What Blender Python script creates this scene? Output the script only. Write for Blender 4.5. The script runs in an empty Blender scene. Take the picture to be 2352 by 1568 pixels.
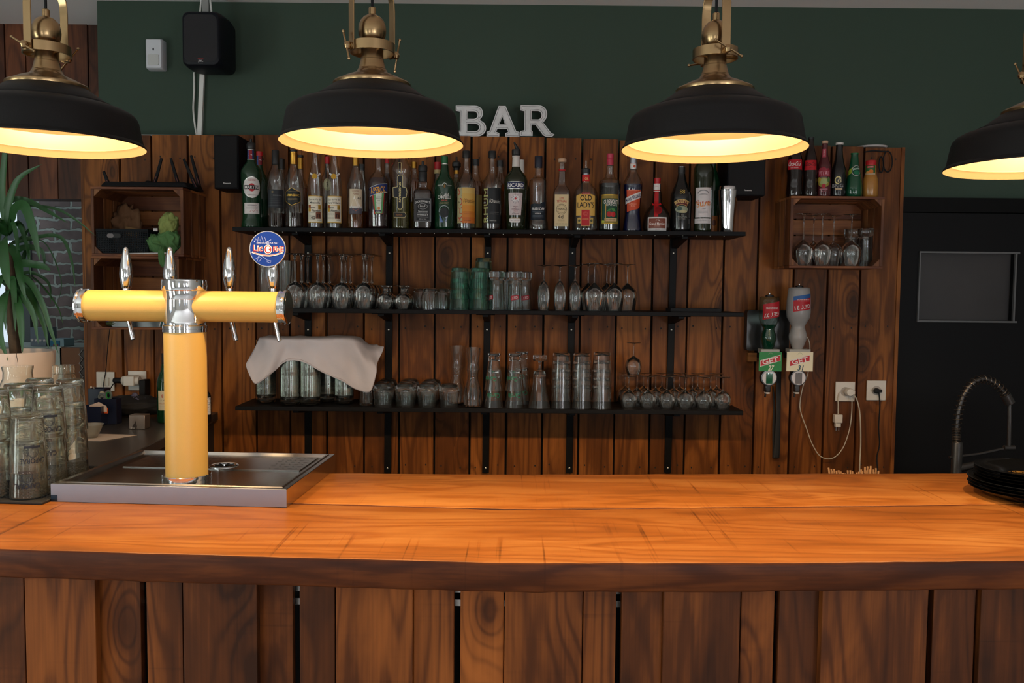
import bpy, bmesh, math, random
from mathutils import Vector, Matrix
random.seed(7)
S = bpy.context.scene
COL = S.collection
R = math.radians
PI = math.pi

# ---------------------------------------------------------------- camera
EYE = 1.64
F = 1950.0
CM = Matrix.Rotation(R(90 - 3.35), 4, 'X') @ Matrix.Rotation(0.0095, 4, 'Z')
cam = bpy.data.objects.new('camera', bpy.data.cameras.new('camera'))
cam.data.sensor_width = 36.0
cam.data.lens = 36.0 * F / 2352.0
cam.data.clip_start = 0.05
cam.matrix_world = Matrix.Translation((0, 0, EYE)) @ CM
COL.objects.link(cam)
S.camera = cam
C3 = CM.to_3x3()

def ray(px, py):
    return C3 @ Vector(((px - 1176) / F, -(py - 784) / F, -1))
def P(px, py, Y):
    d = ray(px, py)
    return Vector((0, 0, EYE)) + d * (Y / d.y)
def PZ(px, py, Z):
    d = ray(px, py)
    return Vector((0, 0, EYE)) + d * ((Z - EYE) / d.z)
def XA(px, Y, Z):
    """world x of the point at depth Y, height Z seen in column px"""
    X = 0.0
    for _ in range(4):
        q = C3.transposed() @ Vector((X, Y, Z - EYE))
        cur = 1176 + F * q.x / -q.z
        X += (px - cur) * Y / F
    return X

# ---------------------------------------------------------------- look, world, daylight
S.view_settings.view_transform = 'Standard'
S.view_settings.look = 'None'
S.view_settings.exposure = 0.0
S.view_settings.gamma = 1.0
S.view_settings.use_curve_mapping = False
cy = S.cycles
cy.max_bounces = 20
cy.diffuse_bounces = 3
cy.glossy_bounces = 4
cy.transmission_bounces = 18
cy.transparent_max_bounces = 40
cy.sample_clamp_indirect = 2.0
cy.sample_clamp_direct = 0.0
cy.caustics_reflective = False
cy.caustics_refractive = False
cy.blur_glossy = 0.2
cy.use_denoising = True
W = bpy.data.worlds.new('daylight')
S.world = W
W.use_nodes = True
bg = W.node_tree.nodes['Background']
bg.inputs[0].default_value = (0.75, 0.88, 1.0, 1)
bg.inputs[1].default_value = 0.95

def window_light(name, loc, rot, w, h, power, col):
    l = bpy.data.lights.new(name, 'AREA')
    l.shape = 'RECTANGLE'
    l.size = w
    l.size_y = h
    l.energy = power
    l.color = col
    o = bpy.data.objects.new(name, l)
    o.location = loc
    o.rotation_euler = rot
    COL.objects.link(o)
    return o
# daylight in the window openings: wall behind the camera and wall on the left
WINS = [(-1.55, 0.6), (1.15, 0.5), (2.95, 0.8)]
WINP = [33, 32, 90]
LWINS = [(-2.2, 0.9), (0.2, 1.0)]
LWINP = [52, 50]
for (wx, ww), wp in zip(WINS, WINP):
    window_light('daylight_window', (wx, -3.92, 1.32), (R(138), 0, 0), ww, 2.0, wp, (0.95, 0.97, 1.0))
for (wy, ww), wp in zip(LWINS, LWINP):
    window_light('daylight_window', (-4.22, wy, 1.32), (R(112), 0, R(-90)), ww, 2.0, wp, (0.90, 1.0, 0.93))
window_light('far_room_area_light', (-3.3, 4.95, 2.5), (R(10), R(25), 0), 0.8, 0.8, 3.0, (0.70, 0.90, 1.0))  # area light hung behind the header, outside any opening, facing the brick
BULB = 960.0      # emission strength of the pendant bulbs

# ---------------------------------------------------------------- materials
MC = {}
def _mat(name):
    m = bpy.data.materials.new(name)
    m.use_nodes = True
    nt = m.node_tree
    return m, nt, nt.nodes['Principled BSDF']
def mat(name, col=(0.5, 0.5, 0.5), rough=0.5, metal=0.0, spec=0.5, bump=0.0, bscale=60, emit=None, es=0, coat=0, var=0.0, vscale=8, aniso=0):
    if name in MC:
        return MC[name]
    m, nt, b = _mat(name)
    b.inputs['Base Color'].default_value = (*col, 1)
    b.inputs['Roughness'].default_value = rough
    b.inputs['Metallic'].default_value = metal
    b.inputs['Specular IOR Level'].default_value = spec
    b.inputs['Coat Weight'].default_value = coat
    if emit:
        b.inputs['Emission Color'].default_value = (*emit, 1)
        b.inputs['Emission Strength'].default_value = es
    if bump or var:
        tc = nt.nodes.new('ShaderNodeTexCoord')
        n = nt.nodes.new('ShaderNodeTexNoise')
        n.inputs['Detail'].default_value = 5
        nt.links.new(tc.outputs['Object'], n.inputs['Vector'])
        if bump:
            n.inputs['Scale'].default_value = bscale
            bp = nt.nodes.new('ShaderNodeBump')
            bp.inputs['Strength'].default_value = bump
            bp.inputs['Distance'].default_value = 0.002
            nt.links.new(n.outputs['Fac'], bp.inputs['Height'])
            nt.links.new(bp.outputs['Normal'], b.inputs['Normal'])
        if var:
            n2 = nt.nodes.new('ShaderNodeTexNoise')
            n2.inputs['Scale'].default_value = vscale
            n2.inputs['Detail'].default_value = 4
            nt.links.new(tc.outputs['Object'], n2.inputs['Vector'])
            mx = nt.nodes.new('ShaderNodeMix')
            mx.data_type = 'RGBA'
            mx.inputs['A'].default_value = (*[c * (1 - var) for c in col], 1)
            mx.inputs['B'].default_value = (*[min(1, c * (1 + var)) for c in col], 1)
            nt.links.new(n2.outputs['Fac'], mx.inputs['Factor'])
            nt.links.new(mx.outputs['Result'], b.inputs['Base Color'])
    MC[name] = m
    return m
def hexc(h):
    h = h.lstrip('#')
    v = [int(h[i:i + 2], 16) / 255 for i in (0, 2, 4)]
    return tuple(c / 12.92 if c <= 0.04045 else ((c + 0.055) / 1.055) ** 2.4 for c in v)
def ink(h, metal=0.0, rough=0.45):
    return mat('ink_' + h.lstrip('#') + ('_metallic' if metal else ''), hexc(h), rough, metal, spec=0.3)

def glass(name, tint=(0.97, 0.98, 0.975), edge=(0.55, 0.58, 0.56), rough=0.02, refl=1.0, body=0.0, bodycol=(0.5, 0.5, 0.5), ior=1.5):
    """thin clear or tinted glass: tinted see-through that darkens towards the silhouette plus a Fresnel reflection"""
    if name in MC:
        return MC[name]
    m = bpy.data.materials.new(name)
    m.use_nodes = True
    nt = m.node_tree
    nt.nodes.clear()
    N = nt.nodes.new
    L = nt.links.new
    out = N('ShaderNodeOutputMaterial')
    lw = N('ShaderNodeLayerWeight')
    lw.inputs['Blend'].default_value = 0.5
    pw = N('ShaderNodeMath'); pw.operation = 'POWER'; pw.inputs[1].default_value = 3.5
    L(lw.outputs['Facing'], pw.inputs[0])
    mx = N('ShaderNodeMix'); mx.data_type = 'RGBA'
    mx.inputs['A'].default_value = (*tint, 1)
    mx.inputs['B'].default_value = (*edge, 1)
    L(pw.outputs[0], mx.inputs['Factor'])
    tr = N('ShaderNodeBsdfTransparent')
    L(mx.outputs['Result'], tr.inputs['Color'])
    gl = N('ShaderNodeBsdfGlossy')
    gl.inputs['Roughness'].default_value = rough
    gl.inputs['Color'].default_value = (1, 1, 1, 1)
    fr = N('ShaderNodeMath'); fr.operation = 'POWER'; fr.inputs[1].default_value = 4.5
    L(lw.outputs['Facing'], fr.inputs[0])
    ml = N('ShaderNodeMath'); ml.operation = 'MULTIPLY_ADD'; ml.inputs[1].default_value = .75; ml.inputs[2].default_value = 0.045 * refl; ml.use_clamp = True
    L(fr.outputs[0], ml.inputs[0])
    src = tr
    if body:
        df = N('ShaderNodeBsdfDiffuse'); df.inputs['Color'].default_value = (*bodycol, 1)
        m0 = N('ShaderNodeMixShader'); m0.inputs[0].default_value = body
        L(tr.outputs[0], m0.inputs[1]); L(df.outputs[0], m0.inputs[2])
        src = m0
    ms = N('ShaderNodeMixShader')
    L(ml.outputs[0], ms.inputs[0]); L(src.outputs[0], ms.inputs[1]); L(gl.outputs[0], ms.inputs[2])
    L(ms.outputs[0], out.inputs[0])
    MC[name] = m
    return m

def solid_glass(name, col=(.98, .99, .985), glow=.04, glow_col=(.8, .82, .78), rough=.0, ior=1.47):
    """real refracting glass with a faint film of diffuse colour, painted in for lamp light caught by the glass"""
    if name in MC: return MC[name]
    m = bpy.data.materials.new(name); m.use_nodes = True
    nt = m.node_tree; nt.nodes.clear(); N = nt.nodes.new; L = nt.links.new
    out = N('ShaderNodeOutputMaterial')
    g = N('ShaderNodeBsdfGlass'); g.inputs['Color'].default_value = (*col, 1); g.inputs['Roughness'].default_value = rough; g.inputs['IOR'].default_value = ior
    d = N('ShaderNodeBsdfDiffuse'); d.inputs['Color'].default_value = (*glow_col, 1)  # pale colour brightening the glass in place of refracted lamp light
    ms = N('ShaderNodeMixShader')
    ms.inputs[0].default_value = glow
    L(g.outputs[0], ms.inputs[1]); L(d.outputs[0], ms.inputs[2]); L(ms.outputs[0], out.inputs[0])
    MC[name] = m
    return m

def wood(name, dark, light, axis='Z', knots=1.0, rough=0.55, saw=0.0, ringmul=48, vary=0.25, spec=0.4, bump=0.35, stain=0.6, coat=0, ringamp=0.19):
    """pine board: growth lines as contours of stretched noise, bent round knots; each board (mesh island) gets its own offset and tone"""
    if name in MC:
        return MC[name]
    m, nt, b = _mat(name)
    N = nt.nodes.new
    L = nt.links.new
    def math_(op, a, c=None, clamp=False):
        n = N('ShaderNodeMath'); n.operation = op; n.use_clamp = clamp
        for i, v in enumerate((a, c)):
            if v is None: continue
            if isinstance(v, (int, float)): n.inputs[i].default_value = v
            else: L(v, n.inputs[i])
        return n.outputs[0]
    tc = N('ShaderNodeTexCoord')
    ge = N('ShaderNodeNewGeometry')
    rnd = ge.outputs['Random Per Island']
    cb = N('ShaderNodeCombineXYZ')
    L(math_('MULTIPLY', rnd, 37.0), cb.inputs[0]); L(math_('MULTIPLY', rnd, 91.0), cb.inputs[1]); L(math_('MULTIPLY', rnd, 53.0), cb.inputs[2])
    ad = N('ShaderNodeVectorMath'); ad.operation = 'ADD'
    L(tc.outputs['Object'], ad.inputs[0]); L(cb.outputs[0], ad.inputs[1])
    def mapped(al, ac):
        mp = N('ShaderNodeMapping')
        mp.inputs['Scale'].default_value = {'X': (al, ac, ac), 'Y': (ac, al, ac), 'Z': (ac, ac, al)}[axis]
        L(ad.outputs[0], mp.inputs['Vector'])
        return mp.outputs[0]
    def noise(v, sc, det=3, rg=0.5, dist=0):
        n = N('ShaderNodeTexNoise'); n.inputs['Scale'].default_value = sc; n.inputs['Detail'].default_value = det
        n.inputs['Roughness'].default_value = rg; n.inputs['Distortion'].default_value = dist
        L(v, n.inputs['Vector']); return n.outputs['Fac']
    base = noise(mapped(0.55, 4.5), 1.0, 2.0)
    vo = N('ShaderNodeTexVoronoi'); vo.inputs['Scale'].default_value = 1.0
    L(mapped(2.1, 4.6), vo.inputs['Vector'])
    kd = vo.outputs['Distance']
    sel = N('ShaderNodeSeparateColor'); L(vo.outputs['Color'], sel.inputs[0])
    on = math_('GREATER_THAN', sel.outputs[0], 0.30)
    fall = math_('MULTIPLY', math_('DIVIDE', 0.30, math_('ADD', math_('MULTIPLY', math_('MULTIPLY', kd, kd), 26.0), 1.0)), on)
    fall = math_('MULTIPLY', math_('SUBTRACT', fall, 0.055), 1.2, False)
    fall = math_('MAXIMUM', fall, 0.0)
    fld = math_('ADD', base, math_('MULTIPLY', fall, knots * 0.9))
    rings = math_('SINE', math_('MULTIPLY', fld, float(ringmul * 2)))
    rings = math_('MULTIPLY', math_('ADD', rings, 1.0), 0.5)
    rings = math_('SUBTRACT', 1.0, math_('POWER', rings, 3.5))
    fine = noise(mapped(3.0, 170.0), 1.0, 3, 0.6)
    blot = noise(mapped(1.6, 6.0), 1.0, 4, 0.6, 0.6)
    core = math_('MULTIPLY', math_('SUBTRACT', 1.0, math_('MULTIPLY', kd, 5.5), True), on, True)
    t = math_('ADD', math_('MULTIPLY', rings, ringamp), math_('MULTIPLY', fine, 0.34))
    t = math_('ADD', t, math_('MULTIPLY', math_('SUBTRACT', blot, 0.5), stain * 2.0))
    t = math_('ADD', t, math_('MULTIPLY', math_('SUBTRACT', rnd, 0.5), vary))
    t = math_('ADD', t, 0.13)
    t = math_('SUBTRACT', t, math_('MULTIPLY', core, 0.6 * knots))
    if saw:
        sw = noise(mapped(55.0, 1.1), 1.0, 2, 0.7, 0.2)
        sw = math_('MULTIPLY', math_('SUBTRACT', sw, 0.60, True), 5.0, True)
        sp = noise(mapped(2.5, 3.0), 1.3, 2)
        sw = math_('MULTIPLY', sw, math_('MULTIPLY', math_('SUBTRACT', sp, 0.42, True), 5.0, True))
        t = math_('SUBTRACT', t, math_('MULTIPLY', sw, saw))
    cr = N('ShaderNodeValToRGB')
    e = cr.color_ramp.elements
    e[0].position = 0.0; e[0].color = (*[c * 0.35 for c in dark], 1)
    e[1].position = 1.0; e[1].color = (*light, 1)
    e2 = e.new(0.38); e2.color = (*dark, 1)
    L(t, cr.inputs[0])
    L(cr.outputs[0], b.inputs['Base Color'])
    b.inputs['Roughness'].default_value = rough
    b.inputs['Specular IOR Level'].default_value = spec
    b.inputs['Coat Weight'].default_value = coat
    b.inputs['Coat Roughness'].default_value = 0.25
    bp = N('ShaderNodeBump'); bp.inputs['Strength'].default_value = bump; bp.inputs['Distance'].default_value = 0.0015
    L(t, bp.inputs['Height']); L(bp.outputs[0], b.inputs['Normal'])
    MC[name] = m
    return m

def bricks(name):
    m, nt, b = _mat(name)
    N = nt.nodes.new; L = nt.links.new
    tc = N('ShaderNodeTexCoord'); mp = N('ShaderNodeMapping'); mp.inputs['Rotation'].default_value = (R(-90), 0, 0)
    L(tc.outputs['Object'], mp.inputs['Vector'])
    ns = N('ShaderNodeTexNoise'); ns.inputs['Scale'].default_value = 14; L(tc.outputs['Object'], ns.inputs['Vector'])
    mxv = N('ShaderNodeMix'); mxv.data_type = 'RGBA'; mxv.blend_type = 'LINEAR_LIGHT'; mxv.inputs['Factor'].default_value = 0.025
    L(mp.outputs[0], mxv.inputs['A']); L(ns.outputs['Color'], mxv.inputs['B'])
    br = N('ShaderNodeTexBrick')
    br.inputs['Scale'].default_value = 1.0
    br.inputs['Brick Width'].default_value = 0.215; br.inputs['Row Height'].default_value = 0.072
    br.inputs['Mortar Size'].default_value = 0.009; br.inputs['Mortar Smooth'].default_value = 0.3
    br.inputs['Color1'].default_value = (0.16, 0.12, 0.12, 1); br.inputs['Color2'].default_value = (0.28, 0.21, 0.20, 1)
    br.inputs['Mortar'].default_value = (0.46, 0.50, 0.46, 1)
    L(mxv.outputs['Result'], br.inputs['Vector'])
    n2 = N('ShaderNodeTexNoise'); n2.inputs['Scale'].default_value = 9; n2.inputs['Detail'].default_value = 6; L(tc.outputs['Object'], n2.inputs['Vector'])
    mx = N('ShaderNodeMix'); mx.data_type = 'RGBA'; mx.blend_type = 'MULTIPLY'; mx.inputs['Factor'].default_value = 0.8
    cr = N('ShaderNodeValToRGB'); cr.color_ramp.elements[0].position = 0.3; cr.color_ramp.elements[0].color = (0.45, 0.45, 0.45, 1); cr.color_ramp.elements[1].position = 0.7
    L(n2.outputs['Fac'], cr.inputs[0]); L(br.outputs['Color'], mx.inputs['A']); L(cr.outputs[0], mx.inputs['B'])
    L(mx.outputs['Result'], b.inputs['Base Color'])
    b.inputs['Roughness'].default_value = 0.9
    bp = N('ShaderNodeBump'); bp.invert = True; bp.inputs['Strength'].default_value = 0.8; bp.inputs['Distance'].default_value = 0.01
    L(br.outputs['Fac'], bp.inputs['Height']); L(bp.outputs[0], b.inputs['Normal'])
    return m

# ---------------------------------------------------------------- mesh builder
class MB:
    def __init__(s):
        s.v = []; s.f = []; s.m = []; s.mats = []; s.M = Matrix.Identity(4)
    def mi(s, m):
        if m is None: return 0
        if m not in s.mats: s.mats.append(m)
        return s.mats.index(m)
    def add(s, vs, fs, m=None):
        o = len(s.v); k = s.mi(m)
        s.v += [s.M @ Vector(p) for p in vs]
        s.f += [tuple(i + o for i in f) for f in fs]
        s.m += [k] * len(fs)
        return s
    def box(s, x0, x1, y0, y1, z0, z1, m=None):
        v = [(x, y, z) for x in (x0, x1) for y in (y0, y1) for z in (z0, z1)]
        return s.add(v, [(0, 1, 3, 2), (4, 6, 7, 5), (0, 4, 5, 1), (2, 3, 7, 6), (0, 2, 6, 4), (1, 5, 7, 3)], m)
    def hexa(s, p, m=None):
        """p: 8 corners in the order of box()"""
        return s.add(p, [(0, 1, 3, 2), (4, 6, 7, 5), (0, 4, 5, 1), (2, 3, 7, 6), (0, 2, 6, 4), (1, 5, 7, 3)], m)
    def rbox(s, x0, x1, y0, y1, z0, z1, r, m=None, seg=4):
        """box with the edges parallel to y rounded"""
        pts = []
        for cx, cz, a0 in ((x1 - r, z1 - r, 0), (x0 + r, z1 - r, 90), (x0 + r, z0 + r, 180), (x1 - r, z0 + r, 270)):
            for i in range(seg + 1):
                a = R(a0 + 90 * i / seg)
                pts.append((cx + r * math.cos(a), cz + r * math.sin(a)))
        n = len(pts)
        v = [(x, y0, z) for x, z in pts] + [(x, y1, z) for x, z in pts]
        f = [tuple(range(n)), tuple(reversed(range(n, 2 * n)))] + [(i, i + n, (i + 1) % n + n, (i + 1) % n) for i in range(n)]
        return s.add(v, f, m)
    def lathe(s, prof, seg=28, m=None, c=(0, 0, 0), n=2.0, cap0=True, cap1=True, sx=1, sy=1):
        v = []; f = []
        k = len(prof)
        for r, z in prof:
            for i in range(seg):
                a = 2 * PI * i / seg + (PI / seg if n != 2 else 0)
                ca, sa = math.cos(a), math.sin(a)
                if n != 2:
                    q = (abs(ca) ** n + abs(sa) ** n) ** (-1.0 / n)
                else: q = 1
                v.append((c[0] + sx * r * ca * q, c[1] + sy * r * sa * q, c[2] + z))
        for j in range(k - 1):
            for i in range(seg):
                a, b_ = j * seg + i, j * seg + (i + 1) % seg
                f.append((a, b_, b_ + seg, a + seg))
        if cap0 and prof[0][0] > 1e-6: f.append(tuple(reversed(range(seg))))
        if cap1 and prof[-1][0] > 1e-6: f.append(tuple(range((k - 1) * seg, k * seg)))
        return s.add(v, f, m)
    def tube(s, pts, r, seg=8, m=None, cap=True, rf=None, flat=None):
        pts = [Vector(p) for p in pts]
        n = len(pts); v = []; f = []
        t0 = (pts[1] - pts[0]).normalized()
        up = Vector((0, 0, 1)) if abs(t0.z) < 0.9 else Vector((0, 1, 0))
        if flat is not None: up = Vector(flat)
        side = t0.cross(up).normalized()
        for j in range(n):
            t = (pts[min(j + 1, n - 1)] - pts[max(j - 1, 0)]).normalized()
            side = (side - t * side.dot(t)).normalized()
            nu = side.cross(t).normalized()
            rr = r if rf is None else rf(j / (n - 1))
            ra, rb = rr if isinstance(rr, tuple) else (rr, rr)
            for i in range(seg):
                a = 2 * PI * i / seg + PI / seg
                v.append(pts[j] + side * (ra * math.cos(a)) + nu * (rb * math.sin(a)))
        for j in range(n - 1):
            for i in range(seg):
                a, b_ = j * seg + i, j * seg + (i + 1) % seg
                f.append((a, a + seg, b_ + seg, b_))
        if cap:
            f.append(tuple(range(seg))); f.append(tuple(reversed(range((n - 1) * seg, n * seg))))
        return s.add(v, f, m)
    def poly(s, pts, m=None):
        return s.add(pts, [tuple(range(len(pts)))], m)
    def grid(s, fn, nu, nv, m=None):
        v = [fn(i / nu, j / nv) for j in range(nv + 1) for i in range(nu + 1)]
        f = [(j * (nu + 1) + i, j * (nu + 1) + i + 1, (j + 1) * (nu + 1) + i + 1, (j + 1) * (nu + 1) + i) for j in range(nv) for i in range(nu)]
        return s.add(v, f, m)
    def data(s, name, mats=None, smooth=True, angle=40):
        me = bpy.data.meshes.new(name)
        me.from_pydata([tuple(p) for p in s.v], [], s.f)
        for m in (s.mats or ([] if mats is None else mats)): me.materials.append(m)
        if s.mats: me.polygons.foreach_set('material_index', s.m)
        if smooth:
            me.polygons.foreach_set('use_smooth', [True] * len(me.polygons))
            try: me.set_sharp_from_angle(angle=R(angle))
            except Exception: pass
        me.update()
        return me
    def build(s, name, m=None, parent=None, loc=None, rz=0, smooth=True, angle=40, bevel=0, label=None, cat=None, group=None, kind=None):
        me = s.data(name, [m] if m is not None else None, smooth, angle)
        if m is not None and s.mats and me.materials and None not in me.materials: pass
        o = bpy.data.objects.new(name, me)
        COL.objects.link(o)
        if parent is not None: o.parent = parent
        if loc is not None: o.location = loc
        if rz: o.rotation_euler = (0, 0, rz)
        if bevel:
            b = o.modifiers.new('soft_edges', 'BEVEL'); b.width = bevel; b.segments = 2; b.limit_method = 'ANGLE'; b.angle_limit = R(40)
        return tag(o, label, cat, group, kind)

def tag(o, label=None, cat=None, group=None, kind=None):
    for k, v in (('label', label), ('category', cat), ('group', group), ('kind', kind)):
        if v: o[k] = v
    return o
def thing(name, label, cat, loc=(0, 0, 0), rz=0, group=None):
    o = bpy.data.objects.new(name, None)
    o.empty_display_size = 0.05
    COL.objects.link(o)
    o.location = loc; o.rotation_euler = (0, 0, rz)
    return tag(o, label, cat, group)
def struct(mb, name, m=None, **k):
    return mb.build(name, m, kind='structure', **k)
def dup(root, loc, rz=0, label=None, group=None, rot=None):
    r = root.copy(); COL.objects.link(r); r.location = loc; r.rotation_euler = rot or (0, 0, rz)
    if label: r['label'] = label
    if group: r['group'] = group
    for ch in list(root.children):
        c = ch.copy(); COL.objects.link(c); c.parent = r
        for g in list(ch.children):
            d = g.copy(); COL.objects.link(d); d.parent = c
    return r
def lerp_tab(tab, x):
    if x <= tab[0][0]: return tab[0][1]
    for (a, b_), (c, d) in zip(tab, tab[1:]):
        if x <= c: return b_ + (d - b_) * (x - a) / (c - a)
    return tab[-1][1]
def bez(pts, n=16):
    """Catmull-Rom through pts"""
    pts = [Vector(p) for p in pts]
    q = [pts[0] * 2 - pts[1]] + pts + [pts[-1] * 2 - pts[-2]]
    out = []
    for i in range(1, len(q) - 2):
        for k in range(n):
            t = k / n
            out.append(0.5 * ((2 * q[i]) + (q[i + 1] - q[i - 1]) * t + (2 * q[i - 1] - 5 * q[i] + 4 * q[i + 1] - q[i + 2]) * t * t + (3 * q[i] - q[i - 1] - 3 * q[i + 1] + q[i + 2]) * t ** 3))
    out.append(pts[-1])
    return out

# ---------------------------------------------------------------- flat artwork laid on a surface
TC = {}
def glyphs(txt, bold=0.0):
    key = (txt, bold)
    if key in TC: return TC[key]
    cu = bpy.data.curves.new('lettering', 'FONT')
    cu.body = txt; cu.resolution_u = 3; cu.offset = bold; cu.fill_mode = 'FRONT'
    o = bpy.data.objects.new('lettering', cu)
    COL.objects.link(o)
    dg = bpy.context.evaluated_depsgraph_get()
    me = bpy.data.meshes.new_from_object(o.evaluated_get(dg))
    vs = [(p.co.x, p.co.y) for p in me.vertices]
    fs = [tuple(f.vertices) for f in me.polygons]
    bpy.data.objects.remove(o); bpy.data.curves.remove(cu); bpy.data.meshes.remove(me)
    if vs:
        x0 = min(v[0] for v in vs); x1 = max(v[0] for v in vs); y0 = min(v[1] for v in vs); y1 = max(v[1] for v in vs)
        vs = [((x - x0) / max(x1 - x0, 1e-6) - 0.5, (y - y0) / max(y1 - y0, 1e-6) - 0.5) for x, y in vs]
    TC[key] = (vs, fs)
    return TC[key]

class Art:
    """shapes in units of the caller (x right, y DOWN); emit() maps them on a surface through fn(x, y, lift)"""
    def __init__(s, step=3.0): s.items = []; s.layer = 0; s.step = step
    def poly(s, pts, m, sub=True):
        s.items.append(([tuple(p) for p in pts], [tuple(range(len(pts)))], m, s.layer, sub)); s.layer += 1; return s
    def rect(s, x0, y0, x1, y1, m): return s.poly([(x0, y0), (x1, y0), (x1, y1), (x0, y1)], m)
    def frame(s, x0, y0, x1, y1, w, m):
        for a in ((x0, y0, x1, y0 + w), (x0, y1 - w, x1, y1), (x0, y0, x0 + w, y1), (x1 - w, y0, x1, y1)):
            s.rect(*a, m); s.layer -= 1
        s.layer += 1; return s
    def ell(s, cx, cy, rx, ry, m, n=28): return s.poly([(cx + rx * math.cos(2 * PI * i / n), cy + ry * math.sin(2 * PI * i / n)) for i in range(n)], m)
    def line(s, pts, w, m):
        vs = []; fs = []
        n = len(pts)
        for i, p in enumerate(pts):
            a = pts[max(i - 1, 0)]; b_ = pts[min(i + 1, n - 1)]
            dx, dy = b_[0] - a[0], b_[1] - a[1]; l = math.hypot(dx, dy) or 1
            vs += [(p[0] - dy / l * w / 2, p[1] + dx / l * w / 2), (p[0] + dy / l * w / 2, p[1] - dx / l * w / 2)]
        fs = [(2 * i, 2 * i + 1, 2 * i + 3, 2 * i + 2) for i in range(n - 1)]
        s.items.append((vs, fs, m, s.layer, False)); s.layer += 1; return s
    def arc(s, cx, cy, rx, ry, a0, a1, w, m, n=18):
        return s.line([(cx + rx * math.cos(R(a0 + (a1 - a0) * i / n)), cy + ry * math.sin(R(a0 + (a1 - a0) * i / n))) for i in range(n + 1)], w, m)
    def text(s, txt, cx, cy, w, h, m, rot=0, bold=0.0, shear=0, arch=0, flip=False):
        vs, fs = glyphs(txt, bold)
        out = []
        for x, y in vs:
            X = x * w + shear * y * h; Y = -y * h
            Y -= arch * (1 - (2 * x) ** 2)
            if flip: X, Y = -X, -Y
            c, sn = math.cos(R(rot)), math.sin(R(rot))
            out.append((cx + X * c - Y * sn, cy + X * sn + Y * c))
        s.items.append((out, list(fs), m, s.layer, False)); s.layer += 1; return s
    def lines(s, x0, x1, ys, h, m):
        """rows of print too small to read"""
        rr = random.Random(int(x0 * 7 + ys[0]))
        for y in ys:
            x = x0
            while x < x1 - h:
                w = rr.uniform(1.2, 4) * h
                s.items.append(([(x, y), (min(x + w, x1), y), (min(x + w, x1), y + h * 0.7), (x, y + h * 0.7)], [(0, 1, 2, 3)], m, s.layer, False))
                x += w + h * 0.6
        s.layer += 1; return s
    def emit(s, mb, fn, lift=0.00025, base=0.0004):
        for vs, fs, m, lay, sub in s.items:
            if sub:
                bm = bmesh.new()
                bv = [bm.verts.new((x, y, 0)) for x, y in vs]
                for f in fs: bm.faces.new([bv[i] for i in f])
                for _ in range(5):
                    bmesh.ops.triangulate(bm, faces=bm.faces[:])
                    lg = [e for e in bm.edges if e.calc_length() > s.step]
                    if not lg: break
                    bmesh.ops.subdivide_edges(bm, edges=lg, cuts=1)
                bmesh.ops.triangulate(bm, faces=bm.faces[:])
                bm.verts.index_update()
                vs = [(v.co.x, v.co.y) for v in bm.verts]
                fs = [tuple(v.index for v in f.verts) for f in bm.faces]
                bm.free()
            mb.add([fn(x, y, base + lay * lift) for x, y in vs], fs, m)
        return mb
# ---------------------------------------------------------------- shared materials
GREEN = mat('green_wall_paint', hexc('#2d4033'), 0.75, bump=0.15, bscale=120)
CEIL = mat('white_ceiling_paint', (0.90, 0.88, 0.87), 0.9)
PLASTER = mat('pale_plaster', (0.42, 0.40, 0.37), 0.9)
FLOORM = mat('pale_floor_tile', (0.62, 0.62, 0.64), 0.5, var=0.1)  # unseen floor, made pale to bounce daylight up to the ceiling
BLACK = mat('black_satin_paint', (0.0045, 0.0045, 0.005), 0.5, spec=0.12)
BLACKM = mat('black_matt_plastic', (0.009, 0.009, 0.010), 0.6, spec=.2)
BLACKG = mat('black_gloss_plastic', (0.010, 0.010, 0.011), 0.15)
WHITE = mat('white_plastic', (0.72, 0.71, 0.68), 0.4)
CHROME = mat('polished_chrome', (0.88, 0.88, 0.9), 0.06, 1.0)
STEEL = mat('brushed_steel', (0.62, 0.61, 0.60), 0.26, 1.0)
BRASS = mat('aged_brass', hexc('#a38762'), 0.27, 1.0, var=0.12, vscale=30)
SHELF = mat('black_stained_shelf_board', (0.005, 0.005, 0.0055), 0.5, spec=0.12, bump=0.2, bscale=50)
WALLWOOD = wood('stained_pine_cladding', hexc('#653814'), hexc('#bf7634'), 'Z', rough=0.5, stain=0.55, spec=0.2)
HEADWOOD = wood('dark_stained_pine_header', hexc('#4a2614'), hexc('#8d5230'), 'Z', rough=0.55)
BARFRONT = wood('rough_bar_front_pine', hexc('#542a0e'), hexc('#a45c26'), 'Z', rough=0.5, saw=0.15, vary=0.45, stain=0.7, spec=0.2)
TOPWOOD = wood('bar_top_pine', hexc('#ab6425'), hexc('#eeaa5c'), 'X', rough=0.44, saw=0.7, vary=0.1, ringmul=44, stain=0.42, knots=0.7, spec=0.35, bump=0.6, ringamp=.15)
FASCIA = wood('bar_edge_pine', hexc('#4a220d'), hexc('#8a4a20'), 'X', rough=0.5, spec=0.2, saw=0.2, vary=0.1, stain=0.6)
CRATE_H = wood('crate_slats_level', hexc('#64351a'), hexc('#b8753c'), 'X', rough=0.6, vary=0.5, knots=0.6)
CRATE_V = wood('crate_slats_upright', hexc('#5a3117'), hexc('#a9703f'), 'Z', rough=0.6, vary=0.5, knots=0.5)
GREYTOP = mat('dark_grey_laminate', (0.034, 0.033, 0.033), 0.30, bump=0.05, bscale=200)
CLEAR = glass('clear_glass')
CEILZ = 2.945
XL, XR = -4.3, 3.7
WY = 3.85          # face of the pine cladding

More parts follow.
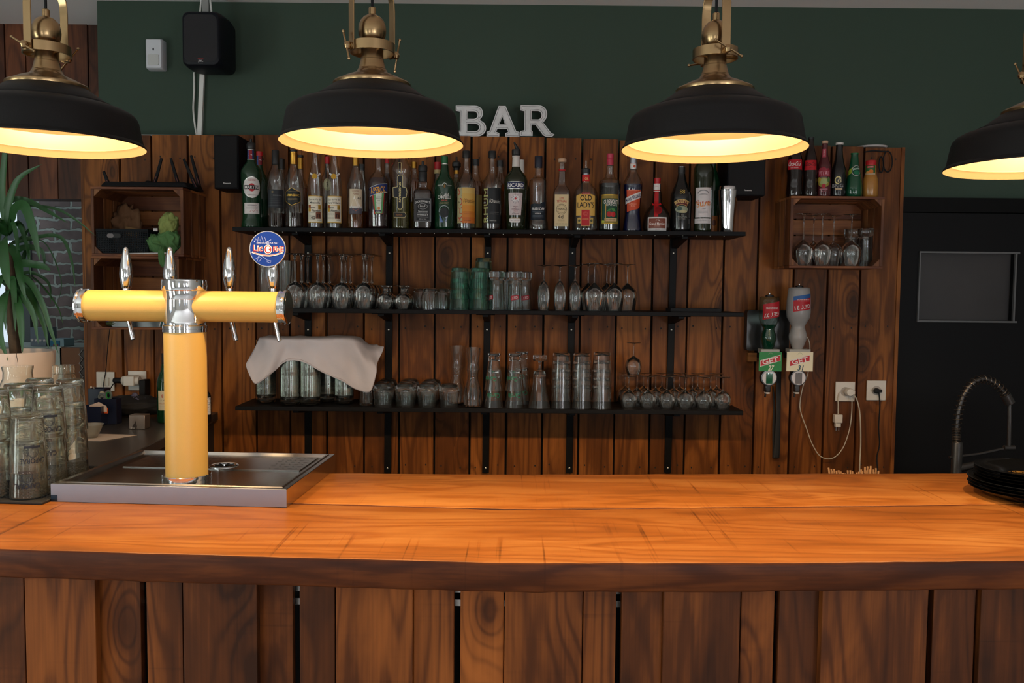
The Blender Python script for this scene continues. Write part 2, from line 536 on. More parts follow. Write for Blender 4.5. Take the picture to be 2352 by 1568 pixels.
# floor and ceiling
struct(MB().box(XL, XR, -4.0, 5.72, -0.1, 0.0), 'floor', FLOORM, smooth=False)
struct(MB().box(XL, XR, -4.0, 5.72, CEILZ, CEILZ + 0.1), 'ceiling', CEIL, smooth=False)
# side walls
mb = MB(); ys = [-4.0]
for wy, ww in LWINS: ys += [wy - ww / 2, wy + ww / 2]
ys.append(5.72)
for i in range(0, len(ys), 2): mb.box(XL - .1, XL, ys[i], ys[i + 1], 0, CEILZ)
for wy, ww in LWINS:
    mb.box(XL - .1, XL, wy - ww / 2, wy + ww / 2, 0, .25); mb.box(XL - .1, XL, wy - ww / 2, wy + ww / 2, 2.4, CEILZ)
struct(mb, 'wall_left', PLASTER, smooth=False)
struct(MB().box(XR, XR + 0.1, -4.0, 4.1, 0, CEILZ), 'wall_right', PLASTER, smooth=False)
# wall behind the camera with its window openings
mb = MB(); xs = [XL]
for wx, ww in WINS: xs += [wx - ww / 2, wx + ww / 2]
xs.append(XR)
for i in range(0, len(xs), 2): mb.box(xs[i], xs[i + 1], -4.1, -3.95, 0, CEILZ)
for wx, ww in WINS:
    mb.box(wx - ww / 2, wx + ww / 2, -4.1, -3.95, 0, 0.25)
    mb.box(wx - ww / 2, wx + ww / 2, -4.1, -3.95, 2.4, CEILZ)
struct(mb, 'wall_behind', PLASTER, smooth=False)
FR = mat('grey_window_frame', (0.16, 0.17, 0.18), 0.5)
for k, (wx, ww) in enumerate(WINS):
    mb = MB()
    for a, b_, c, d in ((wx - ww / 2, wx + ww / 2, 0.25, 0.31), (wx - ww / 2, wx + ww / 2, 2.34, 2.4), (wx - ww / 2, wx - ww / 2 + .06, .25, 2.4), (wx + ww / 2 - .06, wx + ww / 2, .25, 2.4), (wx - .025, wx + .025, .25, 2.4)):
        mb.box(a, b_, -3.91, -3.87, c, d)
    struct(mb, 'window_%d' % (k + 2), FR, smooth=False)

for k, (wy, ww) in enumerate(LWINS):
    mb = MB()
    for a, b_, c, d in ((wy - ww / 2, wy + ww / 2, .25, .31), (wy - ww / 2, wy + ww / 2, 2.34, 2.4), (wy - ww / 2, wy - ww / 2 + .06, .25, 2.4), (wy + ww / 2 - .06, wy + ww / 2, .25, 2.4), (wy - .025, wy + .025, .25, 2.4)):
        mb.box(XL + .10, XL + .13, a, b_, c, d)
    struct(mb, 'window_%d' % (k + 2 + len(WINS)), FR, smooth=False)

# green wall (back) and the black door area to its right
gx0 = P(228, 300, 3.95).x
dl = P(2056, 900, 3.93).x
struct(MB().box(gx0, XR, 3.95, 4.10, 0, CEILZ), 'wall_back', GREEN, smooth=False)
doorz = P(2200, 471, 3.93).z
mb = MB()
dx1 = 2.72
w0, w1 = P(2113, 581, 3.9), P(2323, 737, 3.9)
# leaf with a pane opening
mb.box(dl - 0.25, w0.x, 3.90, 3.945, 0, doorz - 0.04); mb.box(w1.x, dx1, 3.90, 3.945, 0, doorz - 0.04)
mb.box(w0.x, w1.x, 3.90, 3.945, 0, w1.z); mb.box(w0.x, w1.x, 3.90, 3.945, w0.z, doorz - 0.04)
door = struct(mb, 'door_1', BLACK, smooth=False)
mb = MB()
for a in ((w0.x - .006, w1.x + .02, 3.888, 3.90, w0.z, w0.z + .008), (w0.x - .006, w1.x + .02, 3.888, 3.90, w1.z - .008, w1.z), (w0.x - .006, w0.x, 3.888, 3.90, w1.z, w0.z), (w1.x, w1.x + .008, 3.888, 3.90, w1.z, w0.z)):
    mb.box(*a)
mb.build('bead', mat('worn_grey_bead', (0.10, 0.10, 0.10), 0.4), door, smooth=False)
MB().box(w0.x, w1.x, 3.925, 3.93, w1.z, w0.z).build('pane', mat('hazy_dark_glass', (0.035, 0.032, 0.032), 0.4, spec=0.3, var=0.35, vscale=3), door, smooth=False)
mb = MB().box(dl - 0.25, dx1 + .08, 3.90, 3.95, doorz - 0.035, doorz + 0.03).box(dx1, dx1 + .08, 3.90, 3.95, 0, doorz)
struct(mb, 'trim_1', mat('black_door_frame', (0.003, 0.003, 0.003), 0.5, spec=.1), smooth=False)

# pine cladding behind the shelves
GAPS = [198, 280, 352, 435, 508, 587, 665, 749, 835, 916, 998, 1080, 1164, 1248, 1332, 1415, 1497, 1578, 1660, 1738, 1821, 1899, 1974, 2060]
topz = [(198, 2.322), (700, 2.333), (1176, 2.334), (1700, 2.312), (2060, 2.300)]
mb = MB()
nail = MB()
NAIL = mat('nail_hole', (0.01, 0.008, 0.006), 0.8)
for i, (a, b_) in enumerate(zip(GAPS, GAPS[1:])):
    x0 = P(a, 700, WY).x + (0.006 if i else 0); x1 = P(b_, 700, WY).x - 0.004
    zt = lerp_tab(topz, (a + b_) / 2)
    off = random.uniform(-0.003, 0.004)
    mb.box(x0, x1, WY + off, WY + 0.03, 0.0, zt, WALLWOOD)
    for yy in (362, 752, 1070):
        for fx in (0.2, 0.8):
            xx = x0 + (x1 - x0) * (fx + random.uniform(-.06, .06)); zz = P(a, yy + random.uniform(-4, 4), WY).z
            mb.poly([(xx + .0035 * math.cos(t * PI / 4), WY + off - .0006, zz + .0045 * math.sin(t * PI / 4)) for t in range(8)], NAIL)
xa, xb = P(198, 700, WY).x, P(2060, 700, WY).x
mb.box(xa + .02, xb - .02, WY + .03, 3.95, 0, 2.27, mat('dark_batten_void', (0.01, 0.009, 0.008), 0.9))
mb.box(xb - .004, xb + .012, WY - .002, 3.95, 0, 2.302, WALLWOOD)
mb.box(xa - .012, xa + .002, WY - .002, 3.95, 0, 2.33, WALLWOOD)
struct(mb, 'wall_cladding', smooth=False)
# white ledge at the foot of the green wall
struct(MB().box(P(300, 300, 3.93).x, P(440, 300, 3.93).x, 3.925, 3.95, 2.328, P(330, 309, 3.93).z), 'trim_2', mat('chipped_white_paint', (0.45, 0.44, 0.43), 0.7), smooth=False)

# header over the opening on the left and the far room
HY = 4.30
hz = P(100, 456, HY).z
mb = MB(); x = XL
hg = [P(p, 300, HY).x for p in (-330, -260, -190, -120, -52, 15, 62, 130, 205, 262)]
for a, b_ in zip(hg, hg[1:]): mb.box(a + .003, b_ - .003, HY + random.uniform(0, .004), HY + .03, hz, CEILZ, HEADWOOD)
mb.box(XL, hg[-1], HY + .03, HY + .14, hz, CEILZ, HEADWOOD)
struct(mb, 'wall_header', smooth=False)
struct(MB().box(gx0, gx0 + .12, 4.10, 5.6, 0, CEILZ), 'wall_return', PLASTER, smooth=False)
BY = 5.6
bx = P(74, 600, BY).x
struct(MB().box(bx, -1.4, BY, BY + .1, 0, CEILZ), 'wall_brick', bricks('old_brick'), smooth=False)
# glazed frame beside the brick
mb = MB()
gl_l = XL
zz = [P(60, y, BY).z for y in (458, 508, 545, 800)]
mb.box(bx - .07, bx, BY - .04, BY + .06, 0, CEILZ)
mb.box(gl_l, bx, BY - .02, BY + .05, zz[2] - .02, zz[2] + .05)
mb.box(gl_l, bx, BY - .02, BY + .05, 2.45, CEILZ); mb.box(gl_l, bx, BY - .02, BY + .05, 0, 0.35)
struct(mb, 'window_1', mat('grey_green_frame', (0.10, 0.115, 0.12), 0.5), smooth=False)
mb = MB()
xm = P(50, 600, BY).x
mb.box(xm - .03, xm + .03, BY - .03, BY + .04, 0.35, zz[2])
mb.box(P(60, 460, BY).x - .02, P(60, 460, BY).x + .02, BY - .03, BY + .04, zz[2], 2.45)
struct(mb, 'trim_3', mat('white_frame', (0.55, 0.60, 0.62), 0.5), smooth=False)

# ---------------------------------------------------------------- bar counter
BZ = 1.095
frontY = [(-700, 1.80), (0, 1.739), (600, 1.707), (1176, 1.679), (1760, 1.696), (2352, 1.725), (3000, 1.77)]
crackY = [(-700, 2.16), (0, 2.15), (700, 2.135), (1176, 2.096), (2000, 2.165), (2352, 2.20), (3000, 2.22)]
backY = [(-700, 2.50), (755, 2.506), (1176, 2.510), (2352, 2.60), (3000, 2.60)]
TH = 0.064
bar = thing('bar_counter', 'long pine bar counter with a two-plank orange-brown top and rough plank front', 'bar counter', (0, 0, 0))
def plank(Ya, Yb, name, seed, mt, edge=None):
    rr = random.Random(seed)
    pxs = list(range(-600, 2960, 40))
    rows = []
    for p in pxs:
        ya = lerp_tab(Ya, p) + rr.uniform(-.0012, .0012); yb = lerp_tab(Yb, p) + rr.uniform(-.0015, .0015)
        xa_ = (p - 1176) * ya / F; xb_ = (p - 1176) * yb / F
        zz_ = BZ + rr.uniform(-.0006, .0006)
        th = TH + rr.uniform(-.001, .001)
        rows.append([(xa_, ya + .012, BZ - th), (xa_, ya, BZ - th + .008), (xa_, ya, zz_ - .006), (xa_ , ya + .002, zz_ - .001), (xa_, ya + .006, zz_), (xb_, yb - .003, zz_), (xb_, yb, zz_ - .004), (xb_, yb, BZ - th)])
    mb = MB(); n = len(rows); k = 8
    v = [p for r_ in rows for p in r_]
    top = [(i * k + j, i * k + j + 1, (i + 1) * k + j + 1, (i + 1) * k + j) for i in range(n - 1) for j in (3, 4, 5, 6)]
    side = [(i * k + j, i * k + j + 1, (i + 1) * k + j + 1, (i + 1) * k + j) for i in range(n - 1) for j in (0, 1, 2)]
    bot = [(i * k + 7, i * k + 0, (i + 1) * k + 0, (i + 1) * k + 7) for i in range(n - 1)]
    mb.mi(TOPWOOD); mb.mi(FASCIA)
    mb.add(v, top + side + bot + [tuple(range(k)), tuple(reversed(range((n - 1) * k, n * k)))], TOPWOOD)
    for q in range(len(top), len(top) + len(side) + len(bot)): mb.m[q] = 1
    return mb.build(name, None, bar, angle=60)
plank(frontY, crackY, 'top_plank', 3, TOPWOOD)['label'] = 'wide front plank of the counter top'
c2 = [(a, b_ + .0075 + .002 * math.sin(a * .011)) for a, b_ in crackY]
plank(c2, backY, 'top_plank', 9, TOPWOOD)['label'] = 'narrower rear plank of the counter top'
# front boards
FY = 1.775
boards = [(-300, -110, 0), (-106, 38, -.004), (40, 205, .006), (207, 311, -.022), (325, 409, -.004), (411, 584, .004), (586, 668, -.030), (684, 767, -.012), (769, 949, .014), (951, 1046, 0), (1061, 1163, -.006), (1165, 1347, .006), (1349, 1426, -.004),
          (1439, 1535, 0), (1537, 1717, .012), (1719, 1797, -.012), (1808, 1907, -.010), (1909, 2157, .012), (2169, 2268, -.008), (2281, 2460, .004), (2464, 2700, -.006)]
mb = MB()
for a, b_, o in boards:
    y = FY - o
    mb.box((a - 1176) * y / F, (b_ - 1176) * y / F, y, y + .022, 0.02, BZ - TH - .001 + .0, BARFRONT)
mb.build('front_panel', None, bar, smooth=False, bevel=.0015)
mb = MB()
for zz_ in (0.985, 0.955): mb.box(-1.6, 1.6, FY + .062, FY + .075, zz_ - .008, zz_ + .006, STEEL)
mb.box(-1.75, 2.1, FY + .078, FY + .10, 0.02, 1.0, mat('black_backing', (.004, .004, .004), .8))
mb.build('backing', None, bar, smooth=False)

# grey side counter
scx = -1.285
side = thing('side_counter', 'dark grey laminate side counter running back to the pine wall behind the beer tower', 'counter')
MB().hexa([(-3.6, 2.515, 1.045), (-3.6, 2.515, 1.082), (-3.6, WY - .012, 1.045), (-3.6, WY - .012, 1.082), (scx + .02, 2.515, 1.045), (scx + .02, 2.515, 1.082), (scx - .05, WY - .012, 1.045), (scx - .05, WY - .012, 1.082)]).build('worktop', GREYTOP, side, bevel=.003)
MB().box(-3.58, scx - .07, 2.58, WY - .012, 0, 1.045).build('cabinet_body', mat('dark_cabinet', (.02, .02, .02), .5), side, smooth=False)
SZ = 1.082
# lower work counter behind the bar that carries the tap and the straws
sink = thing('sink_counter', 'low black work counter behind the right end of the bar', 'counter')
MB().box(0.5, 2.75, 2.75, 3.30, 0.80, 0.84).build('worktop', BLACK, sink, bevel=.003)
MB().box(0.52, 2.73, 2.79, 3.28, 0, 0.80).build('cabinet_body', mat('dark_cabinet', (.02, .02, .02), .5), sink, smooth=False)
# ---------------------------------------------------------------- pendant lamps
LBLACK = mat('matt_black_lamp_enamel', (0.0065, 0.006, 0.0062), 0.5, spec=.18, bump=0.15, bscale=300)
GOLDIN = mat('gold_lacquer_inside_shade', (0.165, 0.115, 0.058), 0.5, 0.0, var=0.03, vscale=200)
BULBM = mat('glowing_bulb', (1, .7, .4), 0.3, emit=(1.0, 0.66, 0.34), es=BULB)
def make_lamp(label, loc, rz, handle_rot, tilt=(0, 0)):
    mm = 0.001
    t = thing('pendant_lamp', label, 'lamp', loc, rz)
    t.rotation_euler = (tilt[0], tilt[1], rz)
    outer = [(206, -2), (207, 1), (205, 4), (201, 8), (199, 16), (191, 58), (188, 66), (181, 74), (168, 81), (150, 87), (142, 89), (140, 92.5), (136, 92.5), (134, 90.5), (131, 95), (88, 125), (60, 128)]
    inner = [(60, 122), (87, 112), (131, 78), (150, 67), (166, 60), (178, 56), (186, 52), (193, 18), (192, 15), (195, 13), (198, 9), (202, 4), (206, -2)]
    mb = MB()
    mb.lathe([(r * mm, z * mm) for r, z in outer], 72, LBLACK, cap0=False, cap1=False)
    mb.lathe([(r * mm, z * mm) for r, z in inner], 72, GOLDIN, cap0=False, cap1=False)
    mb.build('shade', None, t, angle=30)
    # brass collar
    prof = [(20, 122), (87, 122), (88, 124), (88, 131), (85, 134), (80, 135), (72, 140), (62, 145), (54, 148), (50, 150), (42, 153), (36, 157), (33, 162), (32, 164), (31, 165), (29, 172), (27, 180), (26.5, 184), (25.5, 185), (25, 188), (24.5, 216), (24, 222)]
    mb = MB(); mb.lathe([(r * mm, z * mm) for r, z in prof], 48, BRASS)
    mb.build('collar', None, t, angle=28)
    prof = [(18, 222), (21, 224), (26, 230), (30, 240), (31, 250), (30, 262), (26, 272), (19, 280), (10, 285), (8, 286), (8, 300), (6.5, 302), (3.5, 302)]
    MB().lathe([(r * mm, z * mm) for r, z in prof], 36, BRASS).build('ball', None, t, angle=28)
    MB().lathe([(48 * mm, 200 * mm), (50.5 * mm, 200 * mm), (50.5 * mm, 221 * mm), (48 * mm, 221 * mm), (48 * mm, 200 * mm)], 48, BRASS, cap0=False, cap1=False).build('ring', None, t, angle=28)
    # spokes joining ring to neck
    for sg in (-1, 1): MB().tube([(0, sg * .022, .207), (0, sg * .049, .207)], .004, 8, BRASS).build('ring_pin', None, t)
    pts = [(-.0525, 0, .198), (-.0525, 0, .300), (-.051, 0, .322)] + [(-.051 * math.cos(R(a)), 0, .322 + .042 * math.sin(R(a))) for a in range(15, 180, 15)] + [(.051, 0, .322), (.0525, 0, .300), (.0525, 0, .198)]
    MB().tube(pts, .01, 4, BRASS, rf=lambda u: (.0115, .0016), flat=(0, 1, 0)).build('bracket', None, t, angle=40, bevel=.0006) if False else None
    mb = MB(); n = len(pts)
    hw, th = .0105, .0016
    v = []
    for i, p in enumerate(pts):
        a = Vector(pts[max(i - 1, 0)]); b_ = Vector(pts[min(i + 1, n - 1)]); tt = (b_ - a).normalized(); nn = Vector((-tt.z, 0, tt.x))
        p = Vector(p)
        v += [p + nn * th + Vector((0, -hw, 0)), p + nn * th + Vector((0, hw, 0)), p - nn * th + Vector((0, hw, 0)), p - nn * th + Vector((0, -hw, 0))]
    f = [(i * 4 + j, i * 4 + (j + 1) % 4, (i + 1) * 4 + (j + 1) % 4, (i + 1) * 4 + j) for i in range(n - 1) for j in range(4)] + [(0, 1, 2, 3), tuple(4 * n - 4 + k for k in (3, 2, 1, 0))]
    mb.add(v, f, BRASS)
    mb.build('bracket', None, t, angle=35, bevel=.0008)
    for sg, hr in ((-1, handle_rot), (1, -handle_rot * .8)):
        mb = MB()
        mb.tube([(sg * .048, 0, .207), (sg * .058, 0, .207)], .0085, 14, BRASS)
        mb.lathe([(0.001, -.009), (.006, -.007), (.0085, 0), (.006, .007), (.001, .009)], 14, BRASS, c=(sg * .063, 0, .207))
        d = Vector((0, math.sin(R(hr)), math.cos(R(hr))))
        c0 = Vector((sg * .066, 0, .207))
        mb.tube([c0 - d * .034, c0 + d * .034], .0022, 8, BRASS)
        for e in (-1, 1): mb.lathe([(.0005, -.0035), (.003, -.002), (.0035, 0), (.003, .002), (.0005, .0035)], 8, BRASS, c=tuple(c0 + d * .035 * e))
        mb.build('wing_screw', None, t, angle=35)
    # cord and canopy
    ztop = CEILZ - loc[2]
    sag = [(0, 0, .300), (0, 0, .34), (0, 0, .40), (0, 0, ztop - .03)]
    MB().tube(sag, .0032, 8, BLACKM).build('cord', None, t)
    MB().lathe([(.004, .363), (.012, .365), (.012, .385), (.004, .39)], 16, BRASS).build('bracket_cap', None, t)
    MB().lathe([(.006, ztop - .035), (.05, ztop - .03), (.055, ztop - .022), (.055, ztop)], 28, BRASS).build('canopy', None, t)
    MB().lathe([(.015, .098), (.018, .105), (.022, .122)], 20, mat('dark_socket', (.02, .02, .02), .4)).build('socket', None, t)
    bm_ = MB().lathe([(.0005, .046), (.011, .048), (.022, .056), (.026, .068), (.024, .080), (.016, .092), (.013, .100)], 20, BULBM)
    bm_.build('bulb', None, t)
    return t
LP = [(112, 331, 1.965, R(74), 60, 'black dome pendant lamp with brass neck hanging at the left edge above the beer glasses'),
      (855, 329, 1.95, R(40), 22, 'black dome pendant lamp with brass neck between beer tower and metal BAR letters'),
      (1638, 342, 1.95, R(-78), 80, 'black dome pendant lamp with brass neck hanging in front of the steel cocktail shaker'),
      (2392, 384, 2.0, R(10), 30, 'black dome pendant lamp cut off by the frame above the stacked black plates')]
for px, py, Y, rz, hr, lb in LP:
    p = P(px, py, Y)
    o = make_lamp(lb, tuple(p), rz, hr)
    o['group'] = 'pendant lamps over the bar'

# ---------------------------------------------------------------- shelves and uprights
TZ, MZ, LZ = 1.900, 1.5615, 1.1450
SY0, SY1 = 3.575, 3.8465
def shelf(label, x0p, x1p, z, yref):
    x0 = P(x0p, yref, SY0).x; x1 = P(x1p, yref, SY0).x
    t = thing('wall_shelf', label, 'shelf', (0, 0, z), group='black wall shelves')
    MB().box(x0, x1, SY0, SY1, -.018, 0).build('board', SHELF, t, bevel=.0015)
    return t, x0, x1
UPX = [(706, 706), (894, 889), (1121, 1115), (1316, 1308), (1549, 1535)]
shelves = [shelf('long black shelf on the pine wall carrying the row of liquor bottles', 534, 1713, TZ, 533),
           shelf('long black shelf on the pine wall carrying stemmed glasses and green tumblers', 538, 1709, MZ, 715),
           shelf('long black shelf on the pine wall carrying the grey cloth and stacked tumblers', 540, 1708, LZ, 935)]
BOLT = mat('galvanised_screw', (.55, .52, .45), .35, 1.0)
for t, x0, x1 in shelves:
    z = t.location.z
    for a, b_ in UPX:
        px = a + (b_ - a) * ((1.902 - z) / 1.09 + .05)
        xc = P(px, 700, 3.82).x
        mb = MB()
        # thin lipped steel bracket arm with rounded front end under the board
        mb.hexa([(xc - .013, SY0 + .03, -.030), (xc - .013, SY0 + .03, -.0185), (xc - .013, SY1 - .012, -.060), (xc - .013, SY1 - .012, -.0185), (xc + .013, SY0 + .03, -.030), (xc + .013, SY0 + .03, -.0185), (xc + .013, SY1 - .012, -.060), (xc + .013, SY1 - .012, -.0185)])
        mb.box(xc - .04, xc + .04, SY0 + .03, SY0 + .10, -.0215, -.0185)
        mb.build('bracket', BLACK, t, bevel=.002)
# studs along the underside of the top board
t, x0, x1 = shelves[0]
x = x0 + .09
while x < x1 - .05:
    MB().lathe([(.003, -.0195), (.003, -.0183)], 8, BOLT, c=(x, SY0 + .015, 0)).build('screw', None, t); x += .058
for k, (a, b_) in enumerate(UPX):
    y0p, y1p = 542, 1087
    pt, pb = P(a, y0p, 3.822), P(b_, y1p, 3.822)
    t = thing('upright_rail', ['narrow black steel upright half hidden behind the grey cloth', 'narrow black steel upright just right of the grey cloth', 'narrow black steel upright behind the green tumblers', 'narrow black steel upright just right of the champagne flutes', 'narrow black steel upright behind the small wine glasses'][k], 'rail', (0, 0, 0), group='black shelf uprights')
    mb = MB(); hw = .0155
    def sec(p): return [(p.x - hw, 3.849, p.z), (p.x - hw, 3.833, p.z), (p.x + hw, 3.833, p.z), (p.x + hw, 3.849, p.z)]
    v = sec(pt) + sec(pb)
    mb.add(v, [(0, 1, 5, 4), (1, 2, 6, 5), (2, 3, 7, 6), (3, 0, 4, 7), (3, 2, 1, 0), (4, 5, 6, 7)], BLACK)
    mb.build('rail', None, t, smooth=False, bevel=.002)
    for py in (580, 755, 1076):
        u = (py - y0p) / (y1p - y0p); c = pt.lerp(pb, u)
        s_ = MB(); s_.M = Matrix.Translation((c.x, 3.8335, c.z)) @ Matrix.Rotation(R(90), 4, 'X')
        s_.lathe([(.004, 0), (.004, .002), (.002, .003)], 10, BOLT); s_.build('screw', None, t)
UPX_ = UPX
UP4 = None

# ---------------------------------------------------------------- the three letters standing on the cladding
LETM = mat('weathered_tin', (0.62, 0.62, 0.62), 0.5, 0.3, var=0.25, vscale=40, bump=.3, bscale=80)
LETE = mat('tin_edge', (0.20, 0.205, 0.205), 0.45, 0.6)
def slab(mb, outline, holes, th, m):
    """outline and holes: 2D (x, z); simple outline, holes by boolean-free bridging through a FONT-less fill"""
    cu = bpy.data.curves.new('outline', 'CURVE'); cu.dimensions = '2D'; cu.fill_mode = 'BOTH'; cu.extrude = th / 2
    for pts in [outline] + holes:
        sp = cu.splines.new('POLY'); sp.points.add(len(pts) - 1)
        for i, (x, z) in enumerate(pts): sp.points[i].co = (x, z, 0, 1)
        sp.use_cyclic_u = True
    o = bpy.data.objects.new('outline', cu); COL.objects.link(o)
    me = bpy.data.meshes.new_from_object(o.evaluated_get(bpy.context.evaluated_depsgraph_get()))
    mb.add([(v.co.x, -v.co.z, v.co.y) for v in me.vertices], [tuple(f.vertices) for f in me.polygons], m)
    bpy.data.objects.remove(o); bpy.data.curves.remove(cu); bpy.data.meshes.remove(me)
def arcp(cx, cy, rx, ry, a0, a1, n=10): return [(cx + rx * math.cos(R(a0 + (a1 - a0) * i / n)), cy + ry * math.sin(R(a0 + (a1 - a0) * i / n))) for i in range(n + 1)]
B_out = [(0, 0), (46, 0)] + arcp(46, 19, 20, 19, -90, 70, 9) + arcp(42, 53, 17, 17, -50, 90, 9) + [(0, 70), (0, 58), (9, 56), (9, 13), (0, 11)]
B_h = [[(25, 12), (42, 12)] + arcp(42, 20.5, 9, 8.5, -80, 80, 6) + [(42, 29), (25, 29)], [(25, 40), (39, 40)] + arcp(39, 48.5, 8, 8.5, -80, 80, 6) + [(39, 57), (25, 57)]]
A_out = [(0, 0), (27, 0), (27, 8), (20, 11), (23, 18), (43, 18), (46, 11), (40, 8), (40, 0), (70, 0), (70, 11), (63, 13), (40, 70), (25, 70), (6, 13), (0, 11)]
A_h = [[(27, 28), (39, 28), (33, 46)]]
R_out = [(0, 0), (28, 0), (28, 11), (25, 13), (25, 26), (34, 26), (52, 2), (58, -1), (72, -2), (78, 4), (70, 8), (52, 31)] + arcp(42, 50, 19, 20, -45, 90, 9) + [(0, 70), (0, 58), (9, 56), (9, 13), (0, 11)]
R_h = [[(25, 38), (40, 38)] + arcp(40, 47.5, 8, 9.5, -80, 80, 6) + [(40, 57), (25, 57)]]
def inset(pts, d):
    cx = sum(p[0] for p in pts) / len(pts); cz = sum(p[1] for p in pts) / len(pts)
    return pts
for nm, out, holes, x0p, x1p, lb in (('B', B_out, B_h, 1047, 1117, 'weathered grey metal letter B standing on top of the pine cladding'),
                                     ('A', A_out, A_h, 1118, 1193, 'weathered grey metal letter A standing between the B and the R'),
                                     ('R', R_out, R_h, 1195, 1273, 'weathered grey metal letter R standing on top of the pine cladding, next to the A')):
    w = max(p[0] for p in out); x0 = P(x0p, 316, 3.885).x; x1 = P(x1p, 316, 3.885).x
    sx = (x1 - x0) / w; sz = 0.00195
    zb = max(p[1] for p in out)
    dz = 0.0042 if nm == 'R' else 0
    t = thing('metal_letter', lb, 'letter', (x0, 3.885, 2.3355 + dz), group='metal letters spelling BAR')
    ang = {'B': R(4), 'A': R(-3), 'R': R(2)}[nm]
    mb = MB(); slab(mb, [(x * sx, z * sz) for x, z in out], [[(x * sx, z * sz) for x, z in h] for h in holes], .034, LETE)
    mb.build('letter_body', None, t, smooth=False)
    # raised inner face
    cx = w / 2
    mb = MB(); mb.M = Matrix.Translation((0, -.0185, 0))
    sh = lambda pts, k: [(cx * sx + (x - cx) * sx * k, .035 * sz * 1000 + (z - 35) * sz * k) for x, z in pts]
    slab(mb, [(x * sx, z * sz) for x, z in out], [[(x * sx, z * sz) for x, z in h] for h in holes], .002, LETM)
    mb.build('letter_face', None, t, smooth=False)
    mb = MB()
    a = Art()
    for pts in [out] + holes:
        cxx = sum(p[0] for p in pts) / len(pts); czz = sum(p[1] for p in pts) / len(pts)
        sg = -1 if pts is out else 1
        q = []
        n = len(pts)
        for i in range(n):
            a0, a1, a2 = Vector(pts[i - 1]), Vector(pts[i]), Vector(pts[(i + 1) % n])
            d1 = (a1 - a0).normalized(); d2 = (a2 - a1).normalized()
            nn = (Vector((d1.y, -d1.x)) + Vector((d2.y, -d2.x)))
            if nn.length < .2: nn = Vector((d2.y, -d2.x))
            area = sum(pts[j][0] * pts[(j + 1) % n][1] - pts[(j + 1) % n][0] * pts[j][1] for j in range(n))
            s_ = -sg if area > 0 else sg
            q.append(tuple(a1 + nn.normalized() * 3.2 * s_ * -1 * (1 if pts is out else 1)))
        q.append(q[0])
        a.line(q, 1.1, LETE)
    a.emit(mb, lambda x, y, l: (x * sx, -.0197 - l, y * sz))
    mb.build('groove', None, t, smooth=False)
# ---------------------------------------------------------------- drip tray
trT = 1.1415
SATIN = mat('satin_steel_tray', (0.50, 0.49, 0.48), 0.22, 1.0, bump=.05, bscale=30, var=.15, vscale=14)
fl, fr_ = Vector((-1.170, 2.134, 0)), Vector((-0.560, 2.096, 0))
bl, br_ = Vector((-1.145, 2.600, 0)), Vector((-0.535, 2.560, 0))
tray = thing('drip_tray', 'wide stainless steel drip tray under the yellow beer tower', 'drip tray', (0, 0, BZ + .0003))
def T(u, v, z):
    p = fl.lerp(fr_, u).lerp(bl.lerp(br_, u), v)
    return (p.x, p.y, z)
th = trT - BZ
mb = MB()
def ring(u0, v0, u1, v1, z): return [T(u0, v0, z), T(u1, v0, z), T(u1, v1, z), T(u0, v1, z)]
loops = [ring(.002, .002, .998, .998, .0), ring(0, 0, 1, 1, .001), ring(0, 0, 1, 1, th - .001), ring(.0025, .003, .9975, .997, th), ring(.022, .03, .978, .97, th), ring(.028, .037, .972, .963, th + .0025), ring(.036, .047, .964, .953, th + .0025), ring(.044, .057, .956, .943, th - .006), ring(.05, .065, .95, .935, th - .007)]
v = [p for l in loops for p in l]
f = [(i * 4 + j, i * 4 + (j + 1) % 4, (i + 1) * 4 + (j + 1) % 4, (i + 1) * 4 + j) for i in range(len(loops) - 1) for j in range(4)]
f += [(3, 2, 1, 0), tuple(len(v) - 4 + k for k in range(4))]
mb.add(v, f, SATIN)
APR = mat('steel_apron_window_tint', (.30, .32, .39), .5, 1.0, bump=.05, bscale=30)  # front face tinted blue, the windows' reflection put into its colour
mb.mi(APR)
for q in (0, 4, 8): mb.m[q] = 1
mb.build('tray_body', None, tray, angle=25)
# perforated plate with slots and dimples, rinser
HOLE = mat('dark_hole', (.006, .006, .006), .6)
mb = MB()
zpl = th - .0066
for (u0, v0, u1, v1) in ((.10, .52, .93, .93),):
    q = ring(u0, v0, u1, v1, zpl); q2 = ring(u0, v0, u1, v1, zpl + .0022)
    mb.add(q + q2, [(4, 5, 6, 7), (0, 1, 5, 4), (1, 2, 6, 5), (2, 3, 7, 6), (3, 0, 4, 7)], SATIN)
rr = random.Random(4)
for i in range(26):
    for j in range(6):
        u = .13 + i * .031; v_ = .57 + j * .062
        if abs(u - .665) < .10 and abs(v_ - .72) < .16: continue
        c = Vector(T(u, v_, zpl + .0024))
        if (i + j) % 2: mb.poly([c + Vector((.0022 * math.cos(a * PI / 4), .0022 * math.sin(a * PI / 4), 0)) for a in range(8)], HOLE)
        else: mb.poly([c + Vector((dx, dy, 0)) for dx, dy in ((-.006, -.0012), (.006, -.0012), (.006, .0012), (-.006, .0012))], HOLE)
mb.build('grate', None, tray, smooth=False)
rc = PZ(515, 1066, BZ + th)
mb = MB()
mb.lathe([(.026, -.006), (.026, .002), (.028, .004), (.037, .004), (.040, .002), (.041, -.003)], 40, CHROME, c=(rc.x, rc.y, zpl + .001), cap0=False, cap1=False)
mb.lathe([(.0001, 0), (.027, 0)], 30, HOLE, c=(rc.x, rc.y, zpl + .0028), cap0=False, cap1=False)
mb.build('rinser_ring', None, tray)
mb = MB()
mb.lathe([(.006, .0), (.0055, .004), (.002, .006)], 16, CHROME, c=(rc.x, rc.y, zpl + .003))
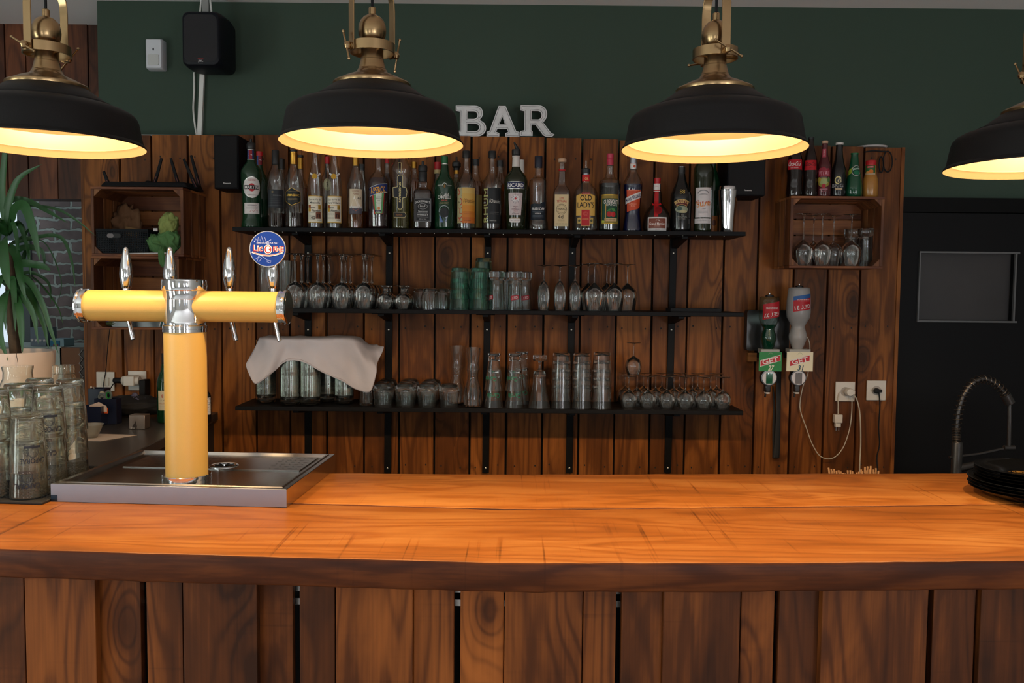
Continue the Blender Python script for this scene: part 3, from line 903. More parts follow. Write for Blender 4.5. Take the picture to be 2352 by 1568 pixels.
for k in range(6):
    a = k * PI / 3 + .3
    mb.tube([(rc.x, rc.y, zpl + .0045), (rc.x + .026 * math.cos(a), rc.y + .026 * math.sin(a), zpl + .004)], .0015, 6, BLACKG)
mb.build('rinser_star', None, tray)
# blue-ish plastic corner
MB().hexa([T(0.0, -.001, .002), T(0.0, -.001, .018), T(0.0, .001, .002), T(0, .001, .018), T(.028, -.0012, .002), T(.028, -.0012, .018), T(.028, .001, .002), T(.028, .001, .018)], ink('#3a4a5c', 1, .35)).build('corner_patch', None, tray, smooth=False)

# ---------------------------------------------------------------- beer tower
YEL = mat('yellow_powder_coat', hexc('#c8a254'), 0.42, bump=.12, bscale=500)
tc = Vector((-0.847, 2.197, 0)); tb = BZ + .0003 + th - .0068
tw = thing('beer_tower', 'T-shaped yellow beer tower with chrome centre and four taps on the steel tray', 'beer tower', (tc.x, tc.y, tb + .0004))
def zy(py): return P(424, py, tc.y).z - tb
MB().lathe([(.0525, .018), (.0525, zy(762))], 64, YEL).build('column', None, tw)
MB().lathe([(.0605, 0), (.0605, .003), (.0615, .004), (.0615, .011), (.0595, .012), (.0595, .014), (.0615, .015), (.0615, .021), (.0600, .0225), (.0535, .0225)], 64, CHROME).build('foot_ring', None, tw, angle=30)
zt = zy(643)
ch = [(.0528, zy(763)), (.0545, zy(762)), (.0545, zy(756)), (.0535, zy(755)), (.0550, zy(754)), (.0550, zy(748)), (.0538, zy(747)), (.0524, zy(746)), (.0524, zy(737)), (.0518, zy(736)), (.0518, zy(688)), (.0524, zy(687)), (.0526, zy(668)), (.0550, zy(666.5)), (.0560, zy(664)), (.0560, zy(649)), (.0552, zt), (.053, zt + .001), (.047, zt + .002), (.0001, zt + .002)]
MB().lathe(ch, 64, CHROME, cap1=False).build('centre_sleeve', None, tw, angle=28)
az = zy(703.5)
for sg in (-1, 1):
    mb = MB(); mb.M = Matrix.Translation((0, 0, az)) @ Matrix.Rotation(R(90 * sg), 4, 'Y')
    mb.lathe([(.0400, .030), (.0400, .250)], 56, YEL, cap0=False)
    arm = mb.build('arm', None, tw)
    mb = MB(); mb.M = Matrix.Translation((0, 0, az)) @ Matrix.Rotation(R(90 * sg), 4, 'Y')
    mb.lathe([(.0415, .246), (.0435, .247), (.0440, .250), (.0440, .256), (.0425, .257), (.0425, .259), (.0450, .260), (.0460, .263), (.0450, .267), (.041, .269), (.039, .2685)], 56, CHROME)
    cap = mb.build('end_ring', None, arm, angle=28)
    mb = MB(); mb.M = Matrix.Translation((0, 0, az)) @ Matrix.Rotation(R(90 * sg), 4, 'Y')
    mb.lathe([(.0395, .2685), (.039, .2695), (.0001, .2700)], 48, BLACKG, cap1=False)
    mb.build('end_disc', None, arm)
TY = .094
HND = CHROME
for k, px in enumerate((290, 391, 527, 627)):
    x = XA(px, tc.y + TY, 1.68) - tc.x
    z0 = P(px, 668, tc.y + TY).z - tb
    tap = MB()
    tap.M = Matrix.Translation((x, 0, az)) @ Matrix.Rotation(R(-90), 4, 'X')
    tap.lathe([(.016, .030), (.016, .060), (.012, .062), (.012, TY)], 24, CHROME)
    tap.M = Matrix.Translation((x, TY, az))
    tap.lathe([(.0001, -.022), (.012, -.02), (.0135, -.01), (.0135, .02), (.011, .03), (.008, .034), (.0085, z0 - az + .010), (.010, z0 - az + .012)], 24, CHROME)
    tap = tap.build('tap', None, tw)
    hp = [(.010, 0), (.0115, .002), (.0125, .008), (.0165, .030), (.0170, .040), (.0155, .058), (.0118, .080), (.0078, .100), (.0062, .107), (.0035, .1105), (.0001, .112)]
    hb = MB(); hb.M = Matrix.Translation((x, TY, z0 + .006)); hb.lathe([(.0095, -.004), (.0095, .001)] + hp, 28, HND)
    hb.build('tap_handle', None, tap, angle=50)
    sp = MB()
    dx = .014
    a, b_ = Vector((x + .001, TY, az - .02)), Vector((x + .001 + dx * 1.1, TY - .002, az - .086 - (0.006 if k != 1 else 0)))
    sp.tube([a, b_], .0062, 16, CHROME)
    sp.tube([b_ + (a - b_).normalized() * .001, b_ - (a - b_).normalized() * .002], .0048, 12, BLACKM)
    sp.build('spout', None, tap)
# round blue badge on the right tap
bc = P(615, 572, tc.y + TY - .03)
bx_, bz_ = bc.x - tc.x, bc.z - tb
BLUE = mat('badge_blue', hexc('#12307e'), .5, spec=.1); SILV = ink('#d8d4d0', 1, .35); CREAM = ink('#e9e4da'); DRED = ink('#8c2430')
badge = MB()
yawb = -math.atan2(bc.x, bc.y) * .25
badge.M = Matrix.Translation((bx_, TY - .03, bz_)) @ Matrix.Rotation(yawb, 4, 'Z') @ Matrix.Rotation(R(90), 4, 'X')
badge.lathe([(.0465, -.004), (.0475, -.003), (.0475, .001), (.0465, .002)], 56, SILV)
tp = [t_ for t_ in tw.children if t_.name.startswith('tap')][-1]
bo = badge.build('badge_body', None, tp)
a = Art(step=.01)
s_ = .04717 / 42
a.ell(0, 0, .0455, .0455, BLUE, 48)
A_ = lambda x: x * s_
sc = [(-31, -16), (-27, -24), (-23, -17), (-21, -28), (-17, -18), (-14, -30), (-10, -17), (-6, -27), (-3, -16), (8, -22), (-4, -14), (2, -10)]
a.line([(A_(x), A_(y)) for x, y in sc], A_(1.2), ink('#9fb0e0'))
a.line([(A_(x), A_(y)) for x, y in ((-28, 24), (-20, 18), (-14, 22), (-20, 30), (-24, 28), (-20, 14), (-8, 20), (-2, 26), (8, 28), (6, 33), (-2, 30))], A_(.8), ink('#8fa0d8'))
a.text('BIERE D\'ALSACE PUR MALT', 0, A_(-14), A_(50), A_(3.6), ink('#b9c4e6'))
for mt_, off, bo_ in ((CREAM, 0, .055), (DRED, 0, .005)):
    a.text('Lic', A_(-22), A_(-1.5), A_(23), A_(15), mt_, bold=bo_, shear=.0)
    a.text('RNE', A_(25), A_(0), A_(25), A_(13), mt_, bold=bo_)
a.ell(A_(1), A_(1), A_(9.5), A_(11), CREAM, 28); a.ell(A_(1), A_(1), A_(8), A_(9.5), DRED, 28); a.ell(A_(1.5), A_(1), A_(5.5), A_(7), CREAM, 24)
a.poly([(A_(2), A_(0)), (A_(8), A_(-1)), (A_(6), A_(5))], ink('#d02028'), sub=False)
a.line([(A_(x), A_(y)) for x, y in ((-36, 8), (-24, 12), (-8, 15), (4, 16), (20, 13), (35, 8))], A_(3.4), CREAM)
a.line([(A_(x), A_(y)) for x, y in ((-34, 8), (-24, 11.5), (-8, 14.5), (4, 15.5), (20, 12.5), (33, 8))], A_(1.4), DRED)
mb = MB(); mb.M = Matrix.Translation((bx_, TY - .03, bz_)) @ Matrix.Rotation(yawb, 4, 'Z')
a.emit(mb, lambda x, y, l: (x, -.002 - l, -y), lift=.00012, base=.0001)
mb.build('badge_print', None, bo, smooth=False)
# ---------------------------------------------------------------- liquor bottles on the top shelf
def interp_r(prof, z):
    pr = sorted(prof, key=lambda t: t[1])
    if z <= pr[0][1]: return pr[0][0]
    for (r0, z0), (r1, z1) in zip(pr, pr[1:]):
        if z <= z1: return r0 + (r1 - r0) * (z - z0) / max(z1 - z0, 1e-9)
    return pr[-1][0]
G_CLEAR = glass('clear_bottle_glass', (0.90, 0.91, 0.90), (0.22, 0.22, 0.21), .03, refl=1.6)
G_GREEN = mat('dark_green_bottle_glass', (0.004, 0.032, 0.012), 0.08, spec=.6)
G_GREEN2 = mat('olive_bottle_glass', (0.012, 0.016, 0.005), 0.08, spec=.6)
G_EMER = mat('emerald_bottle_glass', (0.003, 0.060, 0.025), 0.08, spec=.6)
G_BLACK = mat('black_bottle_glass', (0.006, 0.006, 0.006), 0.10, spec=.6)
G_NAVY = mat('deep_blue_liqueur', (0.004, 0.006, 0.045), 0.12)
G_BROWN = mat('brown_bottle_glass', (0.016, 0.008, 0.004), 0.08, spec=.6)
L_AMBER = glass('amber_spirit', (0.72, 0.34, 0.08), (0.3, 0.10, 0.02), .05, body=.25, bodycol=(.30, .12, .02))
L_DARK = glass('dark_brown_spirit', (0.25, 0.09, 0.04), (0.08, 0.02, 0.01), .05, body=.4, bodycol=(.05, .018, .01))
L_RED = glass('dark_red_liqueur', (0.20, 0.03, 0.03), (0.06, 0.01, 0.01), .05, body=.5, bodycol=(.05, .012, .014))
L_YEL = glass('yellow_liqueur', (0.62, 0.60, 0.18), (0.3, 0.28, 0.06), .05, body=.25, bodycol=(.20, .18, .04))
L_CLEAR = glass('clear_spirit', (0.86, 0.87, 0.85), (0.35, 0.36, 0.36), .05)
CAPB = mat('black_cap', (0.012, 0.012, 0.013), 0.4)
CAPG = mat('gold_foil_cap', hexc('#b98a3c'), 0.35, 1.0)
CAPR = mat('red_cap', hexc('#b01820'), 0.4)
CAPS = mat('silver_cap', hexc('#a9adb5'), 0.35, .8)
CAPN = mat('navy_cap', hexc('#141a2c'), 0.4)
CAPW = mat('white_foil', hexc('#cfcac4'), 0.45)
CAPP = mat('pink_red_cap', hexc('#b8304a'), 0.4)
CAPGR = mat('green_cap', hexc('#0f5a30'), 0.35)
CORK = mat('pale_cork', hexc('#c4a184'), 0.7)
PAPER = ink('#cfc4b0'); CREAMP = ink('#d9c9a0'); WHT = ink('#d6d1ce'); BLK = ink('#0c0c0e'); GOLD = ink('#c9a045', 1, .35); GOLDP = ink('#c79a34')
SHY = 3.66
def bottle(label, cx, prof, gl, Y=SHY, liquid=None, caps=(), art=None, n=2.0, name='liquor_bottle', group='liquor bottles on the top shelf', zbase=None, seg=28, depth=1.0, cat='bottle', artflat=False, spout=None, rzoff=0):
    """prof: [(half width px, y px)] bottom first, as measured; turned into metres at depth Y"""
    zb = (TZ if zbase is None else zbase) + .0004
    s_ = Y / F
    y0 = prof[0][1]
    X = XA(cx, Y, zb + .12)
    rz = -math.atan2(X, Y) + rzoff
    t = thing(name, label, cat, (X, Y, zb), rz, group)
    pr = [(r * s_, (y0 - y) * s_) for r, y in prof]
    prb = [(pr[0][0] * .86, pr[0][1]), (pr[0][0] * .97, pr[0][1] + .0015), (pr[0][0], pr[0][1] + .005)] + [p for p in pr[1:] if p[1] > .0055]
    # smooth the silhouette
    q = []
    for i in range(len(prb) - 1):
        q.append(prb[i])
        if i > 2 and abs(prb[i][0] - prb[i + 1][0]) > .004:
            p0, p1, p2, p3 = prb[i - 1], prb[i], prb[i + 1], prb[min(i + 2, len(prb) - 1)]
            for tt in (.33, .66):
                cr = lambda a, b_, c, d: .5 * (2 * b_ + (c - a) * tt + (2 * a - 5 * b_ + 4 * c - d) * tt * tt + (3 * b_ - a - 3 * c + d) * tt ** 3)
                q.append((cr(p0[0], p1[0], p2[0], p3[0]), p1[1] + (p2[1] - p1[1]) * tt))
    q.append(prb[-1])
    MB().lathe(q, seg if n == 2 else 40, gl, n=n, sy=depth).build('glass_body', None, t, angle=50)
    if liquid:
        lm, ly = liquid
        zl = (y0 - ly) * s_
        lp = [(max(r - .0022, .001), z) for r, z in q if .004 < z < zl - .001]
        lp = [(lp[0][0] * .95, .0045)] + lp + [(max(interp_r(q, zl) - .0022, .001), zl)]
        MB().lathe(lp, seg if n == 2 else 40, lm, n=n, sy=depth).build('liquid', None, t, angle=50)
    for cm, cp in caps:
        MB().lathe([(r * s_, (y0 - y) * s_) for r, y in cp], 20, cm).build('cap', None, t, angle=35)
    if spout:
        c0 = Vector((0, 0, (y0 - spout[0][1]) * s_))
        MB().tube([Vector(((x) * s_, 0, (y0 - y) * s_)) for x, y in spout], .004, 10, CAPB, rf=lambda u: .0085 - .0055 * u).build('pourer', None, t)
    if art:
        its = sorted(((min(p[1] for p in it[0]), max(p[1] for p in it[0]), it) for it in art.items), key=lambda t_: t_[0])
        groups = []
        for lo, hi, it in its:
            if groups and lo < groups[-1][0] + 5: groups[-1][0] = max(groups[-1][0], hi); groups[-1][1].append(it)
            else: groups.append([hi, [it]])
        for _, its_ in groups:
            mb = MB(); a = Art(3); a.items = its_
            def fn(x, y, l):
                u = (x - cx) * s_; z = (y0 - y) * s_
                r = interp_r(q, z)
                if artflat or n != 2: return (u, -r * depth - l - .0004, z)
                r += l + .0003
                th_ = u / r
                return (r * math.sin(th_), -r * math.cos(th_) * depth, z)
            a.emit(mb, fn, lift=.00016, base=.0003)
            mb.build('label', None, t, angle=60)
    return t

# 1 vermouth
a = Art(3); a.ell(579, 430, 21.5, 23.5, SILV, 40); a.ell(579, 430, 20, 22, WHT, 40); a.ell(578.5, 430.5, 7.5, 9, ink('#b5202a'), 24)
a.rect(561, 425.5, 596.5, 434.5, BLK); a.text('MARTINI', 578.8, 430, 33, 6.6, WHT, bold=.018); a.text('APERITIVO', 579, 447, 20, 2, ink('#777777')); a.lines(571, 587, (412, 415), 1.4, ink('#a65a5a'))
a.rect(560.5, 465, 597, 489.5, WHT); a.text('ROSSO', 578.5, 470.3, 20, 3.2, ink('#3a2a40'), bold=.02); a.lines(564, 592, (475, 477.5), .8, ink('#8a8a8a')); a.line([(574, 485), (578, 481), (582, 485), (586, 480), (592, 483)], .9, ink('#b05050'))
a.rect(571.5, 345, 580, 367, ink('#8a1c28')); a.rect(568.5, 345, 572, 367, ink('#2c4a86')); a.rect(580, 345, 584, 367, ink('#1a2a5a')); a.text('M', 577, 356, 4, 10, WHT, rot=90); a.rect(568, 344, 585, 345.3, SILV); a.rect(568, 366, 585, 367.3, SILV)
bottle('green vermouth bottle, leftmost on the top shelf, with round white label and red disc', 577.6, [(23, 521), (23, 516), (20.3, 498), (20.3, 465), (21.5, 430), (23.2, 402), (22, 390), (15, 378), (9, 370), (8, 345)], G_GREEN, caps=[(CAPB, [(8.5, 344), (10, 341), (10, 331), (8, 328), (3, 327), (2.5, 319)])], art=a)
# 2 cognac
a = Art(3); a.rect(613, 434.5, 654, 475.5, ink('#22252a')); a.text('COGNAC', 638, 447.5, 22, 3, ink('#77787a')); a.ell(626, 440, 2.6, 2.6, ink('#6c5c40'), 12); a.lines(618, 648, (455, 459, 463), .9, ink('#45484c')); a.rect(613, 470, 654, 471, ink('#45484c'))
cg = [(19.5, 521), (19.5, 515), (20, 430), (19.6, 412), (17.5, 401), (13.5, 390), (10, 382), (8, 376)]
bottle('clear brandy bottle with a wide dark grey band label and tall black cap', 633.4, cg, G_CLEAR, liquid=(L_DARK, 487), caps=[(CAPB, [(8.3, 376), (8.3, 346), (7, 344), (.1, 343.6)])], art=a)
# 3 armagnac
hexg = [(654, 440), (669.5, 430), (691, 440), (691, 461), (669.5, 470.5), (654, 461)]
a = Art(3); a.poly(hexg, GOLD); a.poly([(x + (672 - x) * .05, y + (450 - y) * .05) for x, y in hexg], ink('#14181a')); a.text('ARMAGNAC', 672.5, 447, 31, 5, GOLD, bold=.02); a.lines(661, 684, (438, 454, 457, 460), .9, ink('#8a7a50'))
bottle('clear brandy bottle with a dark hexagonal gold-edged label and gold capsule', 675, [(20.5, 521), (21, 514), (21.3, 425), (20, 412), (17, 400), (13, 388), (9, 378), (8, 374)], G_CLEAR, liquid=(L_DARK, 486), caps=[(CAPG, [(8.2, 376), (8, 352), (8.6, 351), (8.6, 348), (.1, 347.6)]), (CAPB, [(8.4, 347.5), (8.4, 343.5), (.1, 343)])], art=a)
# 4, 5 fruit brandies
for k, (cx, fruit, nm, lb) in enumerate(((724, 'Mirabelle', 'sf', 'tall clear fruit brandy bottle with cream label, nearer the gold-capped brandy'), (768, 'Poire Williams', 'pw', 'tall clear fruit brandy bottle with cream label, beside the sailing ship label'))):
    x0 = cx - 17.5; a = Art(3)
    a.rect(x0, 446.5, x0 + 36, 507, GOLDP); a.rect(x0, 448, x0 + 34.5, 505.5, ink('#dcd4c0'))
    a.text('Eau de Vie de', cx - 1, 454.5, 27, 4, BLK); a.text(fruit, cx - 1, 462, 24 if k == 0 else 30, 4.6, BLK, bold=.01)
    a.rect(x0 + .5, 467, x0 + 31, 468, GOLDP); a.rect(x0 + 24, 468, x0 + 31, 477, GOLD); a.rect(x0 + 1, 468, x0 + 7, 482, ink('#8a3c22')); a.rect(x0 + 1, 475, x0 + 7, 482, GOLDP); a.text('S', x0 + 4, 475, 4, 9, GOLD, bold=.018)
    a.text('aint', x0 + 12, 473, 10, 4.5, BLK); a.text('Florian', x0 + 20, 480, 21, 5, BLK, bold=.01); a.lines(x0 + 1, x0 + 17, (485, 488, 491, 494, 497, 500), .8, ink('#6a645a'))
    a.rect(x0 + 18.5, 483, x0 + 31, 498, ink('#6a3a22')); a.text('n', x0 + 25, 491, 8, 8, ink('#2c1810'), bold=.018); a.lines(x0 + 22, x0 + 31, (500.5,), 1.4, ink('#4a443a'))
    if k == 0: a.text('40', x0 + 12, 496, 10, 7, BLK)
    a.line([(cx - 12.5, 395), (cx - 6, 400), (cx, 402), (cx + 7, 400), (cx + 13, 395)], 4, WHT)
    a.ell(cx - 1.5, 402.6, 6.2, 6.2, GOLDP, 12); a.ell(cx - 1.5, 402.6, 4.4, 4.4, GOLD, 12)
    bottle(lb, cx, [(18.5, 520), (18.8, 514), (18.3, 450), (16.5, 418), (13, 395), (9.5, 378), (6.5, 360), (5.5, 335)], G_CLEAR, liquid=(L_CLEAR, 462), caps=[(CAPW, [(6.5, 336), (6.5, 322), (.1, 321)])], art=a)
# 6 pear cognac
a = Art(3); a.rect(801.5, 430, 832.3, 486.5, ink('#3c3430')); a.rect(802, 430.6, 831.7, 473, ink('#cbbba0')); a.rect(802, 473, 831.7, 486, ink('#4a4650')); a.rect(802, 469, 831.7, 474, ink('#c8c6c0'))
a.text('COGNAC', 817, 434.8, 17, 4, ink('#7a3420')); a.text('POIRE', 817, 441.5, 13, 4, ink('#7a3420')); a.poly([(814, 445), (821, 470), (806, 470)], ink('#e6e0d2'), sub=False); a.poly([(818, 447), (828, 470), (820, 470)], ink('#ddd4c4'), sub=False); a.poly([(805, 471), (829, 470.5), (826, 473.5), (808, 474)], ink('#2a2624'), sub=False); a.text('4d', 825, 451, 8, 6, BLK)
a.poly([(809, 475), (825, 475), (817, 481)], ink('#8a5a50'), sub=False)
bottle('clear pear brandy bottle whose label shows a white sailing ship', 817, [(19, 520), (19.3, 514), (19.6, 428), (18, 412), (14, 398), (10, 385), (7.5, 376)], G_CLEAR, liquid=(L_AMBER, 480), caps=[(CAPG, [(7.6, 377), (7.6, 352), (.1, 351)])], art=a)
# 7 orange aperitif
a = Art(3); a.poly([(855.5, 440), (884.5, 440), (880, 486), (859.5, 487)], ink('#8a1c14')); a.poly([(854, 441), (859, 440), (863, 484), (860, 486.5)], ink('#c23a24'), sub=False); a.poly([(858, 440), (882, 440), (878, 485), (862, 486)], ink('#5f9a62')); a.poly([(863, 440), (877, 440), (874.5, 484), (865.5, 484)], ink('#cfd6c4'))
a.text('APERITIVO', 870, 452, 13, 2.6, ink('#4a4a44')); a.text('1919', 870, 457, 6, 2.4, ink('#4a4a44')); a.arc(870, 455, 8, 8, 0, 360, .5, ink('#8a9a88')); a.ell(870, 474, 3, 3.4, ink('#d08a50'), 12); a.rect(861, 478, 876, 483, ink('#1a1e3a')); a.text('barbieri', 868.5, 480.5, 10, 2.4, WHT)
a.poly([(846.5, 428), (869, 420), (891.5, 417), (891.5, 438), (869, 441), (848, 448)], ink('#c9c9c4')); a.poly([(846.5, 429), (869, 421), (891.5, 418), (891.5, 437), (869, 440), (848, 447)], ink('#1c2c60'))
a.text('APEROL', 868.5, 433, 37, 14, ink('#e0a02a'), rot=-7, bold=.018)
bottle('orange aperitif bottle with a slanted blue label lettered in yellow', 869, [(23.5, 520), (24.5, 512), (24.8, 470), (25.3, 430), (25, 418), (21, 405), (14, 395), (9, 389), (7.8, 380), (7, 350)], G_CLEAR, liquid=(L_RED, 404), caps=[(CAPB, [(7.5, 350), (7.5, 336), (.1, 335)])], art=a)
# 8 elderflower carafe
def cartouche(a, pts, grow, m): a.poly([(x + (grow if x > 920 else -grow), y + (grow if y > 438 else -grow)) for x, y in pts], m)
a = Art(3)
cr = [(903.5, 429), (914, 427), (914, 405), (917, 401), (923, 401), (924, 405), (924, 427), (932, 429), (934, 438), (932, 449), (924, 451), (924, 472), (921, 476), (916, 476), (914, 472), (914, 451), (904, 449)]
cartouche(a, cr, .9, ink('#cfc08a')); cartouche(a, cr, -.1, ink('#16181e')); a.text('ST-GERMAIN', 918.6, 438.5, 44, 4.6, ink('#d8c88c'), rot=90, bold=.018)
a.poly([(905, 483), (930, 483), (933, 489), (930, 495), (905, 495)], ink('#b8a878')); a.poly([(905.8, 484), (929.5, 484), (932, 489), (929.5, 494), (905.8, 494)], ink('#1a1814')); a.text('LIQUEUR', 917, 489, 15, 4, ink('#a06a3a'), bold=.02)
a.frame(914.5, 372, 922, 395, .8, ink('#cfc08a'))
bottle('faceted clear carafe of pale yellow liqueur with a cross-shaped black label', 921, [(21.5, 521), (21.5, 514), (22, 475), (23, 440), (24.5, 405), (25.5, 390), (24, 380), (18, 370), (10, 355), (7.5, 340), (8, 325)], G_CLEAR, liquid=(L_YEL, 449), caps=[(BRASS, [(9, 326), (9, 312), (.1, 311)])], art=a, seg=8, artflat=True)
# 9 square whiskey
a = Art(3); a.rect(952, 451, 990.5, 504, ink('#101012')); a.frame(953, 452, 989.5, 503, .7, ink('#8c8c8e')); a.frame(955.5, 466, 987, 501, .5, ink('#6c6c6e'))
a.text("JACK DANIEL'S", 971, 461.5, 33, 6, ink('#c8c8c6'), bold=.018, arch=3); a.arc(971, 469.5, 10.5, 6.2, 0, 360, .7, ink('#a8a8a8')); a.text('No7', 971, 469.5, 12, 4, ink('#c8c8c6'), bold=.018); a.text('Tennessee', 971, 480.7, 22, 4.6, ink('#c8c8c6'), shear=.2); a.text('WHISKEY', 971, 488, 25, 4, ink('#c8c8c6'), bold=.018); a.lines(958, 984, (484, 493), .8, ink('#98989a')); a.text('40% Vol. 700ml', 971, 498, 16, 2.2, ink('#a8a8a8'))
bottle('short square whiskey bottle with a black label and black pourer cap', 971, [(20.5, 521), (21, 515), (21, 440), (20, 434), (15, 429.5), (10.5, 426), (11.2, 418), (10.5, 412.5), (9, 411.5)], G_CLEAR, liquid=(L_DARK, 431), caps=[(CAPB, [(9.5, 412), (10, 392), (9, 390), (10.5, 388), (10.5, 378), (9, 375), (3.5, 374.5), (3, 366)])], art=a, n=5)
# 10 scotch in green glass
a = Art(3); a.text('CLAN', 1021, 442, 18, 6, WHT, bold=.01); a.text('CAMPBELL', 1020.5, 448.5, 32, 7, WHT, bold=.01); a.lines(1013, 1029, (454.5,), 2.4, ink('#a84a40')); a.lines(1009, 1031, (459.5, 463), .8, ink('#9a8a60'))
a.line([(1004, 423), (1005, 421.5), (1014, 421.5)], .8, SILV); a.line([(1028, 421.5), (1038, 421.5), (1039, 423)], .8, SILV); a.arc(1021, 423, 5.5, 6, 180, 360, .9, SILV); a.ell(1021, 424, 2.4, 4, ink('#7a5a2a'), 12)
a.arc(1020, 480, 12, 12.5, 170, 350, 1.1, ink('#a8b0b8')); a.ell(1020, 483, 10.5, 11, ink('#15181a'), 24); a.poly([(1009, 490), (1013, 492), (1018, 505), (1011, 505)], ink('#5a74a8'), sub=False); a.poly([(1029, 490), (1026, 492), (1022, 505), (1025, 504)], ink('#8a98b0'), sub=False)
bottle('dark green whisky bottle with white lettering printed on the glass', 1021, [(22, 521), (22.8, 514), (23, 428), (22.3, 414), (18, 405), (12.5, 397), (10, 388), (8.3, 376), (7.8, 372)], G_GREEN, caps=[(SILV, [(8, 373), (8, 371)]), (CAPGR, [(7.8, 371), (7.8, 355), (.1, 354)])], art=a)
# 11, 13 two rums
for cx, bgc, fc, tc_, lb, lq in ((1070.6, ink('#c8923a'), ink('#b03a20'), ink('#4a3a20'), 'clear rum bottle with an orange and yellow label and red upright lettering', L_CLEAR),
                               (1130, ink('#181a1c'), ink('#b0b070'), ink('#c8c8c0'), 'clear rum bottle with a near-black label and pale yellow upright lettering', L_DARK)):
    a = Art(3); x0 = cx - 23
    if lq is L_CLEAR:
        a.rect(x0, 425.5, x0 + 15, 505, ink('#a8a078'))
        for k, hx in enumerate(('#c8a860', '#c8a050', '#c89440', '#c8842e', '#c07428', '#b86424')): a.rect(x0 + 14, 425.5 + k * 13.25, x0 + 46, 425.5 + (k + 1) * 13.25, ink(hx)); a.layer -= 1
    else:
        a.rect(x0 + 14, 425.5, x0 + 46, 505, bgc)
    a.layer += 1
    a.text('RHUM', x0 + 8, 465, 76, 11.5, fc, rot=-90, bold=.0); a.text('de', x0 + 5, 458, 6, 4.5, tc_); a.text("l'Oratoire", x0 + 31, 455, 27, 9, tc_, shear=.15, rot=3); a.lines(x0 + 18, x0 + 40, (480, 484), .7, tc_); a.lines(x0 + 18, x0 + 34, (499,), 1, tc_)
    bottle(lb, cx, [(23, 520), (23.4, 513), (23.6, 424), (22.5, 413), (18, 404), (12.5, 396), (9, 388), (7.3, 375), (7.3, 356)], G_CLEAR, liquid=(lq, 424 if lq is L_CLEAR else 485), caps=[(CAPB, [(9, 356), (9, 341.5), (8.3, 340.5), (.1, 340)])], art=a)
# 15 pastis
a = Art(3); a.rect(1162, 413.5, 1205.5, 429.5, SILV); a.rect(1163, 414.5, 1204.5, 428.5, ink('#16204a')); a.text('RICARD', 1184, 421.5, 38, 8.5, ink('#e8e8e6'), bold=.018)
sh = [(1167, 440), (1169, 438.5), (1199, 438.5), (1201, 440), (1200, 452), (1197, 488), (1170, 488), (1167, 452)]
a.poly(sh, ink('#c6b8b8')); a.ell(1184, 451.5, 8, 8, ink('#e0dcdc'), 16)
for k in range(10):
    an = k * PI / 5; a.line([(1184 + 4 * math.cos(an), 451.5 + 4 * math.sin(an)), (1184 + 10.5 * math.cos(an + .25), 451.5 + 11 * math.sin(an + .25))], .8, ink('#6a6a74'))
a.ell(1184, 451.5, 2.6, 2.6, ink('#b83038'), 14); a.text('PASTIS', 1184, 469, 10, 2, ink('#6a3a4a')); a.text('DE', 1184, 472, 3, 1.6, ink('#6a3a4a')); a.text('MARSEILLE', 1184, 475, 17, 2.2, ink('#6a3a4a')); a.lines(1180, 1189, (478.5, 481), 1, ink('#a04a4a')); a.line([(1176, 485.5), (1180, 483.5), (1186, 485.5), (1192, 483.5)], .6, ink('#444444'))
a.rect(1172, 494, 1194, 495.5, GOLDP); a.poly([(1170, 496), (1196, 496), (1196, 502), (1193, 505), (1173, 505), (1170, 502)], WHT); a.lines(1173, 1193, (499.5,), 1.4, ink('#7a6a7a'))
bottle('tall dark green aniseed bottle with a blue name plate and black pourer', 1184.5, [(20.5, 522), (21.5, 505), (24.5, 450), (26.5, 422), (26.8, 410), (24, 400), (18, 392), (12, 385), (9.2, 378)], G_GREEN2, caps=[(CAPG, [(9.4, 386), (9.2, 383)]), (CAPW, [(9.2, 383), (8.2, 356), (9, 355.5), (9, 353), (.1, 352.6)]), (CAPB, [(7, 353), (9.8, 351), (10.3, 345), (9.8, 339), (6, 338)])], art=a, spout=[(4, 340), (0, 332), (-3, 326), (-5, 322)])
# 16 vodka
a = Art(3); a.poly([(1217, 462), (1228, 460), (1240, 462), (1246, 457), (1255, 455.5), (1255, 497), (1217, 497)], ink('#151c26')); a.text('ERISTOFF', 1236, 472.5, 31, 6, WHT, bold=.02); a.text('VODKA', 1236, 483, 14, 3, WHT, bold=.02); a.lines(1222, 1250, (478, 487, 490), .8, ink('#5a6470')); a.lines(1230, 1243, (373,), 2, ink('#5a6470'))
a.line([(1226, 430), (1232, 424), (1239, 420), (1243, 415)], 1, ink('#6a6c70'))
bottle('clear vodka bottle with square shoulders, navy cap and navy label', 1236, [(23, 521), (23.4, 515), (22.5, 500), (20.5, 495), (20.7, 412), (20, 407), (17.5, 404), (12, 400), (8.7, 396), (7.6, 388), (7.6, 377)], G_CLEAR, liquid=(L_CLEAR, 470), caps=[(CAPN, [(9, 378), (9, 353), (8.5, 352), (.1, 351.8)])], art=a)
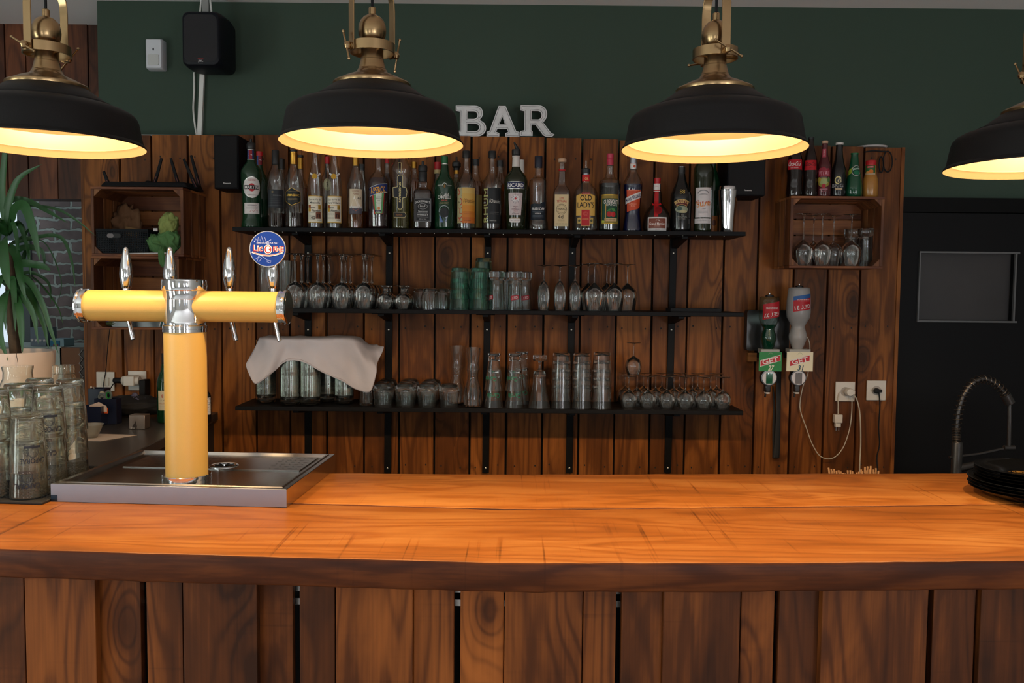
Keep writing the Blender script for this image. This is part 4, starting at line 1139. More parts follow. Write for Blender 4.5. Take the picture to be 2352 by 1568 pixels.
# 17 tequila
a = Art(3); a.rect(1274.5, 440.5, 1305.5, 512, ink('#cdb88e')); a.text('LOS', 1290, 449, 9, 4.6, ink('#b02a2a'), bold=.018); a.text('TETILLAS', 1290, 456.3, 22, 5, ink('#b02a2a'), bold=.018, arch=1); a.arc(1290, 473.5, 11.5, 11.5, 0, 360, .8, BLK); a.arc(1290, 473.5, 9, 9, 0, 360, .5, BLK); a.rect(1277, 470.5, 1303, 476.5, ink('#cdb88e')); a.text('TEQUILA', 1290, 473.5, 25, 4.8, BLK, bold=.018); a.text('4d', 1288, 490.5, 12, 8.5, BLK); a.lines(1283, 1297, (497, 499.5, 502), .7, ink('#7a6a50')); a.lines(1277, 1303, (506,), 1.6, ink('#4a3a2a'))
bottle('square clear tequila bottle with a cream label and pale wooden stopper', 1290, [(19.5, 522), (19.8, 516), (19.4, 437), (18.5, 431), (14, 424), (9, 417), (7.5, 405), (6.5, 385), (5.5, 380), (6.5, 376), (5.5, 372), (6, 366)], G_CLEAR, liquid=(L_CLEAR, 500), caps=[(CAPR, [(6.6, 386), (8, 385), (8, 382.5), (6.6, 382)]), (CORK, [(8, 366.5), (9.7, 365), (9.7, 359.5), (8.5, 358), (.1, 357.8)])], art=a, n=5)
# 18 gin
a = Art(3); a.poly([(1321, 441), (1330, 437.5), (1345, 436), (1360, 437.5), (1369.5, 441), (1369.5, 487), (1321, 487)], ink('#8a6a2a')); a.poly([(1322, 442), (1330, 438.5), (1345, 437), (1360, 438.5), (1368.5, 442), (1368.5, 486), (1322, 486)], ink('#cfa44e')); a.rect(1336, 434.5, 1356, 438.5, ink('#a02020')); a.text('IMPORTED', 1346, 436.5, 16, 1.8, WHT)
a.text('OLD', 1346, 446.5, 27, 12, BLK, bold=.018); a.text("LADY'S", 1345.5, 462, 40, 12.5, BLK, bold=.018); a.rect(1326, 491, 1364, 504, ink('#b89a50')); a.ell(1330.5, 497.5, 3, 3, ink('#4a4a30'), 12); a.ell(1359.5, 497.5, 3, 3, ink('#4a4a30'), 12)
a.rect(1335, 472.5, 1355.5, 510, ink('#c8a060')); a.rect(1336, 473.5, 1354.5, 509, ink('#b01c20')); a.text('@', 1345, 482, 10, 10, ink('#d06050')); a.text('LONDON', 1345, 494, 14, 3, ink('#d8a060'))
a.rect(1335.5, 393, 1354.5, 408, ink('#c01c1c')); a.text('OL', 1347, 402, 9, 6, ink('#d8b070'), bold=.02)
bottle('wide clear gin bottle with a yellow label, red neck band and black pourer', 1344.6, [(29, 521), (29.3, 514), (28.8, 505), (28.2, 445), (26.5, 433), (22, 424), (14, 415), (10, 410), (9, 407), (9, 393)], G_CLEAR, liquid=(L_CLEAR, 440), caps=[(CAPS, [(7.5, 393), (7.5, 389)]), (CAPB, [(10, 390), (10, 380), (9, 379), (4, 377.5)]), (G_CLEAR, [(4.5, 379), (3, 372), (3, 361), (2, 361)])], art=a, depth=.62)
# 19 cherry liqueur
a = Art(3); a.rect(1380.5, 440, 1422, 506, GOLD); a.rect(1382, 442, 1420.5, 449, ink('#8a7430')); a.rect(1382, 449, 1420.5, 500, ink('#10402c')); a.text('GUIGNOLET', 1403.5, 457, 34, 9, ink('#d8d0c8'), bold=.02, arch=1.5); a.text('KIRSCH', 1404, 464, 27, 5, ink('#d8d0c8'), bold=.018, arch=1.5)
a.ell(1399.5, 484, 5.8, 6.2, ink('#a81c1c'), 18); a.ell(1409, 484.5, 5.5, 6, ink('#b82020'), 18); a.poly([(1394, 478), (1398, 473), (1404, 472), (1400, 477)], ink('#3a7a3a'), sub=False); a.poly([(1404, 471), (1411, 472), (1415, 478), (1408, 477)], ink('#4a8a44'), sub=False); a.line([(1404, 471), (1400, 479)], .8, ink('#4a6a30')); a.line([(1404, 471), (1409, 480)], .8, ink('#4a6a30'))
a.rect(1389, 493, 1418, 500, ink('#c8a878')); a.text('CUSENIER', 1403.5, 496.5, 22, 3, ink('#3a2a20')); a.rect(1382, 500, 1420.5, 504.5, ink('#8a7a30')); a.frame(1380.5, 440, 1422, 506, .8, GOLD); a.ell(1385, 501, 4, 3.2, ink('#a8b040'), 12); a.rect(1390.5, 462, 1392.5, 500, ink('#b89850'))
bottle('stout dark cherry liqueur bottle with gold-edged green label and pinkish red cap', 1400, [(24.5, 522), (25, 515), (25, 425), (25.6, 413), (23.5, 408), (16, 403), (11, 397), (9, 388), (8, 372)], G_CLEAR, liquid=(G_BLACK, 414), caps=[(CAPP, [(7.6, 372), (7.6, 359), (6.8, 358), (7.8, 356), (7.8, 347), (7, 346), (.1, 345.8)])], art=a)
# 20 blue curacao
a = Art(3); a.poly([(1438, 428), (1473, 428.5), (1472, 466), (1466, 471), (1439, 478)], ink('#c04826')); a.text('CURACAO', 1453.5, 460, 18, 3.2, ink('#e8a080')); a.text('BLEU', 1453.5, 464.5, 9, 2.8, ink('#e8a080')); a.lines(1442, 1468, (430,), 1, ink('#e8a080')); a.poly([(1434, 447), (1475, 431), (1475, 445), (1434, 461)], WHT); a.text('MARIE', 1443.5, 450.5, 15, 6.5, ink('#1a2050'), rot=-16, bold=.018); a.text('BRIZARD', 1463.5, 443, 23, 7.5, ink('#1a2050'), rot=-17, bold=.018)
a.rect(1445.5, 368, 1460.5, 380, WHT); a.ell(1456, 374.5, 3, 3, ink('#c04826'), 10); a.rect(1445.5, 367.5, 1460.5, 368.4, ink('#b03030')); a.rect(1445.5, 379, 1460.5, 380, SILV)
bottle('deep blue liqueur bottle with a white sash across an orange label', 1453, [(22, 522), (21.5, 516), (20, 500), (17.5, 482), (17.5, 466), (19.5, 445), (21.8, 424), (22, 414), (18, 403), (12.5, 393), (8.7, 384), (7.8, 380)], G_CLEAR, liquid=(G_NAVY, 415), caps=[(CAPS, [(8, 381), (8, 354), (.1, 353)])], art=a)
# 21 squat orange liqueur
a = Art(3); a.rect(1487.5, 490, 1533.5, 520.5, WHT); a.rect(1490.5, 493, 1530.5, 515, ink('#7a4030')); a.text('Grand Marnier', 1510.5, 505, 37, 6, ink('#e0d0c8'), bold=.018); a.text('LIQUEUR', 1510, 510.3, 11, 1.8, ink('#e0c0b0')); a.text('rk', 1512, 496.5, 10, 5, ink('#e0d0c8')); a.lines(1502, 1520, (512.5,), .8, ink('#e0c0b0')); a.text('ROUGE', 1511, 517.3, 9, 2, ink('#b03030'))
a.rect(1499, 413, 1516, 431, WHT); a.rect(1499, 427, 1516, 429.5, ink('#a82424')); a.text('1880', 1507.5, 419, 8, 2, ink('#c06060'))
a.rect(1503, 431, 1512.5, 489.5, ink('#a81418')); a.poly([(1495.5, 457), (1509, 460), (1518, 457), (1520, 461), (1509, 463.5), (1497, 462)], ink('#b8161c'), sub=False); a.ell(1512.5, 474, 9.2, 9.4, ink('#8c1014'), 12); a.ell(1512.5, 474, 6.5, 6.8, ink('#7a0c10'), 16)
bottle('squat dark cognac liqueur bottle with red ribbon, wax seal and white-edged label', 1509, [(29.5, 522), (31, 512), (31, 497), (29, 484), (23, 471), (15, 462), (11, 452), (10.5, 443), (9.5, 432), (8.5, 428), (8.3, 413)], G_BROWN, caps=[(CAPR, [(7.4, 414), (6.6, 407), (7.4, 405), (7.6, 400), (.1, 399.6)])], art=a)
# 22 cream liqueur
a = Art(3)
def archband(a, cx, cy, r0, r1, a0, a1, m, n=14):
    a.poly([(cx + r1 * math.cos(R(a0 + (a1 - a0) * i / n)), cy + r1 * math.sin(R(a0 + (a1 - a0) * i / n))) for i in range(n + 1)] + [(cx + r0 * math.cos(R(a1 + (a0 - a1) * i / n)), cy + r0 * math.sin(R(a1 + (a0 - a1) * i / n))) for i in range(n + 1)], m)
archband(a, 1566, 485, 19, 32, 234, 306, ink('#c0a060')); archband(a, 1566, 485, 20.3, 30.7, 235, 305, ink('#5a1c18')); a.text('BAILEYS', 1566, 461.5, 30, 6.5, ink('#d0b070'), bold=.018, arch=4)
a.ell(1566, 476, 15, 8, ink('#8a9078'), 24); a.ell(1561, 474, 6, 4.5, ink('#3c5048'), 14); a.ell(1570, 481, 9, 3, ink('#b0a880'), 14); a.text('THE', 1568, 488.5, 6, 1.8, ink('#9a9a90')); a.text('ORIGINAL', 1567, 492.5, 25, 3.2, ink('#9a9a90')); a.text('Irish Cream', 1567, 497, 15, 2.4, ink('#9a9a90'))
for dx, dy in ((-3, -2.5), (3, -2.5), (-3, 2.5), (3, 2.5)): a.arc(1567 + dx, 436 + dy, 2.2, 1.9, 0, 360, 1.2, ink('#b89a50'), 10)
bottle('black cream liqueur bottle with an arched dark red name band', 1564, [(22.5, 526), (23, 515), (23.6, 480), (24.3, 455), (23.8, 444), (20, 431), (14, 417), (10, 405), (8.3, 395), (8, 378)], G_BLACK, caps=[(CAPB, [(8.3, 394), (8.3, 380)]), (CAPS, [(8, 380), (8, 377.5), (.1, 377)])], art=a)
# 23 gentian aperitif
a = Art(3); a.rect(1595.5, 427, 1634.5, 493.5, ink('#cfc8c8')); a.text('Suze', 1615.5, 461, 34, 17, ink('#b84a24'), rot=-9, bold=.012); a.text('Suze', 1615.5, 463.2, 33, 13, ink('#d88a28'), rot=-9, bold=.0); a.arc(1615, 442, 13, 9, 190, 350, 2.4, ink('#8a8688')); a.arc(1615, 447, 12, 6, 200, 340, .6, ink('#8a8688')); a.text("L'APERITIF", 1615.5, 442.5, 15, 1.8, ink('#8a8688')); a.text('1889', 1617, 474.5, 8, 2.4, ink('#8a8080')); a.lines(1604, 1626, (480, 483.5), .9, ink('#9a9494')); a.rect(1593.5, 496.5, 1634.5, 507.5, ink('#c6c0c0')); a.lines(1603, 1629, (501,), 1.2, ink('#8a8688'))
bottle('tall dark bottle with a white label lettered in orange, next to the shaker', 1614.7, [(20, 527), (20.3, 518), (20.3, 440), (22, 415), (23, 395), (22, 382), (16, 370), (9.5, 360), (7.5, 350)], G_GREEN2, caps=[(CAPG, [(8, 352), (8, 330), (.1, 329)])], art=a)

# bottles of the second row, partly hidden
BYY = 3.765
def back(label, cx, r, ybot, caps, gl, liquid=None, shoulder=400, neck=7.5, top=370, art=None):
    return bottle(label, cx, [(r, ybot), (r, ybot - 6), (r, shoulder + 16), (r * .85, shoulder + 5), (neck * 1.35, shoulder - 8), (neck, shoulder - 20), (neck, top)], gl, Y=BYY, liquid=liquid, caps=caps, art=art)
a = Art(3); a.rect(590, 351, 603, 372, ink('#7a1c28')); a.rect(590, 351, 594, 372, ink('#2c4a86')); a.text('M', 597, 361, 4, 9, WHT, rot=90)
back('dark green bottle behind the leftmost vermouth, only its striped neck showing', 597, 20, 519, [(CAPR, [(7.4, 352), (7.4, 342), (.1, 341)])], G_GREEN, shoulder=396, neck=7, top=352, art=a)
back('clear bottle with a low black cap peeking out behind the dark grey band label', 647, 17, 519, [(CAPB, [(7.6, 381), (7.6, 358), (.1, 357)])], G_CLEAR, (L_DARK, 450), shoulder=410, top=381)
back('clear bottle with gold capsule behind the hexagonal-label brandy', 690, 18, 519, [(CAPG, [(7.2, 380), (7, 355), (.1, 354)]), (CAPB, [(7.6, 354), (7.6, 349), (.1, 348.6)])], G_CLEAR, (L_AMBER, 424), shoulder=412, top=380)
a = Art(3); a.ell(752, 416, 9, 14, ink('#a09a78'), 20); a.ell(752, 416, 6, 10, ink('#b8b494'), 20); a.text('3', 752, 416, 5, 9, BLK)
back('clear bottle with a round pale seal, between the two fruit brandies', 752, 16, 519, [(CAPR, [(5.5, 368), (5.5, 352), (.1, 351)])], G_CLEAR, (L_CLEAR, 470), shoulder=395, neck=6, top=368, art=a)
back('clear bottle with a black cap behind the sailing ship label', 831, 16, 519, [(CAPB, [(7, 381), (7, 368), (.1, 367)])], G_CLEAR, (L_AMBER, 475), shoulder=410, top=381)
back('clear bottle of red liquid half hidden behind the blue slanted label', 889, 17, 519, [(CAPR, [(5, 366), (5, 356), (.1, 355)])], G_CLEAR, (L_RED, 388), shoulder=405, neck=6.5, top=366)
back('clear bottle of golden liquid behind the cross-shaped black label', 951, 17, 519, [(CAPG, [(6, 376), (6, 362), (.1, 361)])], G_CLEAR, (L_AMBER, 400), shoulder=398, neck=6.5, top=376)
back('bottle with a red and cream capsule just left of the dark green whisky', 1005, 16, 519, [(ink('#c8b480'), [(7.8, 388), (7.8, 379)]), (CAPR, [(7.8, 379), (7.8, 362), (.1, 361)])], G_CLEAR, (L_DARK, 435), shoulder=412, neck=6.5, top=388)
back('clear bottle with a round black pourer between the whisky and the orange-label rum', 1048, 15, 519, [(CAPG, [(6.5, 388), (6.5, 380)]), (CAPB, [(7, 380), (7, 375), (10, 371), (10, 363), (7, 360), (2.5, 359), (2, 349)])], G_CLEAR, (L_YEL, 396), shoulder=412, neck=6.5, top=388)
a = Art(3); a.rect(1083, 436, 1109, 510, ink('#9a8a50'))
back('clear rum bottle with a yellow label edge showing right of the orange label', 1092, 19, 519, [(CAPB, [(8.3, 368), (8.3, 355), (.1, 354)])], G_CLEAR, (L_AMBER, 405), shoulder=402, top=368, art=a)
back('bottle of orange spirit behind the near-black rum label', 1148, 18, 519, [(CAPB, [(7.6, 370), (7.6, 357), (.1, 356)])], G_CLEAR, (L_AMBER, 385), shoulder=400, top=370)
back('dark bottle with a white capsule just behind the blue name plate', 1197, 20, 519, [(CAPW, [(7, 392), (6, 355), (.1, 354)])], G_GREEN2, shoulder=408, neck=7, top=392)
a = Art(3); a.rect(1633, 486, 1650, 523, ink('#9a5a24')); a.ell(1641, 502, 5, 7, ink('#5a2c18'), 14)
back('dark green bottle with an orange label between the tall dark bottle and the shaker', 1636, 17, 527, [(CAPB, [(7, 372), (7, 350), (.1, 349)])], G_GREEN, shoulder=395, neck=7, top=372, art=a)
# shaker
t = thing('cocktail_shaker', 'polished steel cocktail shaker at the right end of the top shelf', 'cocktail shaker', (XA(1671, 3.68, TZ + .1), 3.68, TZ + .0004))
s_ = 3.68 / F
sp = [(15, 528), (15.6, 526), (16.5, 505), (19, 475), (21.5, 445), (22, 434), (20.5, 433)]
MB().lathe([(r * s_, (528 - y) * s_) for r, y in sp], 40, CHROME).build('tin', None, t)
MB().lathe([(r * s_, (528 - y) * s_) for r, y in [(20, 434), (21.8, 433.6), (22, 431), (20.6, 430), (20.2, 424), (19.6, 422.6), (.1, 422.3)]], 40, CHROME).build('lid', None, t, angle=25)
# unlit speakers at both ends are built with the fittings
# ---------------------------------------------------------------- drinking glasses (thin walled, inner and outer skin)
G_GRN = solid_glass('green_tinted_glass', (.80, .93, .89), .02, (.35, .6, .5))
G_OLD = solid_glass('slightly_green_glass', (.98, .99, .975), .006)
G_RIM = solid_glass('thick_clear_glass', (.97, .985, .98), .015)
CLR = solid_glass('drinking_glass', (.985, .99, .985), .013)
def skin(prof, w=.0016):
    """closed profile: outer line up, inner line back down to the thick base. prof: [(r, z)] from base to rim, glass upright"""
    inn = [(max(r - w, .0005), z) for r, z in prof[1:]]
    base = prof[0]
    inn[0] = (inn[0][0], max(inn[0][1], base[1] + .006))
    return prof + [(inn[-1][0], inn[-1][1] + .0004)] + inn[::-1] + [(.0005, inn[0][1])]
def tumbler_bm(r0, r1, h, w=.0018, seg=28, mat_=None, mid=None, foot=.008, lift=0):
    p = [(.0005, 0), (r0 * .93, 0), (r0, .003)]
    if mid: p += mid
    p += [(r1, h)]
    inn = [(r - w, z) for r, z in p[3 if not mid else 3:][::-1]]
    inn = [(r1 - w, h)] + [(r - w, z) for r, z in (mid[::-1] if mid else [])] + [(r0 - w * 1.3, foot + .002), (r0 * .7, foot), (.0005, foot)]
    return MB().lathe(p + inn, seg, mat_ or CLR, cap0=False, cap1=False)
def flipm(h): return Matrix.Translation((0, 0, h)) @ Matrix.Rotation(PI, 4, 'X')

class Kind:
    """one kind of glass: built once at the origin of an Empty or mesh, later ones copied"""
    def __init__(s, maker): s.maker = maker; s.root = None
    def put(s, loc, label, group=None, rz=0):
        if s.root is None:
            s.root = s.maker()
            s.root.location = loc; s.root.rotation_euler = (0, 0, rz)
            tag(s.root, label, None, group)
            return s.root
        r = dup(s.root, loc, rz, label, group)
        if group is None and 'group' in r: del r['group']
        return r
def stemmed(name, cat, bowl, stem_r, stem_z0, H, foot_r, inverted=True, knob=0, gm=None):
    """bowl: [(r, z)] measured on the INVERTED glass, rim at z=0"""
    g = gm or CLR
    def mk():
        t = thing(name, None, cat)
        w = .0011
        o = [(bowl[0][0] - w, 0)] + bowl + [(stem_r * 1.2, stem_z0)]
        i = [(max(r - w, .0005), z) for r, z in bowl[::-1]]
        i[0] = (i[0][0] * .8, i[0][1] - .002)
        MB().lathe([(stem_r, stem_z0 + .001)] + o[::-1] + [(bowl[0][0] - w * 1.4, .0004)] + i[::-1] + [(.0005, i[0][1] + .001)], 26, g, cap0=False, cap1=False).build('bowl', None, t, angle=60)
        sp = [(stem_r * 1.25, stem_z0), (stem_r * (1.0 + knob), stem_z0 + .004), (stem_r * .95, stem_z0 + .010), (stem_r * .85, (stem_z0 + H) / 2), (stem_r, H - .012), (stem_r * 1.7, H - .006)]
        MB().lathe(sp, 12, G_RIM, cap0=False, cap1=False).build('stem', None, t, angle=60)
        MB().lathe([(stem_r * 1.7, H - .006), (foot_r * .4, H - .0035), (foot_r * .97, H - .0018), (foot_r, H - .001), (foot_r * .97, H), (.0005, H)], 28, g, cap0=False, cap1=False).build('foot', None, t, angle=60)
        return t
    return Kind(mk)
def simple(name, cat, mbf):
    def mk():
        o = mbf().build(name, None, angle=50)
        o['category'] = cat
        return o
    return Kind(mk)
def ordn(i): return ['first', 'second', 'third', 'fourth', 'fifth', 'sixth', 'seventh', 'eighth', 'ninth', 'tenth'][i]
def levn(i, n): return 'lowest' if i == 0 else ('topmost' if i == n - 1 else ordn(i) + ' from the bottom')
def row(kind, pxs, Y, Z, labf, group, py=None):
    for i, px in enumerate(pxs):
        kind.put((XA(px, Y, Z + .05), Y, Z + .0004), labf(i, px), group, random.uniform(0, 6))

# --- middle shelf, left to right
tul = stemmed('tulip_beer_glass', 'glass', [(.0335, 0), (.037, .012), (.040, .035), (.0425, .056), (.042, .070), (.038, .085), (.031, .098), (.018, .106)], .0052, .112, .2315, .0475, knob=.5)
FRONT, MID, REAR = 3.655, 3.715, 3.780
row(tul, [678, 730, 785, 836], 3.622, MZ, lambda i, p: 'large stemmed beer glass, %s from the beer tower in the front row' % ordn(i), 'large stemmed beer glasses on the middle shelf')
row(tul, [693, 743, 794, 843], 3.707, MZ, lambda i, p: 'large stemmed beer glass, %s from the beer tower in the middle row' % ordn(i), 'large stemmed beer glasses on the middle shelf')
row(tul, [707, 757, 805, 854], 3.792, MZ, lambda i, p: 'large stemmed beer glass, %s from the beer tower in the rear row' % ordn(i), 'large stemmed beer glasses on the middle shelf')
pint = simple('tall_beer_glass', 'glass', lambda: tumbler_bm(.026, .036, .205, mat_=G_RIM))
for px, Y, lb in ((609, 3.64, 'tall clear beer glass behind the round blue badge, nearest the third tap handle'), (652, 3.72, 'tall clear beer glass just right of the round blue badge, front one'), (664, 3.795, 'tall clear beer glass behind the one right of the round blue badge')):
    pint.put((XA(px, Y, MZ + .1), Y, MZ + .0004), lb, 'tall beer glasses behind the tower')
bran = stemmed('brandy_glass', 'glass', [(.028, 0), (.033, .012), (.037, .028), (.0365, .042), (.031, .056), (.020, .064)], .011, .067, .1005, .039, gm=CLR)
for px, Y, lb in ((885, 3.63, 'small round inverted brandy glass, front left of the four beside the large stemmed glasses'), (926, 3.63, 'small round inverted brandy glass, front right of the four'), (892, 3.705, 'small round inverted brandy glass, rear left of the four'), (932, 3.705, 'small round inverted brandy glass, rear right of the four')):
    bran.put((XA(px, Y, MZ + .05), Y, MZ + .0004), lb, 'small brandy glasses')
def low_mb():
    mb = MB(); mb.M = flipm(.090)
    mb.lathe([(.0005, 0), (.024, 0), (.029, .004), (.030, .012), (.035, .030), (.0385, .060), (.0385, .090), (.0365, .090), (.0365, .060), (.033, .032), (.027, .016), (.0005, .014)], 26, CLR, cap0=False, cap1=False)
    return mb
low = simple('low_tumbler', 'glass', low_mb)
for px, Y, lb in ((987, 3.63, 'low inverted tumbler, nearer of the pair in front of the green tumblers'), (1018, 3.70, 'low inverted tumbler touching the green tumbler stack'), (966, 3.76, 'low inverted tumbler standing behind, next to the small brandy glasses'), (1006, 3.785, 'low inverted tumbler at the back, between the brandy glasses and green tumblers')):
    low.put((XA(px, Y, MZ + .05), Y, MZ + .0004), lb, 'low tumblers on the middle shelf')
def grn_mb():
    mb = MB(); mb.M = flipm(.085)
    mb.lathe([(.0005, 0), (.031, 0), (.0345, .004), (.035, .016), (.0355, .018), (.0375, .040), (.042, .085), (.0395, .085), (.0355, .042), (.032, .018), (.0005, .014)], 30, G_GRN, cap0=False, cap1=False)
    return mb
grn = simple('green_tumbler', 'glass', grn_mb)
for (px, Y, n, lb) in ((1055, 3.63, 3, 'front left green stack'), (1100, 3.63, 3, 'front right green stack'), (1066, 3.74, 3, 'rear left green stack'), (1110, 3.74, 4, 'rear tall green stack')):
    for k in range(n):
        grn.put((XA(px, Y, MZ + .05), Y, MZ + .0004 + k * .0465), 'inverted green glass tumbler, %s in the %s' % (levn(k, n), lb), 'stacked green tumblers')
REDG = ink('#a8202a')
def ribbed_mb():
    mb = MB(); mb.M = flipm(.165)
    n = 26
    prof = [(.0005, 0), (.031, 0), (.0335, .003), (.0335, .026), (.030, .030), (.0285, .034), (.030, .10), (.0335, .165), (.0315, .165), (.028, .10), (.0265, .036), (.0005, .032)]
    mb.lathe(prof, n, G_RIM, cap0=False, cap1=False)
    return mb
def mk_get():
    t = thing('ribbed_tall_glass', None, 'glass')
    ribbed_mb().build('glass_body', None, t, angle=25)
    a = Art(.01); a.poly([(-.017, -.008), (.016, -.013), (.017, .006), (-.016, .011)], REDG); a.text('GET', 0, -.001, .026, .011, WHT, bold=.018, rot=170, shear=.1)
    mb = MB(); a.emit(mb, lambda x, y, l: (.0322 * math.sin(x / .0322), -(.0322 + l) * math.cos(x / .0322), .052 - y), base=.0006)
    mb.build('print', None, t); return t
get = Kind(mk_get)
for px, Y, lb in ((1141, 3.63, 'tall ribbed clear glass right of the green tumblers'), (1184, 3.63, 'tall ribbed clear glass with red print, front middle'), (1204, 3.70, 'tall ribbed clear glass with red print, next to the flutes'), (1163, 3.74, 'tall ribbed clear glass standing at the back between two others')):
    get.put((XA(px, Y, MZ + .08), Y, MZ + .0004), lb, 'tall ribbed glasses with red print', rz={1141: -1.0, 1184: -.1, 1204: .2, 1163: .9}[px])
flu = stemmed('champagne_flute', 'glass', [(.0215, 0), (.0245, .025), (.0268, .055), (.026, .080), (.022, .100), (.014, .116)], .0034, .126, .1925, .031, knob=.6)
for i, px in enumerate((1249, 1286, 1321)):
    flu.put((XA(px, 3.63, MZ + .1), 3.63, MZ + .0004), ['inverted champagne flute nearest the ribbed glasses', 'inverted champagne flute in the middle of the three', 'inverted champagne flute nearest the wine glasses'][i], 'champagne flutes')
win = stemmed('wine_glass', 'glass', [(.0335, 0), (.038, .025), (.0425, .060), (.0428, .076), (.038, .088), (.026, .102), (.012, .112)], .0032, .120, .2015, .036)
for px, Y, lb in ((1365, 3.63, 'inverted wine glass, front one nearest the flutes'), (1411, 3.63, 'inverted wine glass, front one farther from the flutes'), (1351, 3.715, 'inverted wine glass behind the flutes'), (1394, 3.715, 'inverted wine glass standing behind, in the middle of the group'), (1402, 3.80, 'inverted wine glass against the wall, in the middle of the group'), (1441, 3.705, 'inverted wine glass at the end of the row beside the empty shelf space')):
    win.put((XA(px, Y, MZ + .1), Y, MZ + .0004), lb, 'wine glasses on the middle shelf')
t = thing('serving_tray', 'small flat black tray lying on the right end of the middle shelf', 'tray', (XA(1592, 3.68, MZ), 3.68, MZ + .0004))
MB().box(-.104, .104, -.055, .055, 0, .004).build('tray_base', BLACKM, t)
mb = MB()
for a_ in ((-.108, .108, -.059, -.055), (-.108, .108, .055, .059), (-.108, -.104, -.055, .055), (.104, .108, -.055, .055)): mb.box(a_[0], a_[1], a_[2], a_[3], 0, .014)
mb.build('tray_rim', BLACKM, t, smooth=False)

# --- bottom shelf
def jar_mb():
    return MB().lathe([(.0005, .004), (.020, .002), (.030, 0), (.038, .002), (.0412, .008), (.0425, .018), (.0425, .080), (.0418, .086), (.0405, .091), (.0405, .112), (.0415, .114), (.0415, .118), (.0400, .118), (.0382, .100), (.0410, .080), (.0410, .016), (.0300, .007), (.0005, .009)], 28, G_OLD, cap0=False, cap1=False)
jar = simple('squat_jar_tumbler', 'glass', jar_mb)
stk = [(611, 3.70, 8, 'leftmost'), (667, 3.63, 8, 'front left'), (713, 3.63, 8, 'front right'), (752, 3.745, 8, 'rear middle'), (790, 3.69, 8, 'rightmost')]
for px, Y, n, lb in stk:
    for k in range(n):
        jar.put((XA(px, Y, LZ + .05), Y, LZ + .0004 + k * .0224), 'glass jar tumbler, %s in the %s stack under the cloth' % (levn(k, n), lb), 'stacked jar tumblers under the cloth')
rocks = None
def rocks_mb():
    mb = MB(); mb.M = flipm(.098)
    mb.lathe([(.0005, .004), (.020, .003), (.030, .0), (.036, .006), (.0435, .026), (.0440, .034), (.0405, .060), (.0375, .098), (.0355, .098), (.0385, .060), (.0415, .036), (.0395, .030), (.0005, .026)], 20, G_RIM, cap0=False, cap1=False)
    return mb
rok = simple('rocks_glass', 'glass', rocks_mb)
for j, (Y, dx, rn) in enumerate(((3.625, 0, 'front'), (3.713, 7, 'middle'), (3.80, 14, 'rear'))):
    for i, px in enumerate((880, 931, 981, 1032)):
        if j >= 1 and i == 3: continue
        rok.put((XA(px + dx * .8, Y, LZ + .05), Y, LZ + .0004), 'rocks glass, %s from the grey cloth in the %s row' % (ordn(i), rn), 'rocks glasses on the bottom shelf')
shot = simple('small_straight_glass', 'glass', lambda: tumbler_bm(.030, .026, .062, mat_=CLR))
shot.put((XA(841, 3.655, LZ), 3.655, LZ + .0004), 'small straight glass peeking out under the corner of the grey cloth')
def car_mb():
    p = [(.0005, 0), (.034, 0), (.0405, .005), (.0415, .030), (.039, .060), (.032, .090), (.0235, .118), (.0225, .128), (.0245, .150), (.0275, .158)]
    return MB().lathe(p + [(r - .0018, z) for r, z in p[:3:-1]] + [(.036, .010), (.0005, .009)], 28, CLR, cap0=False, cap1=False)
car = simple('small_carafe', 'carafe', car_mb)
for px, Y, z, lb in ((1086, 3.63, 0, 'bulbous clear carafe, lower of the front pair'), (1087, 3.66, .158, None), (1049, 3.735, .0, 'bulbous clear carafe at the back behind the rocks glasses')):
    if lb: car.put((XA(px, Y, LZ + .08), Y, LZ + .0004 + z), lb, 'small carafes')
def cone_mb():
    p = [(.0005, 0), (.026, 0), (.0285, .003), (.0285, .010), (.023, .014), (.0245, .03), (.0415, .160)]
    mb = MB(); mb.M = flipm(.160)
    return mb.lathe(p + [(.0395, .160), (.0225, .032), (.0005, .026)], 28, CLR, cap0=False, cap1=False)
def mk_car2():
    t = thing('upturned_carafe', None, 'carafe')
    mb = MB(); p = [(.0225, 0), (.024, .012), (.0275, .045), (.030, .090), (.0305, .096), (.0285, .096), (.026, .045), (.0205, 0)]
    mb.M = flipm(.096); mb.lathe([(.034, 0), (.031, .020), (.0265, .050), (.0245, .070), (.0275, .092), (.0285, .096), (.0265, .096), (.0225, .070), (.0245, .05), (.029, .02), (.032, 0), (.034, 0)], 28, CLR, cap0=False, cap1=False)
    mb.build('glass_body', None, t); return t
c2 = Kind(mk_car2)
c2.put((XA(1087, 3.63, LZ + .2), 3.63, LZ + .1588), 'clear flared glass balanced on the front carafe', 'small carafes')
c2.put((XA(1050, 3.735, LZ + .2), 3.735, LZ + .1588), 'clear flared glass balanced on the rear carafe', 'small carafes')
GRNP = ink('#1f6a50')
def mk_cone():
    t = thing('tapered_glass', None, 'glass')
    cone_mb().build('glass_body', None, t, angle=45)
    a = Art(.01); a.text('Carola', 0, 0, .060, .020, GRNP, rot=180, bold=.018); a.text('*', .012, -.032, .008, .010, GRNP)
    mb = MB(); zc = .052
    rz_ = lambda z: .0415 - (.0415 - .0245) * z / .13 + .0004
    a.emit(mb, lambda x, y, l: ((rz_(zc - y) + l) * math.sin(x / .036), -(rz_(zc - y) + l) * math.cos(x / .036), zc - y), base=.0004)
    mb.build('print', None, t); return t
con = Kind(mk_cone)
